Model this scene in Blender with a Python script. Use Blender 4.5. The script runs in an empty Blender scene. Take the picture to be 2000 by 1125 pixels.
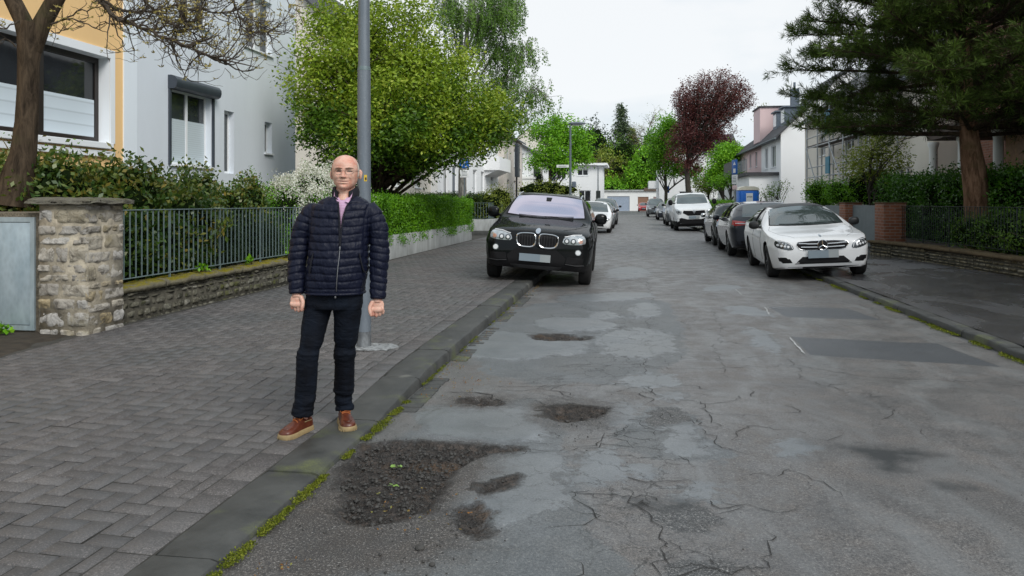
import bpy, bmesh, math, random
import numpy as np
from mathutils import Vector, Matrix, Quaternion
from mathutils.bvhtree import BVHTree
from mathutils import noise as mnoise
C = bpy.context.scene.collection
PI = math.pi
# ---------------------------------------------------------------- camera model (metres; Y runs along the street)
F = 1500.0; HY = 395.0; CH = 1.47; TH = math.atan(225/1500)
CT, ST = math.cos(TH), math.sin(TH)
def XY(px, D):
    xc = (px-1000)/F*D
    return (xc*CT - D*ST, xc*ST + D*CT)
def P3(px, py, D):
    x, y = XY(px, D); return (x, y, CH-(py-HY)/F*D)
def G(px, py, z=0.0):
    D = F*(CH-z)/(py-HY); return XY(px, D)
def DX(X, px):                       # depth at which the line x = X is met by column px
    return X*F/(CT*(px-1225))
def YX(X, px):                       # street distance of that point
    return XY(px, DX(X, px))[1]
# ---------------------------------------------------------------- tags
def tag(o, label=None, cat=None, group=None, kind=None):
    if label: o['label'] = label
    if cat: o['category'] = cat
    if group: o['group'] = group
    if kind: o['kind'] = kind
    return o
def thing(name, label, cat, loc=(0,0,0), rz=0.0, group=None):
    o = bpy.data.objects.new(name, None); C.objects.link(o)
    o.location = loc; o.rotation_euler = (0,0,rz); o.empty_display_size = .2
    return tag(o, label, cat, group)
def dup(o, parent=None):
    c = o.copy(); C.objects.link(c)
    if parent: c.parent = parent
    for ch in [q for q in o.children]:
        dup(ch, c)
    return c
def obj_np(name, V, Fc, mats, parent=None, origin=None, smooth=False, mi=None, rnd=None):
    """V (n,3) array, Fc list of faces or (m,k) array."""
    V = np.asarray(V, dtype=np.float64).reshape(-1,3)
    if origin is not None: V = V - np.asarray(origin, dtype=float)
    me = bpy.data.meshes.new(name)
    if isinstance(Fc, np.ndarray):
        m, k = Fc.shape
        me.vertices.add(len(V)); me.vertices.foreach_set('co', V.astype(np.float32).ravel())
        me.loops.add(m*k); me.loops.foreach_set('vertex_index', Fc.astype(np.int32).ravel())
        me.polygons.add(m); me.polygons.foreach_set('loop_start', np.arange(0,m*k,k,dtype=np.int32))
        me.update(calc_edges=True)
    else:
        me.from_pydata([tuple(v) for v in V], [], Fc); me.update()
    if not isinstance(mats, (list,tuple)): mats = [mats]
    for m_ in mats: me.materials.append(m_)
    if mi is not None: me.polygons.foreach_set('material_index', np.asarray(mi,dtype=np.int32))
    if smooth: me.polygons.foreach_set('use_smooth', np.ones(len(me.polygons),dtype=bool))
    if rnd is not None:
        a = me.attributes.new('rnd','FLOAT','FACE'); a.data.foreach_set('value', np.asarray(rnd,dtype=np.float32))
    o = bpy.data.objects.new(name, me); C.objects.link(o)
    if parent is not None: o.parent = parent
    elif origin is not None: o.location = tuple(origin)
    return o
class MB:
    def __init__(s): s.v=[]; s.f=[]; s.m=[]; s.r=[]
    def add(s, vs, fs, m=0, r=0.0):
        b=len(s.v); s.v.extend([tuple(v) for v in vs]); s.f.extend([tuple(b+i for i in f) for f in fs])
        s.m.extend([m]*len(fs)); s.r.extend([r]*len(fs)); return s
    def box(s, x0,y0,z0,x1,y1,z1, m=0, r=0.0, bv=0.0, M=None):
        if bv<=0:
            vs=[(x,y,z) for x in (x0,x1) for y in (y0,y1) for z in (z0,z1)]
            fs=[(0,1,3,2),(4,6,7,5),(0,4,5,1),(2,3,7,6),(0,2,6,4),(1,5,7,3)]
        else:
            b=min(bv,(x1-x0)*.49,(y1-y0)*.49,(z1-z0)*.49)
            bm=bmesh.new(); bmesh.ops.create_cube(bm,size=1)
            for v in bm.verts: v.co=Vector(((x0+x1)/2+v.co.x*(x1-x0),(y0+y1)/2+v.co.y*(y1-y0),(z0+z1)/2+v.co.z*(z1-z0)))
            bmesh.ops.bevel(bm,geom=list(bm.edges),offset=b,segments=2,affect='EDGES',profile=.5)
            bm.verts.index_update(); vs=[tuple(v.co) for v in bm.verts]; fs=[tuple(v.index for v in f.verts) for f in bm.faces]; bm.free()
        if M is not None: vs=[tuple(M@Vector(v)) for v in vs]
        return s.add(vs,fs,m,r)
    def tube(s, pts, rad, seg=8, m=0, cap=True, r=0.0):
        pts=[Vector(p) for p in pts]; n=len(pts)
        if not isinstance(rad,(list,tuple,np.ndarray)): rad=[rad]*n
        vs=[]; fs=[]; up=None
        for i,p in enumerate(pts):
            t=(pts[min(i+1,n-1)]-pts[max(i-1,0)])
            t = t.normalized() if t.length>1e-9 else Vector((0,0,1))
            if up is None:
                up=Vector((0,0,1)) if abs(t.z)<.9 else Vector((1,0,0))
            a=t.cross(up)
            if a.length<1e-6: up=Vector((1,0,0)) if abs(t.x)<.9 else Vector((0,1,0)); a=t.cross(up)
            a.normalize(); b=t.cross(a).normalized(); up=-b if False else a.cross(t)
            for k in range(seg):
                w=2*PI*k/seg; vs.append(p+(a*math.cos(w)+b*math.sin(w))*rad[i])
        for i in range(n-1):
            for k in range(seg):
                k2=(k+1)%seg; fs.append((i*seg+k,(i+1)*seg+k,(i+1)*seg+k2,i*seg+k2))
        if cap: fs.append(tuple(range(seg))); fs.append(tuple((n-1)*seg+k for k in reversed(range(seg))))
        return s.add(vs,fs,m,r)
    def lathe(s, prof, c=(0,0,0), axis='z', seg=24, m=0, cap=True):
        vs=[]; fs=[]; n=len(prof)
        for (r_,h) in prof:
            for k in range(seg):
                w=2*PI*k/seg; a,b=r_*math.cos(w),r_*math.sin(w)
                if axis=='z': q=(a,b,h)
                elif axis=='x': q=(h,a,b)
                else: q=(a,h,b)
                vs.append((c[0]+q[0],c[1]+q[1],c[2]+q[2]))
        for i in range(n-1):
            for k in range(seg):
                k2=(k+1)%seg; fs.append((i*seg+k,i*seg+k2,(i+1)*seg+k2,(i+1)*seg+k))
        if cap: fs.append(tuple(reversed(range(seg)))); fs.append(tuple((n-1)*seg+k for k in range(seg)))
        return s.add(vs,fs,m)
    def prism(s, poly, ext, m=0):
        """poly: list of 3d points (planar), ext: vector"""
        n=len(poly); e=Vector(ext); vs=[Vector(p) for p in poly]+[Vector(p)+e for p in poly]
        fs=[tuple(range(n)),tuple(reversed(range(n,2*n)))]+[(i,i+n,(i+1)%n+n,(i+1)%n) for i in range(n)]
        return s.add(vs,fs,m)
    def build(s, name, mats, parent=None, origin=None, smooth=False, rnd=False, fixn=True):
        o=obj_np(name,s.v,s.f,mats,parent,origin,smooth,mi=s.m,rnd=s.r if rnd else None)
        if fixn:
            bm=bmesh.new(); bm.from_mesh(o.data); bmesh.ops.recalc_face_normals(bm,faces=bm.faces); bm.to_mesh(o.data); bm.free()
        if smooth=='auto' or smooth is True:
            try: o.data.set_sharp_from_angle(angle=math.radians(38))
            except Exception: pass
        return o
def fbm(x,y,z=0,oct=4,seed=0):
    return mnoise.fractal(Vector((x+seed*17.3,y-seed*9.1,z+seed*3.7)),1.0,2.0,oct,noise_basis='PERLIN_ORIGINAL')
def fbm_np(X,Y,seed=0,oct=4,scale=1.0):
    """cheap vectorised value noise in 2D"""
    rs=np.random.RandomState(seed); T=rs.rand(256,256)*2-1
    out=np.zeros_like(X,dtype=float); a=1.0; s=scale; tot=0
    for o in range(oct):
        x=X*s+o*31.7; y=Y*s+o*17.1; xi=np.floor(x).astype(int); yi=np.floor(y).astype(int)
        fx=x-xi; fy=y-yi; fx=fx*fx*(3-2*fx); fy=fy*fy*(3-2*fy)
        g=lambda i,j: T[i&255,j&255]
        out+=a*((g(xi,yi)*(1-fx)+g(xi+1,yi)*fx)*(1-fy)+(g(xi,yi+1)*(1-fx)+g(xi+1,yi+1)*fx)*fy)
        tot+=a; a*=.5; s*=2.03
    return out/tot
def smooth_poly(pts,it=2):
    """Chaikin closed"""
    for _ in range(it):
        q=[]
        for i in range(len(pts)):
            a=pts[i]; b=pts[(i+1)%len(pts)]
            q.append((a[0]*.75+b[0]*.25,a[1]*.75+b[1]*.25)); q.append((a[0]*.25+b[0]*.75,a[1]*.25+b[1]*.75))
        pts=q
    return pts
def interp(x, xs, ys): return float(np.interp(x,xs,ys))
# ---------------------------------------------------------------- materials
class NT:
    def __init__(s,name):
        s.m=bpy.data.materials.new(name); s.m.use_nodes=True; s.t=s.m.node_tree; s.n=s.t.nodes; s.l=s.t.links
        s.b=s.n['Principled BSDF']
    def new(s,ty,**kw):
        n=s.n.new(ty)
        for k,v in kw.items():
            if k=='inp':
                for a,b in v.items():
                    if isinstance(b,tuple) and len(b)==2 and hasattr(b[0],'bl_idname'): s.l.new(b[0].outputs[b[1]],n.inputs[a])
                    elif hasattr(b,'is_output'): s.l.new(b,n.inputs[a])
                    else: n.inputs[a].default_value=b
            else: setattr(n,k,v)
        return n
    def coord(s,kind='Object'):
        if not hasattr(s,'_tc'): s._tc=s.new('ShaderNodeTexCoord')
        return s._tc.outputs[kind]
    def pos(s):
        if not hasattr(s,'_g'): s._g=s.new('ShaderNodeNewGeometry')
        return s._g.outputs['Position']
    def noise(s,scale,detail=4,rough=.55,vec=None,dist=0,out='Fac'):
        n=s.new('ShaderNodeTexNoise'); n.inputs['Scale'].default_value=scale; n.inputs['Detail'].default_value=detail
        n.inputs['Roughness'].default_value=rough; n.inputs['Distortion'].default_value=dist
        s.l.new(vec if vec is not None else s.coord(),n.inputs['Vector']); return n.outputs[out]
    def vor(s,scale,vec=None,feature='F1',out='Distance'):
        n=s.new('ShaderNodeTexVoronoi'); n.feature=feature; n.inputs['Scale'].default_value=scale
        s.l.new(vec if vec is not None else s.coord(),n.inputs['Vector']); return n.outputs[out]
    def map(s,vec,scale=(1,1,1),loc=(0,0,0)):
        n=s.new('ShaderNodeMapping'); n.inputs['Scale'].default_value=scale; n.inputs['Location'].default_value=loc; s.l.new(vec,n.inputs['Vector']); return n.outputs[0]
    def ramp(s,fac,stops):
        n=s.new('ShaderNodeValToRGB'); s.l.new(fac,n.inputs[0]); e=n.color_ramp.elements
        while len(e)<len(stops): e.new(.5)
        for i,(p,c) in enumerate(stops):
            e[i].position=p; e[i].color=(c,c,c,1) if isinstance(c,(int,float)) else (*c,1)
        return n.outputs['Color']
    def mix(s,fac,a,b,blend='MIX'):
        n=s.new('ShaderNodeMix'); n.data_type='RGBA'; n.blend_type=blend
        for i,v in ((0,fac),(6,a),(7,b)):
            if hasattr(v,'is_output'): s.l.new(v,n.inputs[i])
            elif i==0: n.inputs[i].default_value=v
            else: n.inputs[i].default_value=(*v,1) if not isinstance(v,(int,float)) else (v,v,v,1)
        return n.outputs[2]
    def math(s,op,a,b=0.0,clamp=False):
        n=s.new('ShaderNodeMath'); n.operation=op; n.use_clamp=clamp
        for i,v in enumerate((a,b)):
            if hasattr(v,'is_output'): s.l.new(v,n.inputs[i])
            else: n.inputs[i].default_value=v
        return n.outputs[0]
    def attr(s,name,out='Fac'):
        n=s.new('ShaderNodeAttribute'); n.attribute_name=name; return n.outputs[out]
    def bump(s,h,strength=.3,dist=.01,prev=None):
        n=s.new('ShaderNodeBump'); n.inputs['Strength'].default_value=strength; n.inputs['Distance'].default_value=dist
        s.l.new(h,n.inputs['Height'])
        if prev is not None: s.l.new(prev,n.inputs['Normal'])
        s.l.new(n.outputs[0],s.b.inputs['Normal']); return n.outputs[0]
    def set(s,**kw):
        nm={'color':'Base Color','rough':'Roughness','metal':'Metallic','spec':'Specular IOR Level','ior':'IOR','coat':'Coat Weight','coatr':'Coat Roughness','trans':'Transmission Weight','sss':'Subsurface Weight','emis':'Emission Color','emit':'Emission Strength','alpha':'Alpha'}
        for k,v in kw.items():
            i=s.b.inputs[nm[k]]
            if hasattr(v,'is_output'): s.l.new(v,i)
            elif isinstance(v,(tuple,list)): i.default_value=(*v,1) if len(v)==3 else v
            else: i.default_value=v
        return s
def plain(name,col,rough=.6,metal=0,var=.12,scale=6,bump=0,bscale=60,**kw):
    t=NT(name); c=col
    if var>0:
        n=t.noise(scale,5,.6); lo=tuple(max(0,x*(1-var)) for x in col); hi=tuple(min(1,x*(1+var)) for x in col)
        c=t.ramp(n,[(.3,lo),(.7,hi)])
    t.set(color=c,rough=rough,metal=metal,**kw)
    if bump: t.bump(t.noise(bscale,4,.6),bump,.01)
    return t.m
def leafmat(name,stops,rough=.5,spec=.35,trans=.25):
    """stops over per-leaf random value + clump noise"""
    t=NT(name); r=t.attr('rnd'); n=t.noise(1.7,3,.6)
    f=t.math('ADD',t.math('MULTIPLY',r,.6),t.math('MULTIPLY',n,.5))
    c=t.ramp(f,stops); t.set(color=c,rough=rough,spec=spec)
    tr=t.new('ShaderNodeBsdfTranslucent'); t.l.new(t.mix(1.0,c,(1.0,1.0,.55),'MULTIPLY'),tr.inputs[0])
    ms=t.new('ShaderNodeMixShader'); ms.inputs[0].default_value=trans
    t.l.new(t.b.outputs[0],ms.inputs[1]); t.l.new(tr.outputs[0],ms.inputs[2])
    t.l.new(ms.outputs[0],t.n['Material Output'].inputs[0]); return t.m
def stucco(name,col,stain=.12):
    t=NT(name); n=t.noise(.7,5,.6,vec=t.map(t.coord(),(1,1,.35))); n2=t.noise(90,3,.6)
    c=t.mix(t.ramp(n,[(.35,0.0),(.75,1.0)]),col,tuple(x*(1-stain) for x in col))
    t.set(color=c,rough=.9,spec=.2); t.bump(n2,.5,.004); return t.m
def bark(name,lo,hi,sc=14):
    t=NT(name); v=t.map(t.coord(),(1,1,.22)); n=t.noise(sc,6,.7,vec=v,dist=.6); n2=t.noise(2.5,3)
    c=t.ramp(n,[(.35,lo),(.62,hi)]); c=t.mix(t.ramp(n2,[(.55,0.0),(.72,.45)]),c,(.05,.06,.02))
    t.set(color=c,rough=.92,spec=.15); t.bump(n,1.0,.02); return t.m
def brickmat(name,c1,c2,mortar,sc=1.0,rot=False):
    t=NT(name); vec=t.coord()
    sp=t.new('ShaderNodeSeparateXYZ'); t.l.new(vec,sp.inputs[0]); cb=t.new('ShaderNodeCombineXYZ')
    t.l.new(t.math('ADD',sp.outputs[0],sp.outputs[1]),cb.inputs[0]); t.l.new(sp.outputs[2],cb.inputs[1])
    b=t.new('ShaderNodeTexBrick'); t.l.new(cb.outputs[0],b.inputs['Vector'])
    b.inputs['Scale'].default_value=1/sc; b.inputs['Brick Width'].default_value=.25; b.inputs['Row Height'].default_value=.08; b.inputs['Mortar Size'].default_value=.008
    b.inputs['Color1'].default_value=(*c1,1); b.inputs['Color2'].default_value=(*c2,1); b.inputs['Mortar'].default_value=(*mortar,1)
    n=t.noise(5,5,.7); t.set(color=t.mix(.5,b.outputs['Color'],t.ramp(n,[(.3,.3),(.7,.9)]),'MULTIPLY'),rough=.9)
    t.bump(b.outputs['Fac'],-.6,.01); return t.m
M={}
M['stone']=None
def mk_stone():
    t=NT('rubble_stone'); r=t.attr('rnd'); n=t.noise(9,6,.7,dist=.8); n2=t.noise(2.2,4,.6); n3=t.noise(45,4,.7)
    c=t.ramp(r,[(0,(.36,.32,.24)),(.25,(.44,.41,.36)),(.5,(.32,.30,.27)),(.75,(.50,.49,.47)),(1,(.36,.29,.17))])
    c=t.mix(t.ramp(n,[(.36,.85),(.5,0.0)]),c,(.10,.09,.075)); c=t.mix(t.ramp(n2,[(.55,0.0),(.7,.75)]),c,(.17,.14,.06))
    c=t.mix(t.ramp(n3,[(.6,0.0),(.72,.6)]),c,(.5,.5,.47))
    t.set(color=c,rough=.95,spec=.15); t.bump(t.math('ADD',n,t.math('MULTIPLY',n3,.4)),.9,.03); return t.m
M['stone']=mk_stone()
def mk_wallstone():
    t=NT('mossy_wall_stone'); r=t.attr('rnd'); n=t.noise(7,6,.7,dist=.8); n3=t.noise(28,4,.7)
    c=t.ramp(r,[(0,(.13,.12,.09)),(.35,(.2,.19,.15)),(.7,(.10,.095,.075)),(1,(.27,.26,.22))])
    c=t.mix(t.ramp(n,[(.38,.95),(.6,0.0)]),c,(.035,.035,.025)); c=t.mix(t.ramp(n3,[(.6,0.0),(.72,.85)]),c,(.42,.41,.37))
    c=t.mix(t.ramp(t.noise(3,3),[(.56,0.0),(.7,.6)]),c,(.09,.10,.02))
    t.set(color=c,rough=.95,spec=.15); t.bump(n,.9,.03); return t.m
M['wstone']=mk_wallstone()
def mk_rwallstone():
    t=NT('buff_wall_stone'); r=t.attr('rnd'); n=t.noise(7,6,.7,dist=.8); n3=t.noise(28,4,.7)
    c=t.ramp(r,[(0,(.20,.17,.10)),(.35,(.30,.27,.19)),(.7,(.17,.15,.10)),(1,(.36,.33,.25))])
    c=t.mix(t.ramp(n,[(.38,.95),(.6,0.0)]),c,(.05,.045,.03)); c=t.mix(t.ramp(n3,[(.62,0.0),(.74,.6)]),c,(.45,.43,.36))
    t.set(color=c,rough=.95,spec=.15); t.bump(n,.9,.03); return t.m
M['rwstone']=mk_rwallstone()
def mk_cap(name,base,moss,amt):
    t=NT(name); n=t.noise(6,6,.7); n2=t.noise(30,4,.7); g=t.new('ShaderNodeNewGeometry'); sp=t.new('ShaderNodeSeparateXYZ'); t.l.new(g.outputs['Normal'],sp.inputs[0])
    c=t.ramp(n,[(.3,tuple(x*.5 for x in base)),(.7,base)])
    f=t.math('MULTIPLY',t.ramp(sp.outputs[2],[(.25,0.12),(.75,1.0)]),t.ramp(t.math('ADD',t.math('MULTIPLY',n,.7),t.math('MULTIPLY',n2,.3)),[(amt,0.0),(amt+.09,1.0)]))
    c=t.mix(f,c,t.ramp(n2,[(.3,tuple(x*.45 for x in moss)),(.7,moss)])); t.set(color=c,rough=.95,spec=.1); t.bump(n2,1.0,.02); return t.m
M['capmoss']=mk_cap('mossy_cap_stone',(.26,.24,.18),(.26,.22,.02),.42)
M['capstone']=mk_cap('grey_cap_stone',(.19,.18,.15),(.10,.10,.03),.52)
M['rcap']=mk_cap('brown_cap_stone',(.17,.13,.08),(.10,.10,.02),.55)
M['mortar']=plain('mortar',(.36,.32,.25),.95,var=.45,scale=9,bump=.8,bscale=50)
M['dmortar']=plain('dark_mortar',(.07,.065,.05),.95,var=.4,scale=12,bump=.8,bscale=50)
def mk_conc():
    t=NT('weathered_concrete'); v=t.map(t.coord(),(1,1,.25)); n=t.noise(3,6,.7,vec=v); n2=t.noise(60,3)
    c=t.ramp(n,[(.25,(.20,.21,.20)),(.6,(.42,.44,.44)),(.8,(.5,.52,.52))]); t.set(color=c,rough=.9,spec=.2); t.bump(n2,.4,.005); return t.m
M['concrete']=mk_conc()
def mk_kerb():
    t=NT('kerb_stone'); n=t.noise(4,6,.7); n2=t.noise(120,3,.7); n3=t.noise(1.6,4,.6)
    c=t.ramp(n,[(.3,(.032,.034,.033)),(.65,(.078,.080,.077))]); c=t.mix(t.math('MULTIPLY',t.ramp(n3,[(.55,0.0),(.66,1.0)]),t.ramp(n2,[(.4,.2),(.6,.9)])),c,(.14,.16,.06))
    c=t.mix(t.ramp(t.noise(3.1,2,.5,vec=t.map(t.coord(),(1,1,1),(9,3,0))),[(.70,0.0),(.74,.35)]),c,(.25,.25,.22))
    t.set(color=c,rough=t.ramp(n,[(.3,.55),(.7,.8)]),spec=.4); t.bump(n2,.5,.004); return t.m
M['kerb']=mk_kerb()
def mk_paver():
    t=NT('concrete_paver'); r=t.attr('rnd'); n=t.noise(120,3,.8); n2=t.noise(.9,5,.6); n3=t.noise(7,5,.7)
    c=t.ramp(r,[(0,(.080,.074,.074)),(.5,(.112,.104,.102)),(1,(.155,.144,.140))])
    c=t.mix(t.ramp(n,[(.40,.7),(.52,0.0)]),c,(.04,.038,.037)); c=t.mix(t.ramp(n,[(.58,0.0),(.68,.8)]),c,(.36,.33,.32))
    c=t.mix(t.ramp(n2,[(.38,.65),(.58,0.0)]),c,(.085,.087,.09)); c=t.mix(t.ramp(n3,[(.6,0.0),(.72,.3)]),c,(.07,.07,.065))
    t.set(color=c,rough=t.ramp(n2,[(.35,.42),(.6,.75)]),spec=.4); t.bump(n,.5,.004); return t.m
M['paver']=mk_paver()
M['joint']=plain('sand_joint',(.045,.043,.038),.95,var=.4,scale=9,bump=.5,bscale=150)
def mk_asphalt(name,lo,hi,brown,agg=.5,wet=.5,rbase=.62):
    t=NT(name); p=t.coord(); n=t.noise(1.1,6,.65,vec=p,dist=.4); n2=t.noise(3.6,5,.7,vec=p); g=t.noise(150,2,.8,vec=p); g2=t.noise(420,1,.5,vec=p)
    c=t.ramp(n,[(.3,lo),(.5,tuple((a+b)/2 for a,b in zip(lo,hi))),(.7,hi)])
    c=t.mix(t.ramp(n2,[(.45,0.0),(.65,.55)]),c,brown)
    gr=t.math('ADD',t.math('MULTIPLY',g,.6),t.math('MULTIPLY',g2,.4))
    c=t.mix(t.ramp(gr,[(.36,agg*1.5),(.5,0.0)]),c,(.03,.03,.032)); c=t.mix(t.ramp(gr,[(.58,0.0),(.68,agg)]),c,(.42,.41,.39))
    w=t.ramp(t.noise(.8,5,.6,vec=t.map(p,(1,.6,1),(3,8,0)),dist=.6),[(.45,0.0),(.58,1.0)])
    t.set(color=c,rough=t.mix(w,rbase+.12,rbase-wet*.5),spec=.5)
    t.bump(gr,.55,.006); return t
M['asphalt']=mk_asphalt('worn_asphalt',(.095,.098,.102),(.165,.165,.165),(.155,.135,.12)).m
M['asphalt_patch']=mk_asphalt('dark_asphalt_patch',(.075,.08,.088),(.105,.11,.12),(.09,.09,.092),.3,.6,.5).m
M['asphalt_light']=mk_asphalt('worn_surface_sheen',(.15,.163,.175),(.215,.23,.243),(.19,.195,.2),.3,.7,.48).m  # remaining smooth layer, its pale blue-grey imitating the sheen of wet
M['asphalt_mid']=mk_asphalt('grey_worn_surface',(.11,.118,.122),(.155,.165,.17),(.13,.135,.135),.6,.5,.5).m
M['asphalt_brown']=mk_asphalt('brown_worn_surface',(.11,.1,.09),(.16,.145,.13),(.13,.11,.09),.5,.2,.7).m
M['asphalt_walk']=mk_asphalt('wet_footway_asphalt',(.055,.056,.06),(.10,.10,.105),(.08,.075,.07),.25,1.0,.30).m
def mk_gravel():
    t=NT('broken_asphalt'); n=t.noise(16,6,.75); v=t.vor(70); 
    c=t.ramp(n,[(.3,(.016,.015,.014)),(.55,(.045,.039,.034)),(.8,(.11,.09,.07))]); c=t.mix(t.ramp(t.noise(2.7,4),[(.58,0.0),(.72,.6)]),c,(.13,.075,.035))
    t.set(color=c,rough=.8,spec=.4); t.bump(t.math('ADD',v,n),1.0,.02); return t.m
M['gravel']=mk_gravel()
M['stonebit']=plain('loose_chipping',(.05,.048,.045),.8,var=.5,scale=30)
M['crack']=plain('road_crack',(.03,.029,.028),.95,var=.3)
M['tar']=plain('tar_stain',(.035,.036,.038),.6,var=.4,scale=20,bump=.6,bscale=120)
M['chalk']=plain('pale_line',(.38,.39,.39),.85,var=.25,scale=20)
M['soil']=plain('garden_soil',(.035,.028,.02),.95,var=.4,scale=8,bump=.8,bscale=40)
M['grass']=plain('lawn',(.05,.085,.02),.95,var=.4,scale=3,bump=.6,bscale=60)
M['moss']=leafmat('moss_blade',[(.2,(.045,.06,.008)),(.5,(.11,.14,.014)),(.8,(.22,.24,.035))],.8,.1,.15)
M['litter']=leafmat('dry_litter',[(.2,(.13,.06,.02)),(.5,(.28,.14,.045)),(.8,(.2,.2,.06))],.8,.2,.1)
# foliage
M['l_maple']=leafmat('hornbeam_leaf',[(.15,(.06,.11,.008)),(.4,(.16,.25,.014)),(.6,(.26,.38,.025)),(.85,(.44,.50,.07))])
M['l_mapled']=leafmat('hornbeam_leaf_low',[(.15,(.016,.05,.004)),(.5,(.06,.14,.008)),(.85,(.16,.28,.02))])  # darker green leaf colours, used low in the crown
M['l_birch']=leafmat('birch_leaf',[(.2,(.06,.14,.02)),(.5,(.12,.24,.035)),(.8,(.22,.37,.07))])
M['l_hedge']=leafmat('hedge_leaf',[(.2,(.03,.10,.003)),(.5,(.08,.23,.006)),(.8,(.19,.42,.012))])
M['l_dark']=leafmat('laurel_leaf',[(.2,(.010,.032,.006)),(.5,(.03,.075,.012)),(.72,(.07,.13,.02)),(.9,(.24,.24,.03))],.35,.5)
M['l_photinia']=leafmat('photinia_leaf',[(.2,(.014,.042,.008)),(.45,(.045,.10,.018)),(.66,(.12,.16,.025)),(.84,(.28,.21,.045)),(.97,(.34,.29,.06))],.38,.5)
M['l_yew']=leafmat('yew_needle',[(.2,(.01,.025,.012)),(.5,(.02,.045,.02)),(.8,(.04,.08,.03))])
M['l_rhedge']=leafmat('cherry_laurel_leaf',[(.2,(.012,.05,.004)),(.5,(.035,.12,.006)),(.8,(.09,.23,.012))],.4,.5)
M['l_rshrub']=leafmat('privet_leaf',[(.2,(.016,.045,.004)),(.5,(.045,.11,.010)),(.8,(.13,.23,.025))],.45,.4)
M['l_bright']=leafmat('spring_leaf',[(.2,(.06,.18,.008)),(.5,(.14,.36,.014)),(.8,(.28,.55,.03))])
M['l_mid']=leafmat('tree_leaf',[(.2,(.04,.10,.008)),(.5,(.09,.2,.014)),(.8,(.18,.32,.03))])
M['l_beech']=leafmat('copper_beech_leaf',[(.2,(.035,.008,.014)),(.5,(.095,.028,.03)),(.8,(.21,.075,.062))])
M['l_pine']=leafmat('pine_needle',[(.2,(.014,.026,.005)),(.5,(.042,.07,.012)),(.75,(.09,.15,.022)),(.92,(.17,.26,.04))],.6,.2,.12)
M['l_conifer']=leafmat('spruce_needle',[(.2,(.03,.06,.035)),(.5,(.07,.11,.06)),(.8,(.15,.19,.085))],.6,.2,.12)
M['l_olive']=leafmat('olive_leaf',[(.2,(.08,.11,.015)),(.5,(.17,.22,.025)),(.8,(.30,.36,.05))])
M['l_flower']=leafmat('white_blossom',[(.2,(.5,.52,.45)),(.6,(.72,.73,.68)),(.9,(.85,.85,.8))],.7,.2,.2)
M['bud']=leafmat('opening_bud',[(.2,(.20,.17,.05)),(.5,(.33,.27,.08)),(.8,(.45,.38,.14))])
M['bark_dark']=bark('dark_bark',(.022,.016,.011),(.085,.062,.042))
M['bark_pine']=bark('pine_bark',(.07,.038,.022),(.28,.17,.11),10)
M['bark_grey']=bark('grey_bark',(.04,.035,.03),(.10,.09,.075))
M['bark_birch']=bark('birch_bark',(.06,.055,.05),(.4,.39,.36),9)
M['twig']=plain('twig',(.055,.042,.03),.9,var=.3,scale=20)
M['twig_pale']=plain('pale_twig',(.15,.12,.08),.9,var=.3,scale=20)
M['twig_y']=plain('yellow_twig',(.13,.11,.03),.8,var=.3,scale=20)
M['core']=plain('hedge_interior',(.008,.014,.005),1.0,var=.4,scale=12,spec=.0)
# building
M['w_orange']=stucco('orange_render',(.90,.60,.29),.10)
M['w_grey']=stucco('pale_grey_render',(.72,.77,.83),.10)
M['w_bluewhite']=stucco('blue_white_render',(.80,.86,.92),.05)
M['w_white']=stucco('white_render',(.84,.85,.84),.10)
M['w_white2']=stucco('bright_render',(.88,.89,.90),.06)
M['w_cream']=stucco('cream_render',(.76,.71,.63),.10)
M['w_beige']=stucco('beige_render',(.66,.61,.56),.10)
M['w_pink']=stucco('pink_render',(.76,.58,.58),.08)
M['w_trim']=stucco('white_trim',(.84,.87,.90),.06)
M['roof']=plain('dark_roof_tile',(.055,.056,.062),.8,var=.3,scale=4,bump=.6,bscale=9)
M['roof_brown']=plain('brown_roof_tile',(.12,.09,.07),.85,var=.3,scale=4,bump=.6,bscale=9)
M['slate_wall']=plain('slate_cladding',(.11,.14,.18),.6,var=.25,scale=5)
M['pvc']=plain('white_window_frame',(.85,.87,.89),.35,var=.04)
M['brownframe']=plain('dark_brown_frame',(.018,.012,.010),.35,var=.2)
M['anthracite']=plain('anthracite_metal',(.045,.055,.07),.4,var=.1)
def mk_wglass(name,col,ior=1.6):
    t=NT(name); n=t.noise(1.3,3,.5); t.set(color=t.ramp(n,[(.35,tuple(x*.5 for x in col)),(.65,col)]),rough=.04,ior=ior,spec=.6); t.bump(t.noise(2.5,1),.04,.02); return t.m
M['wglass']=mk_wglass('window_glass',(.05,.06,.065))
M['wglass_d']=mk_wglass('dark_window_glass',(.022,.026,.03),1.5)
def mk_blind(name,col,per,z='z'):
    t=NT(name); sp=t.new('ShaderNodeSeparateXYZ'); t.l.new(t.coord(),sp.inputs[0])
    w=t.math('FRACT',t.math('MULTIPLY',sp.outputs[2],1/per)); c=t.ramp(w,[(0,tuple(x*.72 for x in col)),(.12,col),(.9,tuple(x*.93 for x in col)),(1,tuple(x*.72 for x in col))])
    t.set(color=c,rough=.6); t.bump(w,.4,.01); return t.m
M['blind']=mk_blind('pleated_blind',(.60,.68,.72),.05)
M['blind_big']=mk_blind('white_glass_blind',(.62,.70,.76),.22)
M['curtain']=plain('net_curtain',(.5,.53,.54),.8,var=.15,scale=8)
M['shutter']=mk_blind('grey_shutter',(.16,.18,.21),.08)
M['shutter_w']=mk_blind('white_shutter',(.66,.68,.69),.08)
M['brick']=brickmat('red_brick',(.33,.12,.06),(.24,.085,.045),(.30,.26,.22))
M['brickh']=brickmat('red_brick_wall',(.27,.10,.055),(.2,.075,.045),(.25,.2,.17))
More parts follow.
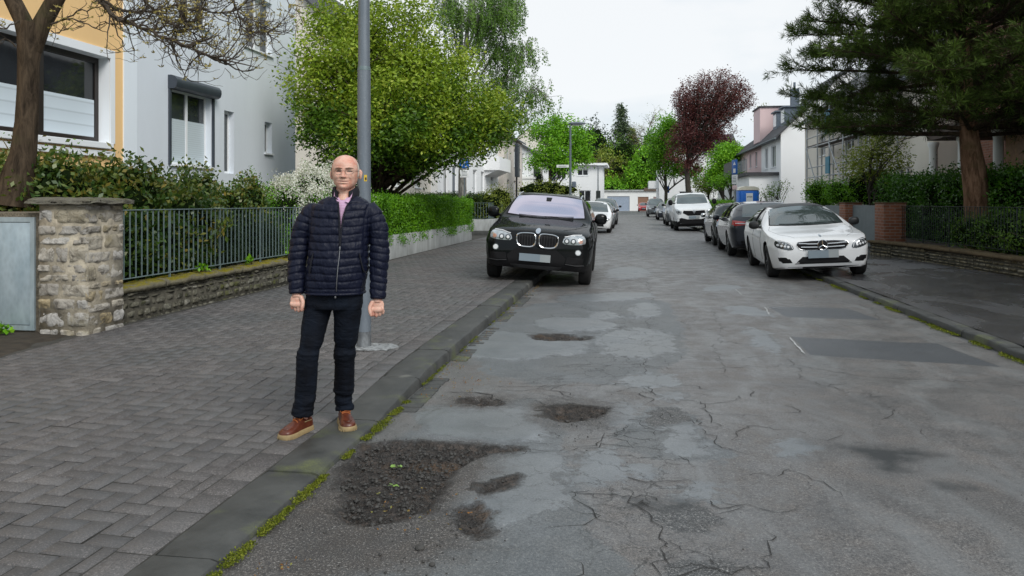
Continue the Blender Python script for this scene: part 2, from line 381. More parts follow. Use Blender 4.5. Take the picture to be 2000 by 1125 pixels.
M['wood']=plain('varnished_wood',(.25,.12,.04),.5,var=.3,scale=9)
M['dwood']=plain('dark_stained_wood',(.05,.03,.02),.7,var=.3,scale=9)
def mk_galv():
    t=NT('galvanised_steel'); v=t.vor(24,out='Color',vec=t.map(t.coord(),(1,1,.6))); n=t.noise(3,5,.6,vec=t.map(t.coord(),(2,2,.6)))
    c=t.ramp(n,[(.3,(.32,.40,.45)),(.7,(.43,.51,.56))]); c=t.mix(.10,c,t.vor(24,out='Distance',vec=t.map(t.coord(),(1,1,.6))),'OVERLAY'); t.set(color=c,rough=t.ramp(n,[(.3,.42),(.7,.6)]),metal=.45); return t.m
M['galv']=mk_galv()
def mk_pole():
    t=NT('weathered_grey_paint'); n=t.noise(3,5,.7,vec=t.map(t.coord(),(3,3,.7))); n2=t.noise(40,4,.7)
    c=t.ramp(n,[(.3,(.125,.15,.18)),(.7,(.18,.205,.235))]); c=t.mix(t.ramp(n2,[(.62,0.0),(.72,.5)]),c,(.4,.42,.43)); t.set(color=c,rough=.5,metal=.2); t.bump(n2,.25,.003); return t.m
M['pole']=mk_pole()
def mk_pole2():
    t=NT('stained_steel_foot'); n=t.noise(9,5,.7,vec=t.map(t.coord(),(1,1,.5)))
    t.set(color=t.ramp(n,[(.3,(.04,.045,.05)),(.55,(.16,.17,.18)),(.8,(.34,.36,.37))]),rough=.6,metal=.2); return t.m
M['polefoot']=mk_pole2()
M['fence']=plain('fence_paint',(.135,.185,.19),.5,var=.2,scale=12,metal=.1)
M['fence_d']=plain('dark_fence_paint',(.02,.03,.028),.6,var=.2)
M['gatep']=plain('grey_gate_panel',(.16,.19,.2),.6,var=.15,scale=3)
M['aggregate']=plain('exposed_aggregate',(.13,.11,.08),.95,var=.6,scale=60,bump=1,bscale=70)
M['alu']=plain('scaffold_steel',(.40,.42,.43),.45,metal=.6,var=.1)
M['blue_plastic']=plain('blue_plastic',(.01,.14,.55),.4,var=.06)
M['teal']=plain('blue_sheet',(.01,.17,.26),.5,var=.2)
M['white_plastic']=plain('white_plastic',(.72,.74,.75),.45,var=.05)
M['signblue']=plain('sign_blue',(.008,.11,.42),.35,var=.03)
M['signwhite']=plain('sign_white',(.78,.80,.80),.4,var=.03)
M['signgrey']=plain('sign_grey_back',(.14,.17,.19),.5,var=.08,metal=.3)
M['black']=plain('black_paint',(.012,.013,.014),.5,var=.1)
M['yellow']=plain('yellow_sticker',(.62,.42,.03),.5,var=.1)
# vehicles
def paint(name,col,coat=1.0,rough=.35,metal=0.0):
    t=NT(name); t.b.inputs['Specular IOR Level'].default_value=.25; n=t.noise(2.5,4,.6); t.set(color=t.mix(t.ramp(n,[(.4,0.0),(.7,.12)]),col,tuple(x*.7+.02 for x in col)),rough=rough,coat=coat,coatr=.04,metal=metal); return t.m
M['p_black']=paint('black_paintwork',(.002,.003,.0035),.45,.7); M['p_black'].node_tree.nodes['Principled BSDF'].inputs['Specular IOR Level'].default_value=.08; M['p_white']=paint('white_paintwork',(.78,.79,.80),.8)
M['p_navy']=paint('dark_blue_grey_paintwork',(.018,.022,.032),1,.3,.3); M['p_green']=paint('dark_green_paintwork',(.012,.02,.02))
M['p_silver']=paint('silver_paintwork',(.36,.39,.41),1,.3,.5); M['p_grey']=paint('grey_paintwork',(.10,.11,.12),1,.3,.4)
M['p_red']=paint('red_paintwork',(.5,.02,.03)); M['p_vanwhite']=paint('white_van_paintwork',(.74,.76,.77),.5)
M['carglass']=mk_wglass('car_glass',(.085,.11,.11),2.0)
M['carglass_side']=mk_wglass('car_side_glass',(.012,.016,.016),1.6)
t=NT('lilac_reflection_glass'); t.set(color=t.ramp(t.noise(1.2,2),[(.35,(.56,.53,.64)),(.65,(.64,.61,.72))]),metal=.95,rough=.07); M['lilac']=t.m  # lilac of the reflected sky put into the mirror colour
M['rubber']=plain('tyre_rubber',(.012,.012,.012),.85,var=.3,scale=20)
M['plastic']=plain('black_plastic',(.006,.006,.007),.6,var=.15,spec=.25)
M['dplastic']=plain('grey_plastic',(.022,.023,.025),.6,var=.15)
M['chrome']=plain('chrome',(.62,.64,.66),.18,metal=1,var=.05)
M['rim']=plain('alloy_rim',(.32,.33,.34),.35,metal=.8,var=.1)
M['rim_d']=plain('dark_alloy_rim',(.06,.06,.065),.4,metal=.6,var=.1)
M['lamp']=plain('lamp_lens',(.42,.45,.47),.12,metal=.5,var=.35,scale=14,coat=1)
M['lampd']=plain('lamp_reflector',(.10,.11,.12),.2,metal=.6,var=.3,scale=20,coat=1)
M['lampw']=plain('bright_lamp_strip',(.8,.82,.84),.2,var=.1,coat=1)
M['amber']=plain('amber_lens',(.45,.24,.18),.2,var=.1,coat=1)
M['taillight']=plain('red_lens',(.42,.015,.012),.18,var=.25,scale=20,coat=1)
M['plate']=plain('number_plate',(.20,.25,.29),.6,var=.03); M['plate2']=plain('number_plate_pale',(.30,.33,.34),.6,var=.03)
M['badge']=plain('badge_blue_white',(.45,.5,.56),.3,metal=.6,var=.1)
# person
def mk_skin():
    t=NT('skin'); n=t.noise(14,4,.6); n2=t.noise(90,3,.6)
    c=t.ramp(n,[(.3,(.55,.26,.19)),(.5,(.68,.42,.33)),(.7,(.60,.26,.19))]); t.set(color=c,rough=.48,spec=.35,sss=.12)
    t.b.inputs['Subsurface Radius'].default_value=(.9,.35,.2); t.b.inputs['Subsurface Scale'].default_value=.01; t.bump(n2,.12,.002); return t.m
M['skin']=mk_skin()
def mk_puffer():
    t=NT('navy_quilted_nylon'); n=t.noise(26,4,.65,vec=t.map(t.coord(),(1,1,.55))); 
    t.set(color=(.0055,.0075,.021),rough=.5,spec=.22); t.bump(n,.7,.012); return t.m
M['puffer']=mk_puffer()
M['collar']=plain('navy_knit',(.005,.006,.012),.9,var=.2,scale=30)
def mk_jeans():
    t=NT('dark_denim'); n=t.noise(5,5,.6,vec=t.map(t.coord(),(1.5,1.5,.8))); c=t.ramp(n,[(.4,(.0025,.0035,.007)),(.7,(.005,.009,.018))]); t.set(color=c,rough=.85,spec=.2)
    t.bump(t.noise(14,4,.6,vec=t.map(t.coord(),(.7,.7,1.4)),dist=1.0),.55,.02); return t.m
M['jeans']=mk_jeans()
def mk_shirt():
    t=NT('pink_checked_shirt'); sp=t.new('ShaderNodeSeparateXYZ'); t.l.new(t.coord(),sp.inputs[0])
    a=t.ramp(t.math('FRACT',t.math('MULTIPLY',sp.outputs[2],60)),[(.0,0.0),(.25,0.0),(.3,.25),(1,.25)]); t.set(color=t.mix(a,(.52,.30,.46),(.70,.58,.72)),rough=.8); t.bump(t.noise(20,3),.3,.006); return t.m
M['shirt']=mk_shirt()
t=NT('brown_leather'); n=t.noise(18,5,.6); t.set(color=t.ramp(n,[(.3,(.06,.013,.006)),(.7,(.135,.034,.016))]),rough=.42,spec=.4,coat=.15); t.bump(t.noise(80,3),.25,.003); M['leather']=t.m
M['sole']=plain('tan_rubber_sole',(.30,.22,.11),.7,var=.2,scale=20); M['lace']=plain('orange_lace',(.30,.085,.02),.8,var=.2)
M['zip']=plain('zip_metal',(.30,.30,.32),.35,metal=.8,var=.2,scale=60); M['wire']=plain('spectacle_wire',(.30,.26,.22),.3,metal=.8,var=.1)
M['eye']=plain('eye_dark',(.03,.02,.015),.3,var=0); M['nostril']=plain('nostril_shadow',(.10,.03,.02),.9,var=0); M['hair']=plain('grey_hair',(.58,.50,.44),.9,var=.2,scale=40); M['lip']=plain('lip',(.22,.05,.045),.5,var=.1); M['brow']=plain('eyebrow',(.20,.12,.08),.9,var=.2)
# ---------------------------------------------------------------- ground, road, pavements
rs=np.random.RandomState(5)
KL0,KL1=-1.92,-1.62          # left kerb
KR0,KR1=3.60,3.76            # right kerb
WL=-5.55                     # left garden wall line
WR=6.92                      # right garden wall line
def kz(Y): return interp(Y,[0,4.9,6.1,7,200],[.028,.03,.105,.12,.12])
def zl(X,Y):
    k=kz(Y); t=min(1,max(0,(-X-1.95)/2.4)); return k*(1-t)+max(k,.10)*t
def zr(X,Y): return .10+.012*(X-3.7)
def kzr(Y): return .085
mb=MB(); mb.add([(-900,-60,-.12),(900,-60,-.12),(900,1500,-.12),(-900,1500,-.12)],[(0,1,2,3)])
tag(mb.build('ground',M['grass']),kind='structure')
# --- road with worn layers
def sdf(poly,X,Y):
    P=np.array(poly); d=np.full(X.shape,1e9); inside=np.zeros(X.shape,bool); n=len(P)
    for i in range(n):
        a=P[i]; b=P[(i+1)%n]; e=b-a; L=max(1e-9,(e**2).sum())
        t=np.clip(((X-a[0])*e[0]+(Y-a[1])*e[1])/L,0,1); d=np.minimum(d,np.hypot(X-a[0]-t*e[0],Y-a[1]-t*e[1]))
        c=((a[1]>Y)!=(b[1]>Y)); xi=(b[0]-a[0])*(Y-a[1])/((b[1]-a[1]) if abs(b[1]-a[1])>1e-9 else 1e-9)+a[0]
        inside^=(c&(X<xi))
    return np.where(inside,d,-d)
PXP=lambda pts: smooth_poly([G(a,b) for a,b in pts],1)
LIT=[PXP(p) for p in [  # smooth leftover layer, drawn pale where it reflects when wet
 [(1165,655),(1235,638),(1300,648),(1332,672),(1320,690),(1270,702),(1200,697),(1155,683)],
 [(1225,600),(1260,588),(1292,600),(1292,618),(1230,622)],
 [(1090,577),(1270,570),(1282,584),(1095,591)],
 [(1190,788),(1238,784),(1242,828),(1180,834)],
 [(1295,835),(1370,828),(1388,870),(1330,897),(1290,882)],
 [(1120,890),(1180,870),(1215,880),(1222,960),(1130,965),(1108,930)],
 [(1310,950),(1380,944),(1412,965),(1395,987),(1320,987)],
 [(1025,890),(1110,880),(1112,960),(1080,1010),(960,1040),(885,1005),(868,975),(882,930),(940,893)],
 [(830,800),(940,788),(1060,800),(1062,860),(960,872),(815,852)],
 [(925,640),(1020,652),(1150,665),(1150,690),(1000,706),(890,692)],
 [(1410,600),(1460,596),(1500,612),(1512,621),(1440,616)],
 [(1445,640),(1480,638),(1545,690),(1500,692)],
 [(1040,620),(1200,624),(1212,645),(1050,648)],
 [(1195,735),(1250,728),(1330,735),(1330,752),(1240,757)],
 [(1185,527),(1215,520),(1262,524),(1275,538),(1230,546),(1180,541)],[(1150,612),(1190,606),(1215,618),(1190,628),(1145,624)],[(1370,560),(1440,556),(1452,566),(1380,571)],[(1290,770),(1340,765),(1350,780),(1295,786)],[(1215,905),(1290,912),(1285,935),(1225,940)],[(1500,870),(1560,860),(1600,880),(1540,900)]]]
MID=[PXP(p) for p in [
 [(760,870),(700,905),(640,960),(600,1010),(560,1075),(520,1130),(900,1160),(1240,1160),(1200,1060),(1150,1000),(1110,900),(1090,780),(900,780)],
 [(960,600),(1290,575),(1340,640),(1340,720),(1100,760),(900,720)],
 [(1250,800),(1345,798),(1400,870),(1450,900),(1300,905),(1180,870)]]]
DRK=[[G(a,b) for a,b in p] for p in [
 [(1500,599),(1655,602),(1722,626),(1535,619)],[(1545,657),(1830,671),(1955,717),(1582,692)]]]
RGH=[PXP(p) for p in [
 [(1272,800),(1340,798),(1346,830),(1252,834)],[(1270,992),(1400,985),(1412,1042),(1300,1048)],[(1320,1098),(1430,1094),(1460,1130),(1325,1136)],[(620,905),(700,1000),(680,1080),(560,1090),(520,1060)]]]
POT=[PXP(p) for p in [
 [(690,872),(780,862),(870,868),(935,874),(1022,873),(1022,884),(935,891),(885,925),(868,975),(820,1005),(760,1022),(690,1030),(655,1000),(660,930)],
 [(1060,800),(1110,790),(1187,797),(1182,812),(1120,826),(1072,823)],[(885,778),(950,775),(998,795),(930,798)],
 [(895,990),(945,985),(970,1008),(935,1050),(898,1030)],[(1028,652),(1150,655),(1160,663),(1050,669)],[(925,955),(1010,935),(1010,945),(950,968)]]]
TAR=[PXP(p) for p in [
 [(1625,868),(1700,872),(1850,888),(1830,898),(1780,893),(1790,905),(1740,925),(1700,900)],[(1845,947),(1905,952),(1905,958),(1850,955)],[(1370,985),(1360,1000),(1250,990),(1255,980)]]]
DMP=[PXP(p) for p in [[(300,1135),(430,1090),(560,985),(640,900),(700,860),(1010,865),(960,930),(900,1000),(960,1040),(900,1080),(760,1135)],[(1030,780),(1200,785),(1210,830),(1050,840)],[(870,765),(1010,770),(1000,805),(880,805)]]]
def field(polys,X,Y):
    out=np.full(X.shape,-1.0)
    for p in polys:
        xs=[q[0] for q in p]; ys=[q[1] for q in p]
        m=(X>min(xs)-.3)&(X<max(xs)+.3)&(Y>min(ys)-.3)&(Y<max(ys)+.3)
        if m.any(): out[m]=np.maximum(out[m],sdf(p,X[m],Y[m]))
    return np.clip(out,-.25,.25)
def road_grid(xs,ys,jit=True):
    X,Y=np.meshgrid(xs,ys); Z=fbm_np(X,Y,3,3,.9)*.012
    edge=np.clip(np.minimum(X-xs[0],xs[-1]-X)/.3,0,1); Z=Z*edge
    pot=field(POT,X,Y); lit=field(LIT,X,Y); mid=field(MID,X,Y); drk=field(DRK,X,Y); rgh=field(RGH,X,Y); tar=field(TAR,X,Y); dmp=field(DMP,X,Y)
    nz=fbm_np(X,Y,8,4,7)*.05
    pm=np.clip((pot+nz)/.05,0,1); Z=Z-pm*(.028+.03*np.abs(fbm_np(X,Y,9,4,13))-.02*fbm_np(X,Y,12,2,30))
    Z=Z+np.clip((lit+nz*.6)/.02,0,1)*.007+np.clip((mid+nz)/.05,0,1)*.004
    return X,Y,Z,dict(pot=pot,lit=lit,mid=mid,drk=drk,rgh=rgh,tar=tar,dmp=dmp)
def mk_road():
    t=NT('worn_road_asphalt'); p=t.coord()
    def sub(lo,hi,brown,agg,n,n2,gr):
        c=t.ramp(n,[(.3,lo),(.7,hi)]); c=t.mix(t.ramp(n2,[(.45,0.0),(.68,.6)]),c,brown)
        c=t.mix(t.ramp(gr,[(.40,agg*1.5),(.50,0.0)]),c,(.03,.03,.032)); return t.mix(t.ramp(gr,[(.56,0.0),(.66,agg)]),c,(.42,.41,.39))
    n=t.noise(1.0,6,.65,dist=.4); n2=t.noise(2.9,6,.7); g=t.noise(95,2,.8); g2=t.noise(300,1,.5); gr=t.math('ADD',t.math('MULTIPLY',g,.6),t.math('MULTIPLY',g2,.4))
    base=sub((.085,.083,.083),(.158,.153,.150),(.145,.126,.112),.55,n,n2,gr)
    lite_sheen=sub((.115,.128,.138),(.185,.20,.212),(.15,.155,.155),.25,n2,n,gr)  # smooth top layer; wet reflection painted in as pale blue-grey
    mid=sub((.085,.094,.10),(.140,.152,.160),(.115,.115,.11),.4,n2,n,gr)
    dark=sub((.062,.068,.077),(.085,.092,.10),(.07,.072,.076),.25,n,n2,gr)
    rough=sub((.07,.073,.075),(.11,.113,.115),(.09,.085,.08),1.0,n,n2,gr)
    nn=t.noise(9,6,.7); ns=t.math('MULTIPLY',t.math('SUBTRACT',nn,.5),.36); ns2=t.math('MULTIPLY',t.math('SUBTRACT',t.noise(2.5,4,.6),.5),.40)
    c=base; wv=t.ramp(t.noise(1.7,5,.65,vec=t.map(p,(1.6,.55,1),(5,2,0)),dist=.8),[(.46,0.0),(.66,.5)]); c=t.mix(wv,c,(.19,.20,.205)); rg=t.ramp(n2,[(.4,.34),(.62,.56)])
    def lay(c,rg,at,col,rv,edge,w=.012,nf=1.0,darkedge=0.0):
        f=t.math('ADD',t.attr(at),t.math('MULTIPLY',t.math('ADD',ns,ns2),nf)); m=t.ramp(t.math('ADD',t.math('MULTIPLY',f,1.0/w),.5),[(0,0.0),(1,1.0)])
        c=t.mix(m,c,col); rg=t.mix(m,rg,rv)
        if darkedge>0:
            e=t.math('ABSOLUTE',f); em=t.math('MULTIPLY',t.ramp(t.math('MULTIPLY',e,1/.022),[(0,darkedge),(1,0.0)]),t.ramp(n,[(.42,0.0),(.56,1.0)])); c=t.mix(em,c,(.025,.024,.023))
        return c,rg,m
    c,rg,_=lay(c,rg,'mid',mid,.48,0,.05,.8)
    c,rg,_=lay(c,rg,'lit',lite_sheen,.36,0,.09,1.35,.55)
    c,rg,_=lay(c,rg,'rgh',rough,.6,0,.03,.6,.3)
    c,rg,_=lay(c,rg,'drk',dark,.42,0,.012,.01,.2)
    c,rg,_=lay(c,rg,'tar',(.03,.032,.033),.5,0,.16,.8)
    dr=sub((.038,.035,.033),(.085,.08,.076),(.09,.07,.055),.8,n2,n,gr); c,rg,_=lay(c,rg,'dmp',dr,.6,0,.22,1.0)
    v=t.vor(70); gn=t.noise(16,6,.75)
    gc=t.ramp(gn,[(.32,(.014,.013,.012)),(.5,(.04,.034,.03)),(.72,(.12,.095,.08))]); gc=t.mix(t.ramp(t.noise(2.7,4),[(.56,0.0),(.70,.6)]),gc,(.13,.075,.035))
    c,rg,pm=lay(c,rg,'pot',gc,.75,0,.07,.7,.5)
    # crack network in the broken middle
    nd=t.noise(3.5,5,.7,out='Color'); vv=t.new('ShaderNodeVectorMath'); vv.operation='MULTIPLY_ADD'; t.l.new(nd,vv.inputs[0]); vv.inputs[1].default_value=(.45,.45,0); t.l.new(p,vv.inputs[2])
    ve=t.vor(3.4,vec=vv.outputs[0],feature='DISTANCE_TO_EDGE'); cm=t.math('MULTIPLY',t.ramp(ve,[(.0,.95),(.020,0.0)]),t.attr('crz'))
    c=t.mix(cm,c,(.02,.019,.018))
    t.set(color=c,rough=t.math('ADD',rg,t.math('MULTIPLY',gr,.10)),spec=.5)
    h=t.math('ADD',t.math('MULTIPLY',gr,.5),t.math('MULTIPLY',cm,-.8)); b1=t.bump(h,.45,.006)
    t.bump(t.math('MULTIPLY',t.math('ADD',v,gn),pm),1.0,.02,prev=b1)
    return t.m
M['road']=mk_road()
def build_road():
    V=[];Fa=[];A={k:[] for k in('pot','lit','mid','drk','rgh','tar','dmp','crz')}; off=0
    segs=[(np.linspace(KL1,KR0,264),np.arange(1.0,10.001,.02)),(np.linspace(KL1,KR0,88),np.arange(10.0,20.01,.08)),(np.linspace(KL1,KR0,22),np.linspace(20.0,126,60))]
    for xs,ys in segs:
        X,Y,Z,fd=road_grid(xs,ys); 
        if ys[0]>9: Z[0,:]=np.interp(xs,prevx,prevz)
        prevx=xs; prevz=Z[-1,:]
        ny,nx=X.shape; V.append(np.stack([X,Y,Z],-1).reshape(-1,3)); idx=np.arange(nx*ny).reshape(ny,nx)+off
        Fa.append(np.stack([idx[:-1,:-1],idx[:-1,1:],idx[1:,1:],idx[1:,:-1]],-1).reshape(-1,4)); off+=nx*ny
        fd['crz']=np.clip(1.15-np.abs(X-(-.15+.22*np.sin(Y*.9)+.35*np.clip((7-Y)/4,0,1)))/.85,0,1)*np.clip(.8+fbm_np(X,Y,44,3,1.1)*1.7,0,1)
        for k in A: A[k].append(fd[k].ravel())
    o=obj_np('road',np.vstack(V),np.vstack(Fa),M['road'],smooth=True)
    for k in A:
        a=o.data.attributes.new(k,'FLOAT','POINT'); a.data.foreach_set('value',np.concatenate(A[k]).astype(np.float32))
    return o
tag(build_road(),kind='structure')
# cracks as irregular dark ribbons lying in the surface
def crack_pts(pts,jit=.03,seed=0,step=.04):
    r=random.Random(seed); out=[]
    for (a,b) in zip(pts[:-1],pts[1:]):
        L=math.hypot(b[0]-a[0],b[1]-a[1]); n=max(2,int(L/step))
        for i in range(n): t_=i/n; out.append((a[0]+(b[0]-a[0])*t_,a[1]+(b[1]-a[1])*t_))
    out.append(pts[-1]); q=[]
    for i,p in enumerate(out):
        q.append((p[0]+fbm(p[0]*6,p[1]*6,seed,4)*jit*3+r.uniform(-1,1)*jit*.35,p[1]+fbm(p[1]*6,p[0]*6,seed+5,4)*jit*3+r.uniform(-1,1)*jit*.35))
    return q
def roadz(x,y):
    return float(fbm_np(np.array([x]),np.array([y]),3,3,.9)[0])*.012*min(1,max(0,min(x-KL1,KR0-x)/.3))
cr=MB()
def ribbon(mbq,pts,w,seed=0,m=0,zf=None,dz=.0045):
    vs=[];fs=[];r=random.Random(seed); n=len(pts)
    for i,p in enumerate(pts):
        a=pts[max(0,i-1)]; b=pts[min(n-1,i+1)]; dx,dy=b[0]-a[0],b[1]-a[1]; L=math.hypot(dx,dy)+1e-9; nx,ny=-dy/L,dx/L
        ww=w*(.35+.9*r.random())*min(1,(i+.3)/3,(n-i-.7)/3)
        z=(zf(*p) if zf else 0)+dz; vs+= [(p[0]+nx*ww/2,p[1]+ny*ww/2,z),(p[0]-nx*ww/2,p[1]-ny*ww/2,z)]
    for i in range(n-1): fs.append((2*i,2*i+1,2*i+3,2*i+2))
    mbq.add(vs,fs,m)
CRK=[([(1262,545),(1275,590),(1265,640),(1262,700),(1262,745),(1265,790)],.014),([(1330,722),(1560,715),(1700,735),(1990,752)],.012),
([(1540,700),(1570,740),(1640,765),(1760,775)],.010),([(1752,788),(1745,808),(1720,822)],.012),([(1760,828),(1810,855)],.009),([(1350,815),(1400,870),(1465,893)],.014),
([(1222,955),(1265,1010),(1300,1060),(1330,1120)],.013),([(1300,1045),(1330,1080),(1400,1110),(1500,1122)],.012),([(1110,962),(1250,975),(1290,992)],.018),
([(1100,887),(1180,870),(1290,880),(1345,907)],.013),([(1000,650),(1240,655)],.02),([(960,757),(1330,745)],.014),([(880,770),(930,768),(1000,790)],.03),([(1215,970),(1100,962),(1050,985)],.01),
([(960,470),(1250,468)],.03),([(1160,500),(1330,497)],.03),([(1180,535),(1420,530)],.02),([(1120,715),(1240,712),(1330,722)],.012),([(1255,832),(1300,850),(1340,850),(1370,880)],.016),
([(1290,992),(1260,975),(1300,1003)],.025),([(1345,905),(1325,900)],.02),([(1480,560),(1700,600),(1720,625)],.01),([(1855,765),(1900,768)],.01),([(1945,908),(1985,922)],.007),([(1390,600),(1410,640),(1400,690),(1420,740)],.008)]
for i,(pp,w) in enumerate(CRK): ribbon(cr,crack_pts([G(*q) for q in pp],.028,i,.03),w*.45,i,0,roadz)
r=random.Random(3)
for i in range(70):
    y=r.uniform(2.6,11); x=-.1+r.gauss(0,.55)+.4*max(0,(7-y)/4); a=r.uniform(0,6.28); L=r.uniform(.15,.5)
    ribbon(cr,crack_pts([(x,y),(x+L*math.cos(a),y+L*math.sin(a)),(x+L*1.5*math.cos(a+.6),y+L*1.5*math.sin(a+.6))],.03,100+i),.006,i,0,roadz)
tag(cr.build('road_crack',M['crack'],fixn=False),kind='structure')
pl=MB()
for a,b in [((1493,600),(1503,616)),((1541,659),(1572,692)),((1500,600),(1530,604)),((1430,560),(1450,578))]: ribbon(pl,crack_pts([G(*a),G(*b)],.004,7,.03),.022,9,0,roadz,.006)
tag(pl.build('road_marking',M['chalk'],fixn=False),kind='structure')
# gutter setts beside the left kerb
st=MB(); y=5.2; i=0
while y<12:
    w=.10+.03*r.random()
    if fbm(y*1.3,2,0,3)>-.12 : st.box(KL1+.012,y,-.02,KL1+.15+.02*r.random(),y+w-.012,.010+.004*r.random(),0,r.random(),.012)
    y+=w
tag(st.build('gutter',M['kerb'],smooth=True),kind='structure')
# kerbs
def kerb(x0,x1,y0,y1,zf,face):
    k=MB(); y=y0
    while y<y1:
        L=1.0 if y<40 else 5.0; g=.008; n=5
        ya,yb=y+g,min(y+L-g,y1); dz=r.uniform(-.004,.004); dx=r.uniform(-.006,.006); vs=[];fs=[]
        prof=lambda z,x0=x0+dx,x1=x1+dx: ([(x0,z-.14),(x0,z-.006),(x0+.008,z),(x1-.045,z),(x1-.014,z-.010),(x1,z-.035),(x1+.004,-.10)] if face>0 else [(x1,z-.14),(x1,z-.006),(x1-.008,z),(x0+.03,z),(x0+.01,z-.008),(x0,z-.028),(x0-.002,-.10)])
        for j in range(n+1):
            t_=ya+(yb-ya)*j/n; sh=.006 if j in(0,n) else 0
            vs+=[(px,t_,pz-(sh if 0<q<5 else 0)) for q,(px,pz) in enumerate(prof(zf(t_)+dz))]
        K=7
        for j in range(n):
            for q in range(K-1): fs.append((j*K+q,j*K+q+1,(j+1)*K+q+1,(j+1)*K+q))
        fs.append(tuple(range(K))); fs.append(tuple(n*K+q for q in reversed(range(K))))
        k.add(vs,fs,0,r.random()); y+=L
    return k
tag(kerb(KL0,KL1,0.9,126,kz,1).build('kerb',M['kerb'],smooth=True),kind='structure')
tag(kerb(KR0,KR1,4,126,kzr,-1).build('kerb',M['kerb'],smooth=True),kind='structure')
# --- left pavement: herringbone pavers as real blocks over a joint bed
def pavers():
    V=[];Fq=[];R=[]; u=.108; rnd=np.random.RandomState(2)
    def blk(x0,y0,x1,y1):
        g=.0035; x0+=g;y0+=g;x1-=g;y1-=g
        if x1-x0<.02 or y1-y0<.02: return
        b=.005; dz=rnd.normal(0,.0014); tx,ty=rnd.normal(0,.004,2); cx,cy=(x0+x1)/2,(y0+y1)/2; n=len(V)
        for (x,y,d) in [(x0,y0,.006),(x1,y0,.006),(x1,y1,.006),(x0,y1,.006),(x0+b,y0+b,0),(x1-b,y0+b,0),(x1-b,y1-b,0),(x0+b,y1-b,0)]:
            V.append((x,y,zl(x,y)+dz+tx*(x-cx)+ty*(y-cy)-d))
        Fq.extend([(n+4,n+5,n+6,n+7),(n,n+1,n+5,n+4),(n+1,n+2,n+6,n+5),(n+2,n+3,n+7,n+6),(n+3,n,n+4,n+7)])
        q=float(np.clip(rnd.normal(.5,.24),0,1)); R.extend([q]*5)
    XE=KL0-.17; XW=WL+.10
    y=1.0
    while y<31.5:
        L=.21; blk(XE,y,KL0-.004,y+L); y+=L
    nx0=int(math.floor((XW)/u))-2; nx1=int(math.ceil(XE/u))+2; 
    for i in range(nx0,nx1):
        for j in range(int(.8/u),int(31.5/u)):
            m=(i-j)%4
            if m==0: a=(i*u,j*u,(i+2)*u,(j+1)*u)
            elif m==3: a=(i*u,j*u,(i+1)*u,(j+2)*u)
            else: continue
            x0=max(a[0],XW); x1=min(a[2],XE); 
            if x1-x0>.02: blk(x0,a[1],x1,a[3])
    o=obj_np('pavement',V,np.array(Fq),M['paver'],rnd=R); return o
tag(pavers(),kind='structure')
def sheet(name,xs,ys,zf,mat,dz):
    V=[(x,y,zf(x,y)+dz) for y in ys for x in xs]; n=len(xs); Fq=[(j*n+i,j*n+i+1,(j+1)*n+i+1,(j+1)*n+i) for j in range(len(ys)-1) for i in range(n-1)]
    return tag(obj_np(name,V,Fq,mat,smooth=True),kind='structure')
sheet('pavement_bed',list(np.linspace(WL-1.6,KL0+.005,14)),list(np.linspace(.8,31.5,90)),zl,M['joint'],-.0065)
sheet('pavement',list(np.linspace(WL-.3,KL0,6)),list(np.linspace(31.5,126,40)),zl,M['asphalt_brown'],0)
sheet('pavement',[-16,WL-1.6],[27.6,31.0],lambda x,y:.115,M['asphalt_brown'],0)
sheet('garden_bed',[-14,-9,WL-.05],[3.0,7.0,7.98],lambda x,y:.075,M['soil'],.03)
# soil strip beside the pillar, uneven
xs=np.linspace(WL-1.5,WL+.16,40); ys=np.linspace(5.5,9.2,80); X,Y=np.meshgrid(xs,ys); Z=.10+.012*fbm_np(X,Y,5,4,5)+np.clip((WL+.02-X)/.2,0,1)*.02-np.clip((X-WL)/.12,0,1)*.02
idx=np.arange(X.size).reshape(X.shape)
tag(obj_np('soil_strip',np.stack([X,Y,Z],-1).reshape(-1,3),np.stack([idx[:-1,:-1],idx[:-1,1:],idx[1:,1:],idx[1:,:-1]],-1).reshape(-1,4),M['soil'],smooth=True),kind='structure')
# --- right pavement
sheet('pavement',list(np.linspace(KR1,WR+.2,12)),list(np.linspace(4,126,80)),zr,M['asphalt_walk'],-.012)
# raised garden ground behind both walls, cross street at the end
def slab(name,x0,y0,x1,y1,z,mat):
    b=MB(); b.box(x0,y0,-.11,x1,y1,z); return tag(b.build(name,mat),kind='structure')
slab('garden_bed',-40,8.9,WL-.25,27.3,.40,M['soil']); slab('garden_bed',-40,31.3,WL-.25,110,.40,M['soil'])
slab('garden_bed',WR+.25,-2,40,110,.40,M['soil'])
slab('cross_street',-60,126,60,134,-.004,M['asphalt']); slab('lawn',-80,140,80,300,.1,M['grass'])
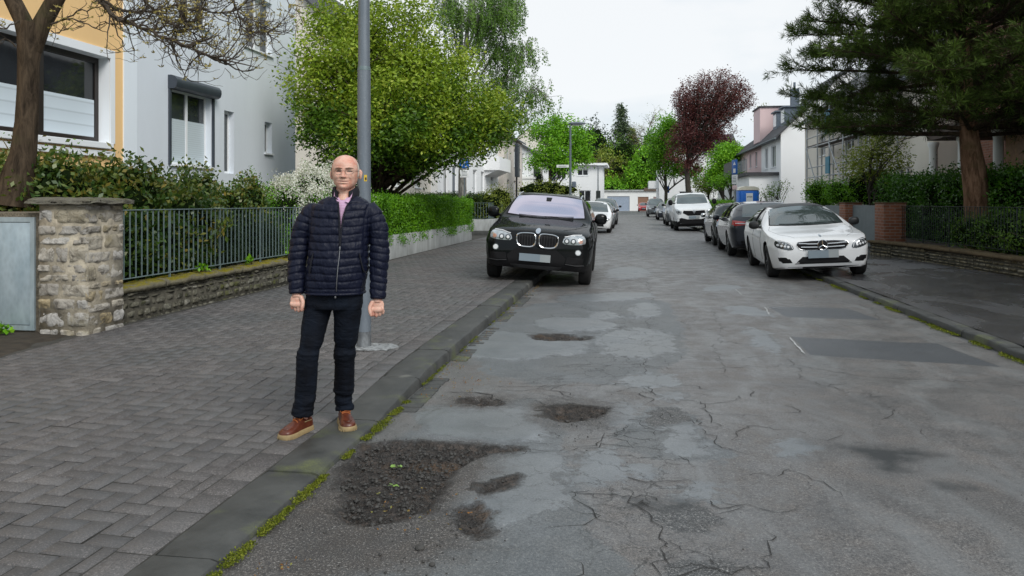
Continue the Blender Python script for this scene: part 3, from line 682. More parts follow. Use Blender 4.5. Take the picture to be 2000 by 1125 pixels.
# --- moss, litter and chippings
def tufts(name,pts,size,mat,label=None,cat=None,up=.6,kind='stuff',seed=1,per=3):
    rr=np.random.RandomState(seed); n=len(pts)*per; P=np.repeat(np.array(pts),per,axis=0)+rr.normal(0,size*.5,(n,3))*[1,1,.25]
    d=rr.normal(0,1,(n,3)); d[:,2]=np.abs(d[:,2])*up+.25; d/=np.linalg.norm(d,axis=1)[:,None]
    o=leaves(name,P,d,size,size*.45,mat,rr); tag(o,label,cat,None,kind); return o
def leaves(name,P,D,L,W,mats,rr,parent=None,origin=None,mi=None,up_bias=0.0,droop=.0,clus=None):
    n=len(P); L=L*(.7+.6*rr.rand(n))[:,None]; W=W*(.7+.6*rr.rand(n))[:,None]
    s=rr.normal(0,1,(n,3)); 
    if up_bias: s=np.cross(D,np.array([0,0,1.0])+rr.normal(0,up_bias,(n,3)))
    else: s=np.cross(D,s)
    s/=(np.linalg.norm(s,axis=1)[:,None]+1e-9); nn=np.cross(D,s)
    a=P; b=P+D*L*.5+s*W*.5+nn*L*.06; c=P+D*L-np.array([0,0,1.0])*L*droop; d=P+D*L*.5-s*W*.5+nn*L*.06
    V=np.stack([a,b,c,d],1).reshape(-1,3); Fq=(np.arange(n)*4)[:,None]+np.array([0,1,2,3])[None,:]
    R=rr.rand(n) if clus is None else np.clip(clus*.65+rr.rand(n)*.35,0,1)
    return obj_np(name,V,Fq,mats,parent,origin,rnd=R,mi=mi)
rr=np.random.RandomState(9)
def along(x0,y0,y1,zf,dens,wid,thr,seed,sc=2.2):
    out=[]
    for _ in range(int((y1-y0)*dens)):
        y=rr.uniform(y0,y1); k=fbm(y*sc,seed,0,3)
        if k>thr: out.append((x0+rr.normal(0,wid*(.5+min(1.2,(k-thr)*3))),y,zf(y)))
    return out
mossL=along(KL1+.03,2.55,5.6,lambda y:.012,1000,.012,-.06,3,2.6)+along(KL1+.02,5.6,11,lambda y:.02,200,.008,.05,7)
mossR=along(KR0-.03,7.0,20,lambda y:.012,420,.025,-.02,11,1.2)
tufts('kerb_moss',[p for p in mossL],.0125,M['moss'],'yellow-green moss strip growing along the left kerb beside the broken road','moss',seed=4)
tufts('kerb_moss',[p for p in mossR],.018,M['moss'],'patchy moss and weeds along the right kerb in front of the white car','moss',seed=5)
lit=[]
for (a,b,s,n) in [((1195,757),None,.05,60)]: pass
for (px,py,s,n) in [(900,745,.10,60),(930,757,.12,60),(880,718,.05,50),(1020,575,.15,120),(565,1112,.04,26),(770,1000,.08,40),(860,1005,.06,30),(1640,560,.2,60),(830,740,.04,40)]:
    cx,cy=G(px,py)
    for _ in range(int(n*.4)): lit.append((cx+rr.normal(0,s*1.2),cy+rr.normal(0,s*1.9),.010))
for _ in range(150): y=rr.uniform(8,22); lit.append((WR-.12-abs(rr.normal(0,.12)),y,.145))
for _ in range(240): y=rr.uniform(5.5,16); lit.append((KL1+.06+abs(rr.normal(0,.04)),y,.012))
tufts('leaf_litter',lit,.015,M['litter'],'brown leaf crumbs lying in the gutters and on the road','leaf litter',seed=6,per=2,up=.2)
# chippings in the potholes
def chips(name,cents,label):
    V=[];Fq=[];R=[]; q=np.random.RandomState(12); base=np.array([(1,0,0),(-1,0,0),(0,1,0),(0,-1,0),(0,0,1),(0,0,-1)],float); tf=[(0,2,4),(2,1,4),(1,3,4),(3,0,4),(2,0,5),(1,2,5),(3,1,5),(0,3,5)]
    for (x,y,z,s) in cents:
        o=len(V); b=base*(s*(.6+.8*q.rand(6,1)))*[1,1,.6]; a=q.rand()*6.28; ca,sa=math.cos(a),math.sin(a)
        for v in b: V.append((x+v[0]*ca-v[1]*sa,y+v[0]*sa+v[1]*ca,z+v[2]))
        Fq.extend([(o+i,o+j,o+k) for i,j,k in tf]); R.extend([q.rand()]*8)
    return tag(obj_np(name,V,np.array(Fq),M['stonebit'],rnd=R),label,'gravel',None,'stuff')
cs=[]
for k,p in enumerate(POT):
    xs_=[a for a,b in p]; ys_=[b for a,b in p]; A=(max(xs_)-min(xs_))*(max(ys_)-min(ys_)); n=int(A*(3200 if k==0 else 900))
    X=rr.uniform(min(xs_)-.05,max(xs_)+.05,n); Y=rr.uniform(min(ys_)-.1,max(ys_)+.1,n); S=sdf(p,X,Y)
    for x,y,s in zip(X,Y,S):
        if s>-.035 and (k==0 or rr.rand()<.6): cs.append((x,y,-.022+.01*rr.rand(),min(.016,.0022+rr.exponential(.0042))))
        elif s>-.22 and rr.rand()<.10: cs.append((x,y,.004,abs(rr.normal(0,.003))+.002))
for (px,py,s,n) in [(1000,930,.12,60),(940,960,.10,70),(840,1100,.12,30),(930,1010,.15,110),(770,1080,.15,40),(1050,850,.25,60),(900,850,.3,50)]:
    cx,cy=G(px,py)
    for _ in range(n): cs.append((cx+rr.normal(0,s),cy+rr.normal(0,s),.006,abs(rr.normal(0,.003))+.002))
for _ in range(420): cs.append((rr.uniform(-1.5,3.4),rr.uniform(2.4,9),.005,rr.uniform(.0015,.0045)))
chips('loose_gravel',[c for c in cs if c[0]>KL1+.02],'dark loose chippings in and around the potholes')
# ---------------------------------------------------------------- foliage tools
def fol_pts(blobs,n,rr,outer=.35,gap=None,gsc=1.2,zcut=None):
    """clump centres spread through ellipsoids [(cx,cy,cz,rx,ry,rz[,w])]"""
    w=np.array([(b[6] if len(b)>6 else 1)*(b[3]*b[4]*b[5])**(2/3) for b in blobs]); w/=w.sum(); out=[]
    while len(out)<n:
        b=blobs[rr.choice(len(blobs),p=w)]; d=rr.normal(0,1,3); d/=np.linalg.norm(d); k=rr.rand()**outer
        bump=1+.22*fbm(d[0]*1.8,d[1]*1.8,d[2]*1.8,3,int(abs(b[0]*7+b[1]*3))%50)*2
        p=np.array(b[:3])+d*k*np.array(b[3:6])*bump
        if zcut is not None and p[2]<zcut: continue
        if gap is not None and fbm(p[0]*gsc,p[1]*gsc,p[2]*gsc,2,7)<gap: continue
        out.append(p)
    return np.array(out)
def leafcloud(name,cents,per,spread,L,W,mats,rr,parent=None,origin=None,droop=0,flat=.6,matfn=None,upw=0.0,zs=1.0,clus=True):
    n=len(cents)*per; P=np.repeat(cents,per,axis=0)+rr.normal(0,1,(n,3))*[spread,spread,spread*zs]
    D=rr.normal(0,1,(n,3)); D[:,2]=D[:,2]*flat-droop+upw; D/=np.linalg.norm(D,axis=1)[:,None]
    mi=None
    if matfn is not None: mi=matfn(P)
    cl=np.repeat(rr.rand(len(cents)),per) if clus else None
    return leaves(name,P,D,L,W,mats,rr,parent,origin,mi=mi,clus=cl)
def bez(a,b,c,n=6):
    a,b,c=Vector(a),Vector(b),Vector(c); return [a*(1-t)**2+b*2*t*(1-t)+c*t*t for t in [i/n for i in range(n+1)]]
def limbs(mb,trunk,cents,nb,rr,r0=.06,tip=.008,rise=.3,seg=5,sub=3,start=.3,subtargets=None,m=0,twr=.006):
    """trunk: list of points; branches go from trunk to clump centres"""
    T=[Vector(p) for p in trunk]; ends=[]
    for i in range(nb):
        c=Vector(cents[rr.randint(len(cents))]); t=start+(1-start)*rr.rand(); k=t*(len(T)-1); j=min(len(T)-2,int(k)); s=T[j].lerp(T[j+1],k-j)
        if s.z>c.z+.3: s=T[max(0,int(start*(len(T)-1)))].copy()
        L=(c-s).length; mid=s.lerp(c,.5)+Vector((rr.normal(0,.06),rr.normal(0,.06),rise*.35))*L
        p=bez(s,mid,c,7); R=r0*(.5+.7*rr.rand()); mb.tube(p,[R*(1-i_/7)**.8+tip for i_ in range(8)],seg,m,cap=False)
        for q in range(sub):
            a=p[2+rr.randint(5)]; cc=Vector(cents[rr.randint(len(cents))]); 
            best=None
            for _ in range(12):
                z=Vector(cents[rr.randint(len(cents))]); 
                if best is None or (z-a).length<(best-a).length: best=z
            mb.tube(bez(a,a.lerp(best,.5)+Vector((0,0,.1)),best,4),[R*.45*(1-i_/4)+twr for i_ in range(5)],4,m,cap=False)
    return mb
def hedge(name,label,cat,x0,y0,z0,x1,y1,z1,mat,L=.05,n=9000,seed=1,group=None,core=.10,bul=.06,top_rough=.05,per=4,rot=None,mats2=None,faces=('top','front','side')):
    rr=np.random.RandomState(seed); t=thing(name,label,cat,((x0+x1)/2,(y0+y1)/2,z0),0,group)
    org=((x0+x1)/2,(y0+y1)/2,z0); areas={'top':(x1-x0)*(y1-y0),'px':(y1-y0)*(z1-z0),'nx':(y1-y0)*(z1-z0),'ny':(x1-x0)*(z1-z0)}
    ks=list(areas); w=np.array([areas[k] for k in ks]); w/=w.sum(); cnt=(w*n).astype(int); P=[]
    for k,c in zip(ks,cnt):
        u=rr.rand(c); v=rr.rand(c); dep=-np.abs(rr.normal(0,.05,c))
        if k=='top': p=np.stack([x0+u*(x1-x0),y0+v*(y1-y0),np.full(c,z1)+dep+rr.exponential(top_rough*.5,c)],-1)
        elif k=='px': p=np.stack([x1+dep,y0+u*(y1-y0),z0+v*(z1-z0)],-1)
        elif k=='nx': p=np.stack([x0-dep,y0+u*(y1-y0),z0+v*(z1-z0)],-1)
        else: p=np.stack([x0+u*(x1-x0),y0-dep,z0+v*(z1-z0)],-1)
        b=np.array([fbm(a[0]*1.3,a[1]*1.3,a[2]*1.3,3,seed) for a in p]); nrm={'top':(0,0,1),'px':(1,0,0),'nx':(-1,0,0),'ny':(0,-1,0)}[k]
        p=p+np.array(nrm)[None,:]*(b*bul*2)[:,None]; P.append(p)
    P=np.vstack(P); leafcloud('foliage',P,per,L*.8,L,L*.55,mat,rr,t,org,flat=.9,upw=.15)
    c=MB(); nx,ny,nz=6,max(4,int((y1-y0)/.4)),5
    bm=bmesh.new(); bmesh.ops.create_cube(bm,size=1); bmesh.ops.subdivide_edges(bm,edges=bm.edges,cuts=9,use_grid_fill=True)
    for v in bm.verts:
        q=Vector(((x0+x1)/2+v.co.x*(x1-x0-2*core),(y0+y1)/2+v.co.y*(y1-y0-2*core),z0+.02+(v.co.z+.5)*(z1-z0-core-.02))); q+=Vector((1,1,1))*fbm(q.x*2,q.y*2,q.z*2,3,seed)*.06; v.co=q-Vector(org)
    me=bpy.data.meshes.new('stems_core'); bm.to_mesh(me); bm.free(); me.materials.append(M['core']); o=bpy.data.objects.new('stems_core',me); C.objects.link(o); o.parent=t  # near-black core added inside for opacity; no stems modelled here
    return t
def shrub(name,label,cat,blobs,mat,L=.06,n=900,per=10,spread=.09,seed=1,base=None,group=None,stems_core=10,W=None,outer=.35,gap=None,extra=None,core=True,upw=.2,droop=0,twig='twig',partname='foliage',zcut=None):
    rr=np.random.RandomState(seed); b=np.array([x[:6] for x in blobs]); base=base or (float(b[:,0].mean()),float(b[:,1].mean()),float((b[:,2]-b[:,5]).min()))
    t=thing(name,label,cat,base,0,group); cents=fol_pts(blobs,n,rr,outer,gap,zcut=zcut)
    leafcloud(partname,cents,per,spread,L,W or L*.5,mat,rr,t,base,flat=.9,upw=upw,droop=droop)
    if extra: 
        nm,m2,n2,per2,sp2,L2=extra; c2=fol_pts(blobs,n2,rr,.12,None,zcut=zcut); leafcloud(nm,c2,per2,sp2,L2,L2*.8,m2,rr,t,base,flat=.9,upw=.3)
    mb=MB()
    for i in range(stems_core):
        c=cents[rr.randint(len(cents))]; s=(base[0]+rr.normal(0,.08),base[1]+rr.normal(0,.08),base[2]-.02)
        mb.tube(bez(s,((s[0]+c[0])/2,(s[1]+c[1])/2,s[2]+(c[2]-s[2])*.7),tuple(c),5),[.012*(1-i_/6)+.003 for i_ in range(6)],4,0,cap=False)
    if core:  # near-black filler blobs added among the stems to keep foliage opaque
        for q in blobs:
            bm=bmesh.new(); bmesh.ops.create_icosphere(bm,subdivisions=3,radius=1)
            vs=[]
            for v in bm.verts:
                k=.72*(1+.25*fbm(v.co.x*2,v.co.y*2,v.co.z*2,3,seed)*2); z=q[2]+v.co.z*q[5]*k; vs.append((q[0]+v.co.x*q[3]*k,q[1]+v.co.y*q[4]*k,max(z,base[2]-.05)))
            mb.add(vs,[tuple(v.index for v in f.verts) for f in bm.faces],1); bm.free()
    mb.build('stems_core',[M[twig],M['core']],t,base,fixn=False); return t
def tree(name,label,base,trunk,rad,blobs,leafm,barkm,n=1500,per=20,spread=.25,L=.08,W=None,seed=1,nb=30,r0=.06,group=None,outer=.4,gap=None,droop=0,upw=0,sub=3,start=.35,gsc=1.2,rise=.3,matfn=None,zcut=None,cat='tree',zs=1.0,flat=.6,bb=None):
    rr=np.random.RandomState(seed); t=thing(name,label,cat,base,0,group); cents=fol_pts(blobs,n,rr,outer,gap,gsc,zcut)
    mb=MB(); mb.tube(trunk,rad,12,0,cap=False); limbs(mb,trunk,fol_pts(bb,400,rr,.5) if bb else cents,nb,rr,r0,rise=rise,sub=sub,start=start); mb.build('trunk',barkm,t,base,smooth=False,fixn=False).data.polygons.foreach_set('use_smooth',[True]*len(mb.f))
    leafcloud('crown',cents,per,spread,L,W or L*.55,leafm,rr,t,base,droop=droop,upw=upw,matfn=matfn,zs=zs,flat=flat); return t
# ---------------------------------------------------------------- walls, fences, gate pillars
def rubble(mb,o,U,N,length,height,rowh,sw,prot=.03,seed=0,gap=.012,nu=7,nv=6,m=0,jit=.012):
    """irregular stones on a wall face: o = lower corner, U along, N outward"""
    rnd=random.Random(seed); o=Vector(o); U=Vector(U); N=Vector(N); Z=Vector((0,0,1)); z=0
    while z<height-.02:
        h=min(rnd.uniform(*rowh),height-z); 
        if height-z-h<rowh[0]*.5: h=height-z
        u=-rnd.uniform(0,.0)
        while u<length-.01:
            w=rnd.uniform(*sw); 
            if length-u-w<sw[0]*.6: w=length-u
            pr=prot*rnd.uniform(.4,1.25); cs=[(u+gap*.5+rnd.uniform(0,jit),z+gap*.5+rnd.uniform(0,jit)),(u+w-gap*.5-rnd.uniform(0,jit),z+gap*.5+rnd.uniform(0,jit)),(u+w-gap*.5-rnd.uniform(0,jit),z+h-gap*.5-rnd.uniform(0,jit)),(u+gap*.5+rnd.uniform(0,jit),z+h-gap*.5-rnd.uniform(0,jit))]
            sd=rnd.randint(0,90); vs=[];fs=[]; tilt=rnd.uniform(-.3,.3)
            for j in range(nv):
                for i in range(nu):
                    a,b=i/(nu-1),j/(nv-1); ex=min(a,1-a)*2; ey=min(b,1-b)*2
                    # rounded outline
                    k=.10 if (i in(0,nu-1) and j in(0,nv-1)) else 0; a2=a+(.5-a)*k; b2=b+(.5-b)*k
                    x=(cs[0][0]*(1-a2)+cs[1][0]*a2)*(1-b2)+(cs[3][0]*(1-a2)+cs[2][0]*a2)*b2; y=(cs[0][1]*(1-a2)+cs[1][1]*a2)*(1-b2)+(cs[3][1]*(1-a2)+cs[2][1]*a2)*b2
                    edge=i in(0,nu-1) or j in(0,nv-1)
                    d=-.007 if edge else pr*min(1,(min(ex*2.2,1)*min(ey*2.2,1))**.22)*(1+tilt*(b-.5)*2)+fbm(x*9,y*9,sd,4)*.030+fbm(x*30,y*30,sd,2)*.010
                    p=o+U*x+Z*y+N*d; vs.append(p)
            for j in range(nv-1):
                for i in range(nu-1): fs.append((j*nu+i,j*nu+i+1,(j+1)*nu+i+1,(j+1)*nu+i))
            mb.add(vs,fs,m,rnd.random()); u+=w
        z+=h
def capstones(mb,x0,x1,y0,y1,z,th,sl,seed=0,m=0,along='y',over=0.0,wav=.012):
    rnd=random.Random(seed); y=y0
    while y<y1-.05:
        L=rnd.uniform(*sl)
        if y1-y-L<sl[0]*.5: L=y1-y
        ny=max(3,int(L/.06)); nx=7; dz=rnd.uniform(-.008,.008); ov=rnd.uniform(-.012,.015); vs=[];fs=[]; K=nx+2; sd=rnd.randint(0,99)
        for j in range(ny+1):
            v=y+.004+(L-.008)*j/ny; a=x0; b=x1+ov+over+fbm(v*4,sd,0,3)*.03
            row=[(a,z-th)]+[(a+(b-a)*i/(nx-1),z+dz+fbm((a+(b-a)*i/(nx-1))*7,v*7,sd,4)*wav*1.6-(.012 if i in(0,nx-1) else 0)) for i in range(nx)]+[(b-.01,z-th+fbm(v*6,3,sd,3)*.015)]
            for (q,h) in row: vs.append((q,v,h) if along=='y' else (v,q,h))
        n=K
        for j in range(ny):
            for i in range(n-1): fs.append((j*n+i,j*n+i+1,(j+1)*n+i+1,(j+1)*n+i))
            fs.append((j*n+n-1,j*n,(j+1)*n,(j+1)*n+n-1))
        fs.append(tuple(reversed(range(n)))); fs.append(tuple(ny*n+i for i in range(n)))
        mb.add(vs,fs,m,rnd.random()); y+=L
# --- gate pillar
px0,px1,py0,py1=-5.99,-5.41,7.06,7.66
pil=thing('gate_pillar','weathered limestone gate pillar with flat slab cap beside the grey metal cabinet','pillar',((px0+px1)/2,(py0+py1)/2,.08))
org=tuple(pil.location); mb=MB(); mb.box(px0+.02,py0+.02,.02,px1-.02,py1-.02,1.45,1,.5)
rubble(mb,(px0,py0+.02,.08),(1,0,0),(0,-1,0),px1-px0,1.37,(.07,.19),(.14,.42),.014,3,.004,11,8,0,.016)
rubble(mb,(px1-.02,py0,.08),(0,1,0),(1,0,0),py1-py0,1.37,(.07,.19),(.14,.42),.014,4,.004,11,8,0,.016)
rubble(mb,(px0+.02,py1,.08),(0,-1,0),(-1,0,0),py1-py0,1.37,(.07,.19),(.14,.42),.03,5,.014,5,5)
rubble(mb,(px1,py1-.02,.08),(-1,0,0),(0,1,0),px1-px0,1.37,(.07,.19),(.14,.42),.03,6,.014,5,5)
mb.build('masonry',[M['stone'],M['mortar']],pil,org,smooth=False,rnd=True,fixn=False).data.polygons.foreach_set('use_smooth',[True]*len(mb.f))
cp=MB(); bm=bmesh.new(); bmesh.ops.create_cube(bm,size=1); bmesh.ops.subdivide_edges(bm,edges=bm.edges,cuts=15,use_grid_fill=True)
for v in bm.verts:
    q=Vector(((px0+px1)/2+v.co.x*(.60+.13),(py0+py1)/2+v.co.y*(.60+.13),1.482+v.co.z*.055)); n=fbm(q.x*5,q.y*5,q.z*5,4,2); e=max(abs(v.co.x),abs(v.co.y))
    q+=Vector((v.co.x,v.co.y,0))*n*.10*(1 if e>.49 else 0)+Vector((0,0,1))*(n*.02-(.015 if e>.47 and v.co.z>0 else 0)); v.co=q
cp.add([tuple(v.co) for v in bm.verts],[tuple(v.index for v in f.verts) for f in bm.faces]); bm.free()
cp.build('cap',M['capstone'],pil,org,smooth=False).data.polygons.foreach_set('use_smooth',[True]*len(cp.f))
# --- metal cabinet left of pillar
cab=thing('bin_cabinet','exposed aggregate bin cabinet with galvanised steel door left of the stone pillar','cabinet',(-6.75,7.6,.08)); org=tuple(cab.location)
b=MB(); b.box(-7.5,7.16,.05,-6.03,8.4,1.36,bv=.012); b.build('housing',M['aggregate'],cab,org,smooth=True)
b=MB()
x0,x1,z0,z1,yf=-7.44,-6.075,.14,1.315,7.135
b.box(x0,yf,z0,x0+.05,7.158,z1); b.box(x1-.05,yf,z0,x1,7.158,z1); b.box(x0+.05,yf,z1-.05,x1-.05,7.158,z1); b.box(x0+.05,yf,z0,x1-.05,7.158,z0+.05); b.build('door_frame',M['galv'],cab,org)
b=MB(); b.box(x0+.056,yf+.006,z0+.056,x1-.056,7.157,z1-.056,bv=.004); d=b.build('door',M['galv'],cab,org,smooth=True)
b=MB(); b.box(-6.9,yf-.004,.80,-6.86,yf+.005,.86,bv=.004); b.build('lock',M['plastic'],d,org)
# --- low stone wall with cap, left
w=thing('garden_wall','low mossy limestone wall with cap slabs running from the stone pillar under the green railing','wall',(WL-.15,11.2,.08)); org=tuple(w.location)
b=MB(); b.box(WL-.28,py1,.0,WL-.005,14.9,.46,1,.5); rubble(b,(WL,py1,.07),(0,1,0),(1,0,0),14.9-py1,.39,(.05,.11),(.08,.26),.016,11,.010,7,6,0,.022)
b.build('masonry',[M['wstone'],M['dmortar']],w,org,rnd=True,fixn=False).data.polygons.foreach_set('use_smooth',[True]*len(b.f))
b=MB(); capstones(b,WL-.32,WL+.05,py1+.005,14.9,.53,.075,(.55,1.1),5); b.build('cap',M['capmoss'],w,org,rnd=True).data.polygons.foreach_set('use_smooth',[True]*len(b.f))
# --- railing
def railing(label,p0,p1,z0,z1,bay,sp,mat,group=None,name='railing',bw=.006,rw=.018,post=.0,zb=None,cat='railing'):
    p0=Vector(p0);p1=Vector(p1); L=(p1-p0).length; U=(p1-p0)/L; ang=math.atan2(U.y,U.x); t=thing(name,label,cat,(p0.x,p0.y,zb if zb is not None else z0),ang,group)
    def part(nm,fn):
        b=MB(); fn(b); return b.build(nm,mat,t,None)
    off=-(zb if zb is not None else z0)
    part('top_rail',lambda b:b.box(0,-rw,z1+off-.012,L,rw,z1+off,bv=.003)); part('bottom_rail',lambda b:b.box(0,-rw*.8,z0+off,L,rw*.8,z0+off+.012,bv=.003))
    n=max(1,int(round(L/bay))); 
    for i in range(n):
        a=L*i/n; c=L*(i+1)/n
        def bars(b):
            k=int((c-a)/sp)
            for j in range(1,k+1):
                u=a+(c-a)*j/(k+1); b.box(u-bw,-bw,z0+off+.012,u+bw,bw,z1+off-.012)
        part('bar_panel',bars)
        part('post',lambda b:b.box(a+.001,-.012,(zb if zb is not None else z0)+off-.01,a+.02,.012,z1+off-.0125))
    return t
railing('long green-grey steel bar railing on the low mossy wall left of the man',(WL-.13,py1+.02,0),(WL-.13,14.9,0),.585,1.385,1.25,.112,M['fence'],zb=.50)
# --- concrete wall under the bright hedge
w=MB(); w.box(WL-.26,14.92,-.02,WL,27.2,.68,bv=.02); tag(w.build('concrete_wall',M['concrete'],None,(WL-.13,21,0),smooth=True),'pale streaked concrete retaining wall under the bright clipped hedge','wall')
hedge('clipped_hedge','bright green clipped hedge on the pale concrete wall behind the black car','hedge',WL-.95,14.6,.45,WL-.02,27.4,1.53,M['l_hedge'],.05,19000,3,per=5,bul=.05,top_rough=.05)
for k in range(1):
    rr=np.random.RandomState(31); cc=np.array([(WL+.02+.03*rr.rand(),rr.uniform(14.9,27),.66-abs(rr.normal(0,.10))*(1 if fbm(i*.37,1)>0 else .2)) for i in range(260)])
# --- wall across the side lane and next front garden
w=thing('concrete_wall','grey concrete wall with dark plinth across the side lane behind the black car','wall',(-9,31.2,.1)); org=tuple(w.location)
b=MB(); b.box(-14,31.15,.1,WL-.05,31.4,.76,bv=.015); b.box(WL-.3,31.4,.1,WL-.052,60,.76,bv=.015); b.build('wall_body',M['concrete'],w,org,smooth=True)
b=MB(); b.box(-14,30.98,.0,WL+.08,31.148,.30,bv=.02); b.build('plinth',M['kerb'],w,org,smooth=True)
railing('dark bar railing on the concrete wall across the side lane',(-13.9,31.27,0),(WL-.1,31.27,0),.80,1.45,1.6,.12,M['fence'],zb=.755)
railing('dark bar railing along the front garden beyond the black car',(WL-.16,31.5,0),(WL-.16,59,0),.80,1.45,1.9,.14,M['fence'],zb=.755)
# --- right low stone wall (slightly curved)
wp=[(7.02,4),(7.0,8),(6.98,11),(6.93,14),(6.82,16.5),(6.66,18.6),(6.45,20.2),(6.25,21.2)]
w=thing('garden_wall','low buff stone wall with brown cap slabs under the dark shrubs right of the white car','wall',(7,13,.1)); org=tuple(w.location)
b=MB(); c=MB()
for i,(a,e) in enumerate(zip(wp[:-1],wp[1:])):
    U=Vector((e[0]-a[0],e[1]-a[1],0)); L=U.length; U.normalize(); N=Vector((-U.y,U.x,0))
    rubble(b,(a[0],a[1],.09),U,N,L,.34,(.05,.10),(.12,.34),.015,40+i,.014,6,5,0,.02)
    q=[(a[0]+.02,a[1],0),(e[0]+.02,e[1],0),(e[0]+.3,e[1],0),(a[0]+.3,a[1],0)]; b.prism(q,(0,0,.43),1)
    b.m[-6:]=[1]*6
    m0=len(c.v); capstones(c,-.06,.34,0,L,.49,.07,(.5,1.0),20+i); ang=Matrix.Rotation(math.atan2(U.y,U.x)-PI/2,4,'Z')
    for k in range(m0,len(c.v)):
        v=Vector(c.v[k]); v=Vector((.28-v.x if False else v.x,v.y,v.z)); v=ang@v; c.v[k]=(v.x+a[0],v.y+a[1],v.z)
b.build('masonry',[M['rwstone'],M['dmortar']],w,org,rnd=True,fixn=False).data.polygons.foreach_set('use_smooth',[True]*len(b.f))
c.build('cap',M['rcap'],w,org,rnd=True).data.polygons.foreach_set('use_smooth',[True]*len(c.f))
# --- brick gate piers with grey gate leaves
def pier(label,x0,y0,sx,sy,h):
    t=thing('brick_pier',label,'pier',(x0+sx/2,y0+sy/2,.12),0,'brick piers by the grey gates')
    b=MB(); b.box(-sx/2,-sy/2,-.06,sx/2,sy/2,h,bv=.006); b.build('shaft',M['brick'],t,smooth=True)
    b=MB(); b.box(-sx/2-.02,-sy/2-.02,h,sx/2+.02,sy/2+.02,h+.035,bv=.01); b.build('cap',M['rcap'],t,smooth=True)
pier('front brick gate pier next to the bonnet of the white car',6.62,21.25,.55,.75,1.32)
pier('second brick gate pier behind the windscreen pillar of the white car',6.72,25.2,.5,.7,1.32)
def leaf(label,xa,ya,xb,yb,h0,h1):
    U=Vector((xb-xa,yb-ya,0)); L=U.length; t=thing('garden_gate',label,'gate',(xa,ya,.14),math.atan2(U.y,U.x)); n=max(1,int(L/1.0))
    b=MB(); b.box(0,-.02,h0,L,.02,h0+.05); b.box(0,-.02,h1-.05,L,.02,h1); b.box(0,-.02,h0+.05,.05,.02,h1-.05); b.box(L-.05,-.02,h0+.05,L,.02,h1-.05); b.build('frame',M['gatep'],t)
    b=MB(); b.box(.05,-.012,h0+.05,L-.05,.012,h1-.05); b.build('panel',M['gatep'],t)
leaf('grey sheet metal gate between the two brick piers',6.9,22.03,6.95,25.17,.05,1.24)
leaf('grey sheet metal gate beyond the second brick pier',7.0,25.95,7.05,29.0,.05,1.22)
railing('dark green bar railing behind the low stone wall on the right',(7.45,4.0,0),(7.05,21.3,0),.55,1.38,1.5,.13,M['fence_d'],zb=.42)
# ---------------------------------------------------------------- houses
def facade(mb,o,U,N,L,z0,z1,holes,rev=.18,m=0,mr=None):
    """wall sheet with openings and reveals; holes (u0,u1,z0,z1)"""
    o=Vector(o);U=Vector(U);N=Vector(N);Z=Vector((0,0,1)); mr=m if mr is None else mr
    us=sorted({0,L,*[h[0] for h in holes],*[h[1] for h in holes]}); zs=sorted({z0,z1,*[h[2] for h in holes],*[h[3] for h in holes]})
    P=lambda u,z,d=0: o+U*u+Z*z-N*d
    for a,b in zip(us[:-1],us[1:]):
        for c,d in zip(zs[:-1],zs[1:]):
            cu,cz=(a+b)/2,(c+d)/2
            if any(h[0]<cu<h[1] and h[2]<cz<h[3] for h in holes): continue
            mb.add([P(a,c),P(b,c),P(b,d),P(a,d)],[(0,1,2,3)],m)
    for (a,b,c,d) in holes:
        for q in ([P(a,c),P(a,d),P(a,d,rev),P(a,c,rev)],[P(b,c),P(b,c,rev),P(b,d,rev),P(b,d)],[P(a,c),P(a,c,rev),P(b,c,rev),P(b,c)],[P(a,d),P(b,d),P(b,d,rev),P(a,d,rev)]): mb.add(q,[(0,1,2,3)],mr)
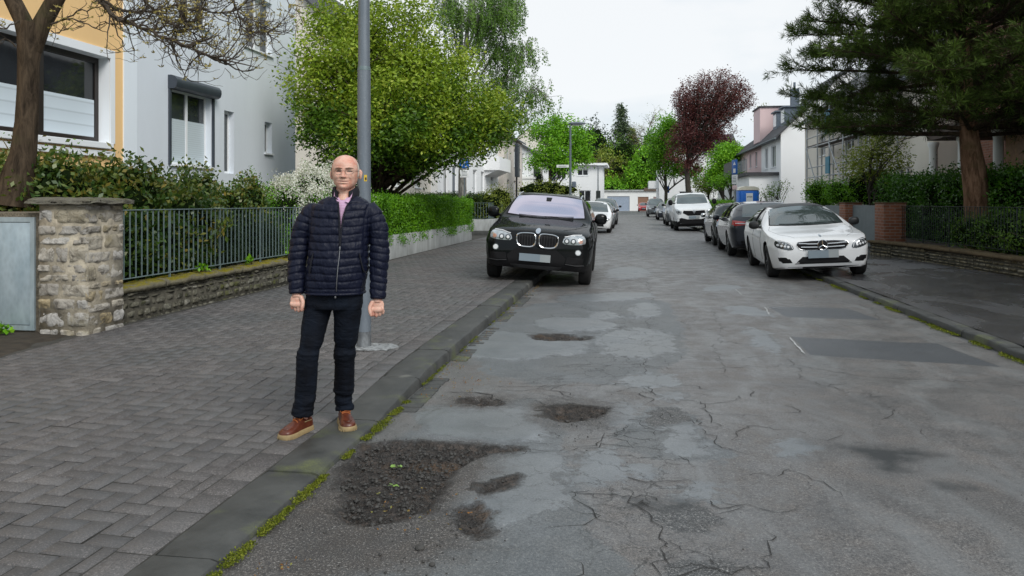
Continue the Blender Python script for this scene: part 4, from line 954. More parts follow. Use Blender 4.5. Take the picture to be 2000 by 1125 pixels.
class House:
    def __init__(s,name,label,loc,cat='house',group=None): s.t=thing(name,label,cat,loc,0,group); s.o=tuple(loc)
    def add(s,nm,mb,mat,parent=None,smooth=False): return mb.build(nm,mat,parent or s.t,s.o,smooth=smooth)
    def window(s,o,U,N,h,rev=.18,frame='pvc',glass='wglass',mull=(.5,),blind=None,bh=.6,sill=True,trans=None,fw=.06,curtain=None,name='window'):
        o=Vector(o);U=Vector(U);N=Vector(N);Z=Vector((0,0,1)); a,b,c,d=h; R=Matrix((U,N,Z)).transposed()
        def bx(mb,u0,u1,z0,z1,d0,d1,m=0):
            vs=[o+U*u+N*(-q)+Z*z for u in(u0,u1) for q in(d0,d1) for z in(z0,z1)]
            mb.add(vs,[(0,1,3,2),(4,6,7,5),(0,4,5,1),(2,3,7,6),(0,2,6,4),(1,5,7,3)],m)
        f=MB(); d0,d1=rev-.07,rev-.003
        bx(f,a+.002,a+fw,c+.002,d-.002,d0,d1); bx(f,b-fw,b-.002,c+.002,d-.002,d0,d1); bx(f,a+fw,b-fw,c+.002,c+fw,d0,d1); bx(f,a+fw,b-fw,d-fw,d-.002,d0,d1)
        ed=[a+fw]; 
        for k in mull: u=a+(b-a)*k; bx(f,u-fw*.55,u+fw*.55,c+fw,d-fw,d0-.008,d1); ed+= [u-fw*.55,u+fw*.55]
        ed.append(b-fw)
        if trans: 
            for i in range(0,len(ed),2): bx(f,ed[i],ed[i+1],c+(d-c)*trans-fw*.4,c+(d-c)*trans+fw*.4,d0+.003,d1)
        w=s.add(name,f,M[frame])
        g=MB(); bx(g,a+fw*.5,b-fw*.5,c+fw*.5,d-fw*.5,rev-.045,rev-.035); s.add('pane',g,M[glass],w)
        if blind:
            g=MB()
            for i in range(0,len(ed),2): bx(g,ed[i]+.01,ed[i+1]-.01,c+fw,c+fw+(d-c-2*fw)*bh,rev-.06,rev-.048)
            s.add('blind',g,M[blind],w)
        if curtain:
            g=MB()
            for i in range(0,len(ed),2): bx(g,ed[i]+.005,ed[i]+.005+(ed[i+1]-ed[i])*curtain,c+fw,d-fw,rev-.058,rev-.049)
            s.add('curtain',g,M['curtain'],w)
        if sill: g=MB(); bx(g,a-.05,b+.05,c-.045,c-.003,-.06,rev-.072); s.add('sill',g,M['w_trim'] if frame=='pvc' else M[frame],w)
        return w
U=(0,1,0); N=(1,0,0)
# orange house ------------------------------------------------
XF=-10.0
yA=YX(XF,240); hA=House('terrace_house','orange rendered terraced house with big dark framed window behind the bare tree',(XF,8,.3))
Z=lambda X,px,py: CH-(py-HY)/F*DX(X,px)
y0=3.0; w1=YX(XF-.0,205); w0=YX(XF,215)
mb=MB(); holes=[(5.3,w0-y0-.02,2.62,4.28)]
facade(mb,(XF,y0,0),U,N,yA-y0,.2,9.5,holes,.30,0,1); facade(mb,(XF,y0,0),(-1,0,0),(0,-1,0),8,.2,9.5,[],.1)
hA.add('wall',mb,[M['w_orange'],M['w_trim']])
mb=MB(); a,b_,c,d=holes[0]
for q in ((a-.16,a,c-.0,d+.16),(b_,b_+.13,c-.0,d+.16),(a,b_,d,d+.16)): mb.box(XF+.002,y0+q[0],q[2],XF+.03,y0+q[1],q[3])
hA.add('window_surround',mb,M['w_trim'])
hA.window((XF,y0,0),U,N,holes[0],.30,'brownframe','wglass_d',(.33,.72,),'blind_big',.50,sill=False,fw=.11)
mb=MB(); mb.box(XF-.25,y0+a,c-.12,XF+.10,y0+b_,c-.002,bv=.01); mb.box(XF+.0,y0+a-.1,c-.28,XF+.06,y0+b_+.1,c-.16,bv=.01); hA.add('window_sill',mb,M['w_trim'])
# grey house ---------------------------------------------------
yB=YX(XF,577); hB=House('terrace_house','pale grey rendered terraced house with dark roller shutter box behind the white blossom',(XF,20,.3))
y0=yA; r_=lambda pa,pb,z0,z1:(YX(XF,pa)-y0,YX(XF,pb)-y0,z0,z1)
zz=lambda py,px: CH+(HY-py)/abs(px-1225)*abs(XF)/1.0*1.0
H=[r_(333,412,2.32,4.02),r_(438,457,2.2,3.78),r_(517,531,2.85,3.72),r_(345,410,5.62,7.1),r_(477,531,5.62,7.1),r_(345,410,8.6,9.8),r_(477,531,8.6,9.8)]
mb=MB(); facade(mb,(XF,y0+.42,0),U,N,yB-y0-.42,.2,10.4,[(h[0]-.42,h[1]-.42,h[2],h[3]) for h in H],.20); facade(mb,(XF,yB,0),(-1,0,0),(0,1,0),9,.2,10.4,[],.1); hB.add('wall',mb,M['w_grey'])
mb=MB(); mb.box(XF-.3,y0-.0,.2,XF+.025,y0+.419,10.4); hB.add('corner_strip',mb,M['w_bluewhite'])
o_=(XF,y0,0)
hB.window(o_,U,N,H[0],.20,'pvc','wglass',(.5,),'blind',.62,sill=True); hB.window(o_,U,N,H[1],.20,'pvc','wglass',(),None,sill=False); hB.window(o_,U,N,H[2],.20,'pvc','wglass',(),None,sill=True)
for i in (3,4,5,6): hB.window(o_,U,N,H[i],.20,'pvc','wglass',(.5,),None,curtain=.45)
# roller shutter box + rails
a,b_=y0+H[0][0],y0+H[0][1]; pr=[(XF,3.98),(XF+.14,3.98),(XF+.20,4.02),(XF+.225,4.10),(XF+.22,4.18),(XF+.17,4.25),(XF+.08,4.28),(XF,4.28)]
mb=MB(); mb.prism([(x,a-.10,z) for x,z in pr],(0,b_-a+.20,0)); sh=hB.add('shutter_box',mb,M['anthracite'],smooth=True)
for yy in (a-.09,b_+.03): mb=MB(); mb.box(XF+.002,yy,2.3,XF+.05,yy+.06,3.979); hB.add('shutter_rail',mb,M['anthracite'])
# house C behind the hornbeam
def simple_house(label,y0,y1,xf,zt,wm,rows,gable=None,roofm='roof',depth=9,glass='wglass',side=-1,name='terrace_house',z0=.2,group=None,eave=.25,pitch=.8,ridge=None,sidewin=(),frame='pvc',hip=False):
    """side -1: left row (facade looks +X), +1: right row"""
    h=House(name,label,(xf,(y0+y1)/2,.3),group=group); n=(1,0,0) if side<0 else (-1,0,0); hs=[r[:4] for r in rows]
    mb=MB(); facade(mb,(xf,y0,0),(0,1,0),n,y1-y0,z0,zt,hs,.16)
    s=-1 if side<0 else 1; rz=zt+(depth/2)*pitch
    facade(mb,(xf,y0,0),(s,0,0),(0,-1,0),depth,z0,zt,[q[:4] for q in sidewin],.14); facade(mb,(xf,y1,0),(s,0,0),(0,1,0),depth,z0,zt,[],.1)
    for yy in (y0,y1): mb.add([(xf,yy,zt),(xf+s*depth,yy,zt),(xf+s*depth/2,yy,rz)],[(0,1,2)])
    h.add('wall',mb,M[wm])
    for r in rows:
        kw=r[4] if len(r)>4 else {}; h.window((xf,y0,0),(0,1,0),n,r[:4],.16,**kw)
    for r in sidewin: h.window((xf,y0,0),(s,0,0),(0,-1,0),r[:4],.14,**(r[4] if len(r)>4 else {}))
    rb=MB(); e=eave; t_=.12
    for k in (0,1):
        xe=xf-s*e if k==0 else xf+s*(depth+e); ze=zt-e*pitch; xr=xf+s*depth/2
        q=[(xe,y0-.18,ze+.02),(xr,y0-.18,rz+.02),(xr,y1+.18,rz+.02),(xe,y1+.18,ze+.02)]; rb.prism(q,(0,0,t_))
    rf=h.add('roof',rb,M[roofm])
    g=MB(); g.tube([(xf-s*(e+.05),y0-.18,zt-e*pitch+.04),(xf-s*(e+.05),y1+.18,zt-e*pitch+.04)],.065,6); h.add('gutter',g,M['signgrey'])
    return h
dkw=dict(frame='pvc',glass='wglass')
shw=dict(blind='shutter_w',bh=.9,mull=())
simple_house('tall cream house with steep roof hidden behind the big hornbeam tree',28.6,40,-10.4,7.4,'w_cream',[(2,3,2.2,3.8),(5,6.2,2.2,3.8),(8.3,9.4,2.2,3.8),(2,3.2,5,6.4),(5,6.2,5,6.4),(8.3,9.4,5,6.4)],depth=10,pitch=.95,side=-1)
yc=40.0
h=simple_house('white house with tall narrow windows and a bracketed balcony behind the parking sign',yc,yc+19.5,-10.0,7.0,'w_white2',
 [(1.2,2.3,1.2,3.6,dict(mull=(.5,))),(3.4,4.6,1.6,3.6,dict(blind='shutter',bh=.98,mull=())),(6.2,7.6,1.6,3.6,dict(mull=(.5,))),(9.4,10.6,1.4,3.6,shw),(12.2,13.4,1.4,3.6,shw),(16.0,17.4,.9,3.4,shw),(2,3.2,4.6,6.2),(6.2,7.6,4.6,6.2),(9.6,11,4.6,6.2),(16,17.4,4.2,6.4,shw)],depth=9,pitch=.5)
b=MB(); b.box(-9.998,yc+13.4,3.75,-8.9,yc+18.6,3.92); b.box(-8.95,yc+13.4,3.92,-8.9,yc+18.6,4.7); b.box(-9.998,yc+13.4,3.92,-8.95,yc+13.45,4.7); b.prism([(-9.998,yc+13.6,3.35),(-9.998,yc+13.6,3.75),(-9.1,yc+13.6,3.75)],(0,4.8,0)); h.add('balcony',b,M['w_white2'])
railing('slim white bar railing at the entrance of the white house',(-9.3,yc+.4,0),(-9.3,yc+2.4,0),1.2,2.1,2,.14,M['signgrey'],zb=.4)
yd=yc+19.5
simple_house('beige rendered house with plain windows beyond the white balcony house',yd,yd+10.5,-9.55,6.9,'w_beige',[(1.5,2.7,1.6,3.3,shw),(5.2,6.4,1.6,3.3,shw),(8.3,9.3,1.6,3.3,shw),(1.5,2.7,4.5,6,shw),(5.2,6.4,4.5,6,shw),(8.2,9.4,4.5,6,shw)],depth=9,pitch=.5,roofm='roof_brown')
ye=yd+10.5
h=simple_house('small white house with a shrub balcony seen behind the dark post',ye,ye+18,-9.9,6.9,'w_white',[(2.5,4,1.3,3.3,shw),(6.5,8,1.3,3.3,shw),(11,12.5,1.3,3.3,shw),(2.5,4,4.3,6.2),(7,8.5,4.3,6.2),(12,13.5,4.3,6.2)],depth=9,pitch=.5)
b=MB(); b.box(-9.898,ye+2,3.7,-8.7,ye+8,3.9); b.box(-9.898,ye+2.1,.4,-8.8,ye+7.9,3.7); h.add('bay',b,M['w_white'])
railing('grey balcony railing on the small white house',(-8.75,ye+2.1,0),(-8.75,ye+7.9,0),3.95,4.8,3,.12,M['fence_d'],zb=3.9)
# corner white house at the far left end (flat canopy)
D=104; xa,ya_=XY(1128,D); xb,yb_=XY(1176,D)
h=House('corner_house','white flat roofed corner house at the far end of the street left side',(xa,ya_,.2))
def pr(px,D): return XY(px,D)
x0,x1,yf=-11.5,-3.35,105
mb=MB(); hs=[(4.75,6.25,5.1,5.95),(4.95,6.6,1.55,3.1),(2.0,3.2,4.6,6.0)]
facade(mb,(x0,yf,0),(1,0,0),(0,-1,0),x1-x0,0,6.5,hs,.15); facade(mb,(x1,yf,0),(0,1,0),(1,0,0),9,0,6.5,[],.1); h.add('wall',mb,M['w_white2'])
for q in hs: h.window((x0,yf,0),(1,0,0),(0,-1,0),q,.15,mull=(.5,),fw=.09,glass='wglass_d')
b=MB(); b.box(x0-.6,yf-.7,6.5,x1+.7,yf+10,6.78); h.add('roof',b,M['w_white2']); b=MB(); b.box(x0+1.3,yf-.06,4.4,x0+1.8,yf-.005,6.1); h.add('shutter',b,M['slate_wall'])
# brown roofed house peeping over
simple_house('distant house with brown tiled roof above the bright street tree',112,124,-9.5,8.6,'w_cream',[(1,2,6,7.5)],depth=9,pitch=.9,roofm='roof_brown')
# end of street: garage row
h=House('garage_row','low white garage row with pale blue and pink doors closing the end of the street',(2,131,.1),cat='garages')
gx0,gx1,gy=-4.6,9.5,133
mb=MB(); hs=[(1.2,5.0,0,2.5),(9.0,11.4,0,2.4),(6.4,8.2,0,2.4)]; facade(mb,(gx0,gy,.0),(1,0,0),(0,-1,0),gx1-gx0,0,3.35,hs,.2); facade(mb,(gx0,gy,0),(0,1,0),(-1,0,0),6,0,3.35,[],.2); mb.box(gx0+.01,gy+.3,0,gx1-.01,gy+6,3.3); h.add('wall',mb,M['w_white'])
for q,mt in zip(hs,('slate_wall','w_pink','roof_brown')):
    b=MB(); b.box(gx0+q[0],gy+.1,q[2],gx0+q[1],gy+.16,q[3]); h.add('garage_door',b,plain('door_'+mt,{'slate_wall':(.30,.36,.45),'w_pink':(.40,.28,.28),'roof_brown':(.25,.14,.09)}[mt],.6))
b=MB(); b.box(gx0-.2,gy-.25,3.35,gx0+7.4,gy+6.2,3.6); h.add('roof',b,M['concrete']); b=MB(); b.box(gx0+7.45,gy-.25,3.35,gx1+.2,gy+6.2,3.95); h.add('roof',b,M['roof_brown'])
# white house at far right end behind the beech
h=House('corner_house','white rendered house behind the copper beech trunk at the far right',(7,104,.2))
x0,x1,yf=4.15,14,103; mb=MB(); hs=[(2.6,4.4,1.0,2.9),(2.7,4.2,4.9,6.6)]
facade(mb,(x0,yf,0),(1,0,0),(0,-1,0),x1-x0,0,8.2,hs,.15); facade(mb,(x0,yf,0),(0,1,0),(-1,0,0),10,0,8.2,[],.1); h.add('wall',mb,M['w_white2'])
for q in hs: h.window((x0,yf,0),(1,0,0),(0,-1,0),q,.15,fw=.08,glass='wglass_d',mull=(.5,))
b=MB(); b.box(x0-1.3,yf+.5,3.3,x0-.002,yf+5,3.45); b.box(x0-1.3,yf+.5,3.45,x0-1.24,yf+5,4.3); b.box(x0-1.239,yf+.5,3.45,x0-.003,yf+.56,4.3); h.add('balcony',b,M['w_white2'])
b=MB(); b.prism([(x0-.3,yf-.4,8.2),(x1+.3,yf-.4,8.2),(x1+.3,yf+5,10.6),(x0-.3,yf+5,10.6)],(0,0,.15)); h.add('roof',b,M['roof'])
# --- right row -------------------------------------------------
XR=10.5
# white gabled house with pink neighbour
ya,yb=YX(XR,1525),YX(XR,1440)
g0=ya; R=lambda px:YX(XR,px)-g0
h=House('terrace_house','white gabled house with slate dormers and a porch balcony',(XR,60,.3))
L=R(1487)
hs=[(R(1515),R(1506),4.0,5.6),(R(1500),R(1494),4.0,5.6),(R(1514),R(1503),1.0,2.7)]
mb=MB(); facade(mb,(XR,g0,0),(0,1,0),(-1,0,0),L,.2,6.2,hs,.15)
facade(mb,(XR,g0,0),(1,0,0),(0,-1,0),9,.2,6.2,[],.1); mb.add([(XR,g0,6.2),(XR+9,g0,6.2),(XR+4.5,g0,10.6)],[(0,1,2)]); h.add('wall',mb,M['w_white2'])
for q in hs: h.window((XR,g0,0),(0,1,0),(-1,0,0),q,.15,mull=(.5,))
def rroof(h,y0,y1,zt,rz,xf=XR,dep=9,mat='roof',e=.35):
    b=MB(); p=(rz-zt)/(dep/2); b.prism([(xf-e,y0-.15,zt-e*p+.02),(xf+1.2,y0-.15,zt+.6*p),(xf+1.2,y1,zt+.6*p),(xf-e,y1,zt-e*p+.02)],(0,0,.14))
    b=MB(); b.prism([(xf-e,y0-.2,zt-e*p+.02),(xf+dep/2,y0-.2,rz+.02),(xf+dep/2,y1+.0,rz+.02),(xf-e,y1+.0,zt-e*p+.02)],(0,0,.14)); b.prism([(xf+dep/2,y0-.2,rz+.02),(xf+dep+e,y0-.2,zt-e*p),(xf+dep+e,y1,zt-e*p),(xf+dep/2,y1,rz+.02)],(0,0,.14)); rf=h.add('roof',b,M[mat])
    g=MB(); g.tube([(xf-e-.05,y0-.2,zt-e*p+.03),(xf-e-.05,y1,zt-e*p+.03)],.07,6); h.add('gutter',g,M['signgrey']); return rf
rf=rroof(h,g0,g0+L,6.2,10.6)
for yy in (g0+2.2,g0+5.2):
    b=MB(); b.box(XR+.7,yy,7.0,XR+2.4,yy+1.5,8.3); b.box(XR+.55,yy-.15,8.3,XR+2.6,yy+1.65,8.4); d=h.add('dormer',b,M['slate_wall']); b=MB(); b.box(XR+.67,yy+.2,7.25,XR+.699,yy+1.3,8.15); h.add('window',b,M['pvc'],d)
# porch block + balcony
yp0,yp1=g0-.0+R(1523),g0+R(1478)
b=MB(); b.box(XR-2.0,yp0+.4,.2,XR-.002,yp1,3.35); h.add('porch',b,M['w_white2']); b=MB(); b.box(XR-2.25,yp0+.2,3.35,XR-.002,yp1+.2,3.58); h.add('porch_roof',b,M['roof'])
b=MB(); b.box(XR-2.02,yp0+1.4,.3,XR-2.002,yp0+2.5,2.5); b.box(XR-2.02,yp0+4.4,.3,XR-2.002,yp0+5.4,2.5); h.add('door',b,M['shutter_w'])
railing('thin balcony railing over the porch of the white gabled house',(XR-2.15,yp0+.4,0),(XR-2.15,yp0+6,0),3.7,4.55,3,.16,M['signgrey'],zb=3.58)
b=MB(); b.box(XR-2.2,yp0+6.2,3.6,XR-2.12,yp1+3.5,4.75); tag(b.build('balcony_screen',M['black'],None,(XR-2.2,yp0+7,3.6)),'black fabric screen on the balcony above the porch','screen')
# pink house behind
y2=g0+L; L2=13.0; h=House('terrace_house','pink rendered house with a tall pink roof box behind the white gabled house',(XR,y2+6,.3)); hs=[(2,3,4.4,5.6),(5,6,4.4,5.6),(8.5,9.5,4.4,5.6),(2,3.2,1.4,2.8),(6,7.2,1.4,2.8)]
mb=MB(); facade(mb,(XR,y2+.003,0),(0,1,0),(-1,0,0),L2,.2,6.1,hs,.15); facade(mb,(XR,y2+L2,0),(1,0,0),(0,1,0),9,.2,6.1,[],.1); h.add('wall',mb,M['w_pink'])
for q in hs: h.window((XR,y2,0),(0,1,0),(-1,0,0),q,.15,mull=())
rroof(h,y2+.003,y2+L2,6.1,9.6)
b=MB(); b.box(XR-.05,y2+.0+.3,6.3,XR+4.0,y2+3.4,9.0); bx=h.add('roof_box',b,M['w_pink']); b=MB(); b.box(XR-.15,y2+.2,9.0,XR+4.1,y2+3.5,9.12); h.add('roof_edge',b,M['roof'],bx)
b=MB(); b.box(XR+2.1,y2-.9,8.6,XR+2.7,y2-.4,10.3); b.box(XR+2.3,y2-.75,10.3,XR+2.45,y2-.6,10.8); h.add('chimney',b,M['slate_wall'])
y3=y2+L2; simple_house('distant white house at the end of the right hand row',y3,y3+14,XR-.3,5.6,'w_white',[(2,3,4,5.2),(6,7,4,5.2),(2,3,1.4,2.8)],depth=9,side=1,pitch=.7)
# scaffolded house
ya2,yb2=28.5,YX(XR,1572)
def hh(pa,pb,z0,z1,**k): return (YX(XR,pb)-ya2,YX(XR,pa)-ya2,z0,z1,k)
hs=[hh(1598,1612,1.0,2.6,mull=(.5,),glass='wglass_d'),hh(1645,1672,1.0,2.6,glass='wglass_d'),hh(1600,1612,4.0,5.4),hh(1650,1668,4.0,5.4,mull=(.5,)),(2,3.6,1.2,2.8),(2,3.6,4.0,5.4),(7,8.2,1.2,2.8),(7,8.2,4.0,5.4)]
hs=[(q[0],q[1],q[2],q[3],q[4] if len(q)>4 else {}) if q[0]<q[1] else (q[1],q[0],q[2],q[3],q[4] if len(q)>4 else {}) for q in hs]
# window order fixes
simple_house('cream white house behind the scaffold right of the gabled house',ya2,yb2,XR,6.3,'w_cream',hs,depth=10,side=1,pitch=.85,eave=.4)
# scaffold
s=thing('scaffold','galvanised tube scaffold with plank decks on the cream house front','scaffold',(XR-.9,40,.3)); org=tuple(s.location)
sy=[31,33.3,35.6,37.9,40.2,42.5]; 
for i,y in enumerate(sy):
    for x in (XR-1.1,XR-.35):
        b=MB(); b.tube([(x,y,.3),(x,y,6.9)],.04,8); b.build('standard',M['alu'],s,org)
for z in (2.25,4.3,6.1):
    b=MB()
    for x in (XR-1.1,XR-.35):
        for dz in ((0,.5,1.0) if x<XR-.9 else (0,)): 
            if z+dz<6.9: b.tube([(x,sy[0],z+dz),(x,sy[-1],z+dz)],.032,6)
    b.build('ledger',M['alu'],s,org); b=MB(); b.box(XR-1.06,sy[0],z+.05,XR-.4,sy[-1],z+.11); b.build('deck',M['dwood'],s,org)
for i_,z0_,z1_ in ((0,.4,2.2),(3,.4,2.2),(2,2.3,4.3),(4,2.3,4.3)): b=MB(); b.tube([(XR-1.14,sy[i_],z0_),(XR-1.14,sy[i_+1],z1_)],.03,6); b.build('brace',M['alu'],s,org)
for (px,py,D,wz,hz,lb) in ((1663,237,36,.9,1.1,'blue insulation sheet hung on the upper scaffold deck'),(1657,322,36,.7,.8,'blue sheet leaning on the lower scaffold deck')):
    x,y,z=P3(px,py,D); b=MB(); b.box(XR-1.2,y-wz/2,z-hz/2,XR-1.16,y+wz/2,z+hz/2); tag(b.build('sheet',M['teal'],None,(XR-1.18,y,z-hz/2)),lb,'sheet')
# brick house with columned porch
h=House('brick_house','dark red brick house with white porch columns behind the pine tree',(11.5,21,.3))
XB=11.3; yb0,yb1=5,27.6
hs=[(YX(XB,1868)-yb0-.5,YX(XB,1868)-yb0+.6,.9,3.4,dict(frame='brownframe',glass='wglass_d')),(7,9,1.4,3.2,{}),(16,18,5,6.6,{}),(10,12,5,6.6,{})]
mb=MB(); facade(mb,(XB,yb0,0),(0,1,0),(-1,0,0),yb1-yb0,.2,8.6,[q[:4] for q in hs],.2); facade(mb,(XB,yb0,0),(1,0,0),(0,-1,0),9,.2,8.6,[],.1); facade(mb,(XB,yb1,0),(1,0,0),(0,1,0),9,.2,8.6,[],.1); h.add('wall',mb,M['brickh'])
for q in hs: h.window((XB,yb0,0),(0,1,0),(-1,0,0),q[:4],.2,**q[4])
b=MB(); b.prism([(XB-.5,yb0-.3,8.5),(XB+5,yb0-.3,12),(XB+5,yb1+.3,12),(XB-.5,yb1+.3,8.5)],(0,0,.2)); h.add('roof',b,M['roof'])
b=MB(); b.box(9.1,14.0,3.35,XB-.002,25.2,3.7); h.add('porch_roof',b,M['dwood'])
for px in (1823,1880,1950):
    y=YX(9.5,px); b=MB(); b.lathe([(.17,.3),(.17,.45),(.13,.5),(.12,3.15),(.16,3.25),(.16,3.345)],(9.5,y,0),'z',16); h.add('column',b,M['w_white'],smooth=True)
b=MB(); b.box(9.3,13.4,.3,9.6,14.9,3.345); h.add('brick_side',b,M['brickh']); y=YX(10.3,1990)
b=MB(); b.box(10.25,y-1.8,.3,XB-.003,y+.6,3.345); dr=h.add('wood_panel',b,M['wood'])
b=MB(); yy=YX(10.2,1995); b.box(10.20,yy-.1,1.72,10.249,yy+.12,2.1,bv=.01); ic=h.add('intercom',b,M['white_plastic'],dr)
# ---------------------------------------------------------------- planting
# left front garden shrubs
shrub('laurel_shrub','big dark photinia shrub with reddish young shoots rising behind the stone pillar and cabinet','shrub',
 [(-7.7,9.0,1.25,.75,.8,.85),(-6.9,8.9,1.15,.6,.6,.80),(-6.35,9.0,1.15,.5,.55,.72),(-8.5,9.4,1.2,.8,.8,.8),(-6.1,9.8,1.1,.45,.7,.62),(-7.0,8.62,1.35,.55,.38,.78),(-7.75,8.6,1.3,.5,.35,.75),(-6.5,9.2,1.45,.5,.5,.62)],M['l_photinia'],.085,4000,9,.07,11,base=(-7.1,9.1,.35),W=.044,outer=.22,upw=.55,stems_core=24)
shrub('laurel_shrub','dark evergreen shrub behind the railing just right of the stone pillar','shrub',
 [(-6.15,8.6,.95,.38,.7,.45),(-6.2,9.6,.95,.40,.7,.42)],M['l_dark'],.075,1300,9,.06,12,base=(-6.2,9.1,.38),W=.044,outer=.22,upw=.4)
shrub('evergreen_shrub','dark red tipped shrub in front of the pale grey wall under the roller shutter','shrub',
 [(-6.9,11.3,1.25,.55,.75,.78),(-6.6,12.4,1.15,.5,.6,.68)],M['l_photinia'],.07,1500,8,.07,13,base=(-6.8,11.7,.38),W=.040,outer=.25,upw=.6)
shrub('yew_shrub','feathery dark green conifer shrub seen through the railing','shrub',
 [(-6.25,11.0,.85,.42,.8,.45),(-6.2,12.3,.8,.42,.8,.42)],M['l_yew'],.07,1700,10,.05,14,base=(-6.2,11.6,.38),W=.010,outer=.25,droop=.2)
shrub('box_hedge','bright low green hedge between the red tipped shrub and the white blossom','hedge',
 [(-6.9,13.2,1.2,.5,.8,.72),(-6.8,14.6,1.15,.5,.8,.7)],M['l_hedge'],.045,900,10,.06,15,base=(-6.9,13.8,.38),outer=.2)
shrub('spring_shrub','yellow-green leafy shrub behind the railing beside the man','shrub',
 [(-6.0,13.7,.75,.3,.6,.33),(-6.0,12.9,.62,.22,.4,.2)],M['l_bright'],.06,260,8,.06,16,base=(-6.0,13.6,.38),outer=.3,core=False)
shrub('blossom_shrub','round shrub covered in white blossom behind the railing and the man','shrub',
 [(-6.65,15.6,1.45,.62,.85,.80),(-6.3,14.9,1.15,.4,.5,.62),(-6.7,16.8,1.35,.55,.6,.72),(-6.9,14.6,1.35,.45,.5,.6)],M['l_hedge'],.04,700,9,.07,17,base=(-6.6,15.6,.38),outer=.25,extra=('blossom',M['l_flower'],5200,8,.035,.038))
shrub('blossom_shrub','small trailing shrub with white flowers between the lamp post and the clipped hedge','shrub',
 [(-5.95,16.6,1.2,.4,.6,.62)],M['l_hedge'],.045,350,9,.06,18,base=(-5.95,16.6,.38),outer=.25,extra=('blossom',M['l_flower'],240,6,.03,.032))
shrub('garden_shrub','rounded dark shrub showing above the clipped hedge under the big tree','shrub',
 [(-7.6,20.5,1.35,.6,.9,.6),(-7.7,23.5,1.45,.6,.9,.6)],M['l_dark'],.06,500,9,.08,19,base=(-7.6,21.5,.38),outer=.25)
shrub('garden_shrub','pale green shrub in the garden above the clipped hedge','shrub',
 [(-7.9,18.6,1.4,.5,.8,.5)],M['l_hedge'],.055,350,9,.08,20,base=(-7.9,18.6,.38),outer=.25)
hedge('garden_hedge','flat topped dark hedge behind the lane wall railing left of the black car','hedge',-9.8,32.2,.45,-6.2,33.8,1.75,M['l_dark'],.07,3500,21,per=4)
shrub('garden_shrub','golden green loose shrub beside the dark hedge behind the black car','shrub',[(-6.1,33.2,1.2,.8,1.2,.8),(-6.0,36,1.4,.7,1.6,.9)],M['l_olive'],.08,700,8,.1,22,base=(-6.2,34,.38),outer=.25)
# ivy sprigs in the gap
shrub('ivy_plant','small ivy sprig at the foot of the grey metal cabinet','plant',[(-6.34,6.98,.17,.14,.08,.10)],M['l_bright'],.065,22,3,.03,23,base=(-6.34,6.98,.10),outer=.5,core=False,W=.06,stems_core=3,twig='twig_y')
for i,(y,s) in enumerate(((9.6,.10),(10.9,.08),(13.6,.07),(12.3,.06))):
    shrub('ivy_plant','little weed leaves on the mossy wall cap, '+('nearest the stone pillar','second from the stone pillar','nearest the man','third from the stone pillar')[i],'plant',[(WL-.10,y,.60,s*.6,s,.05)],M['l_bright'],.05,14,3,.02,24+i,base=(WL-.10,y,.54),outer=.5,core=False,W=.045,stems_core=2,twig='twig_y')
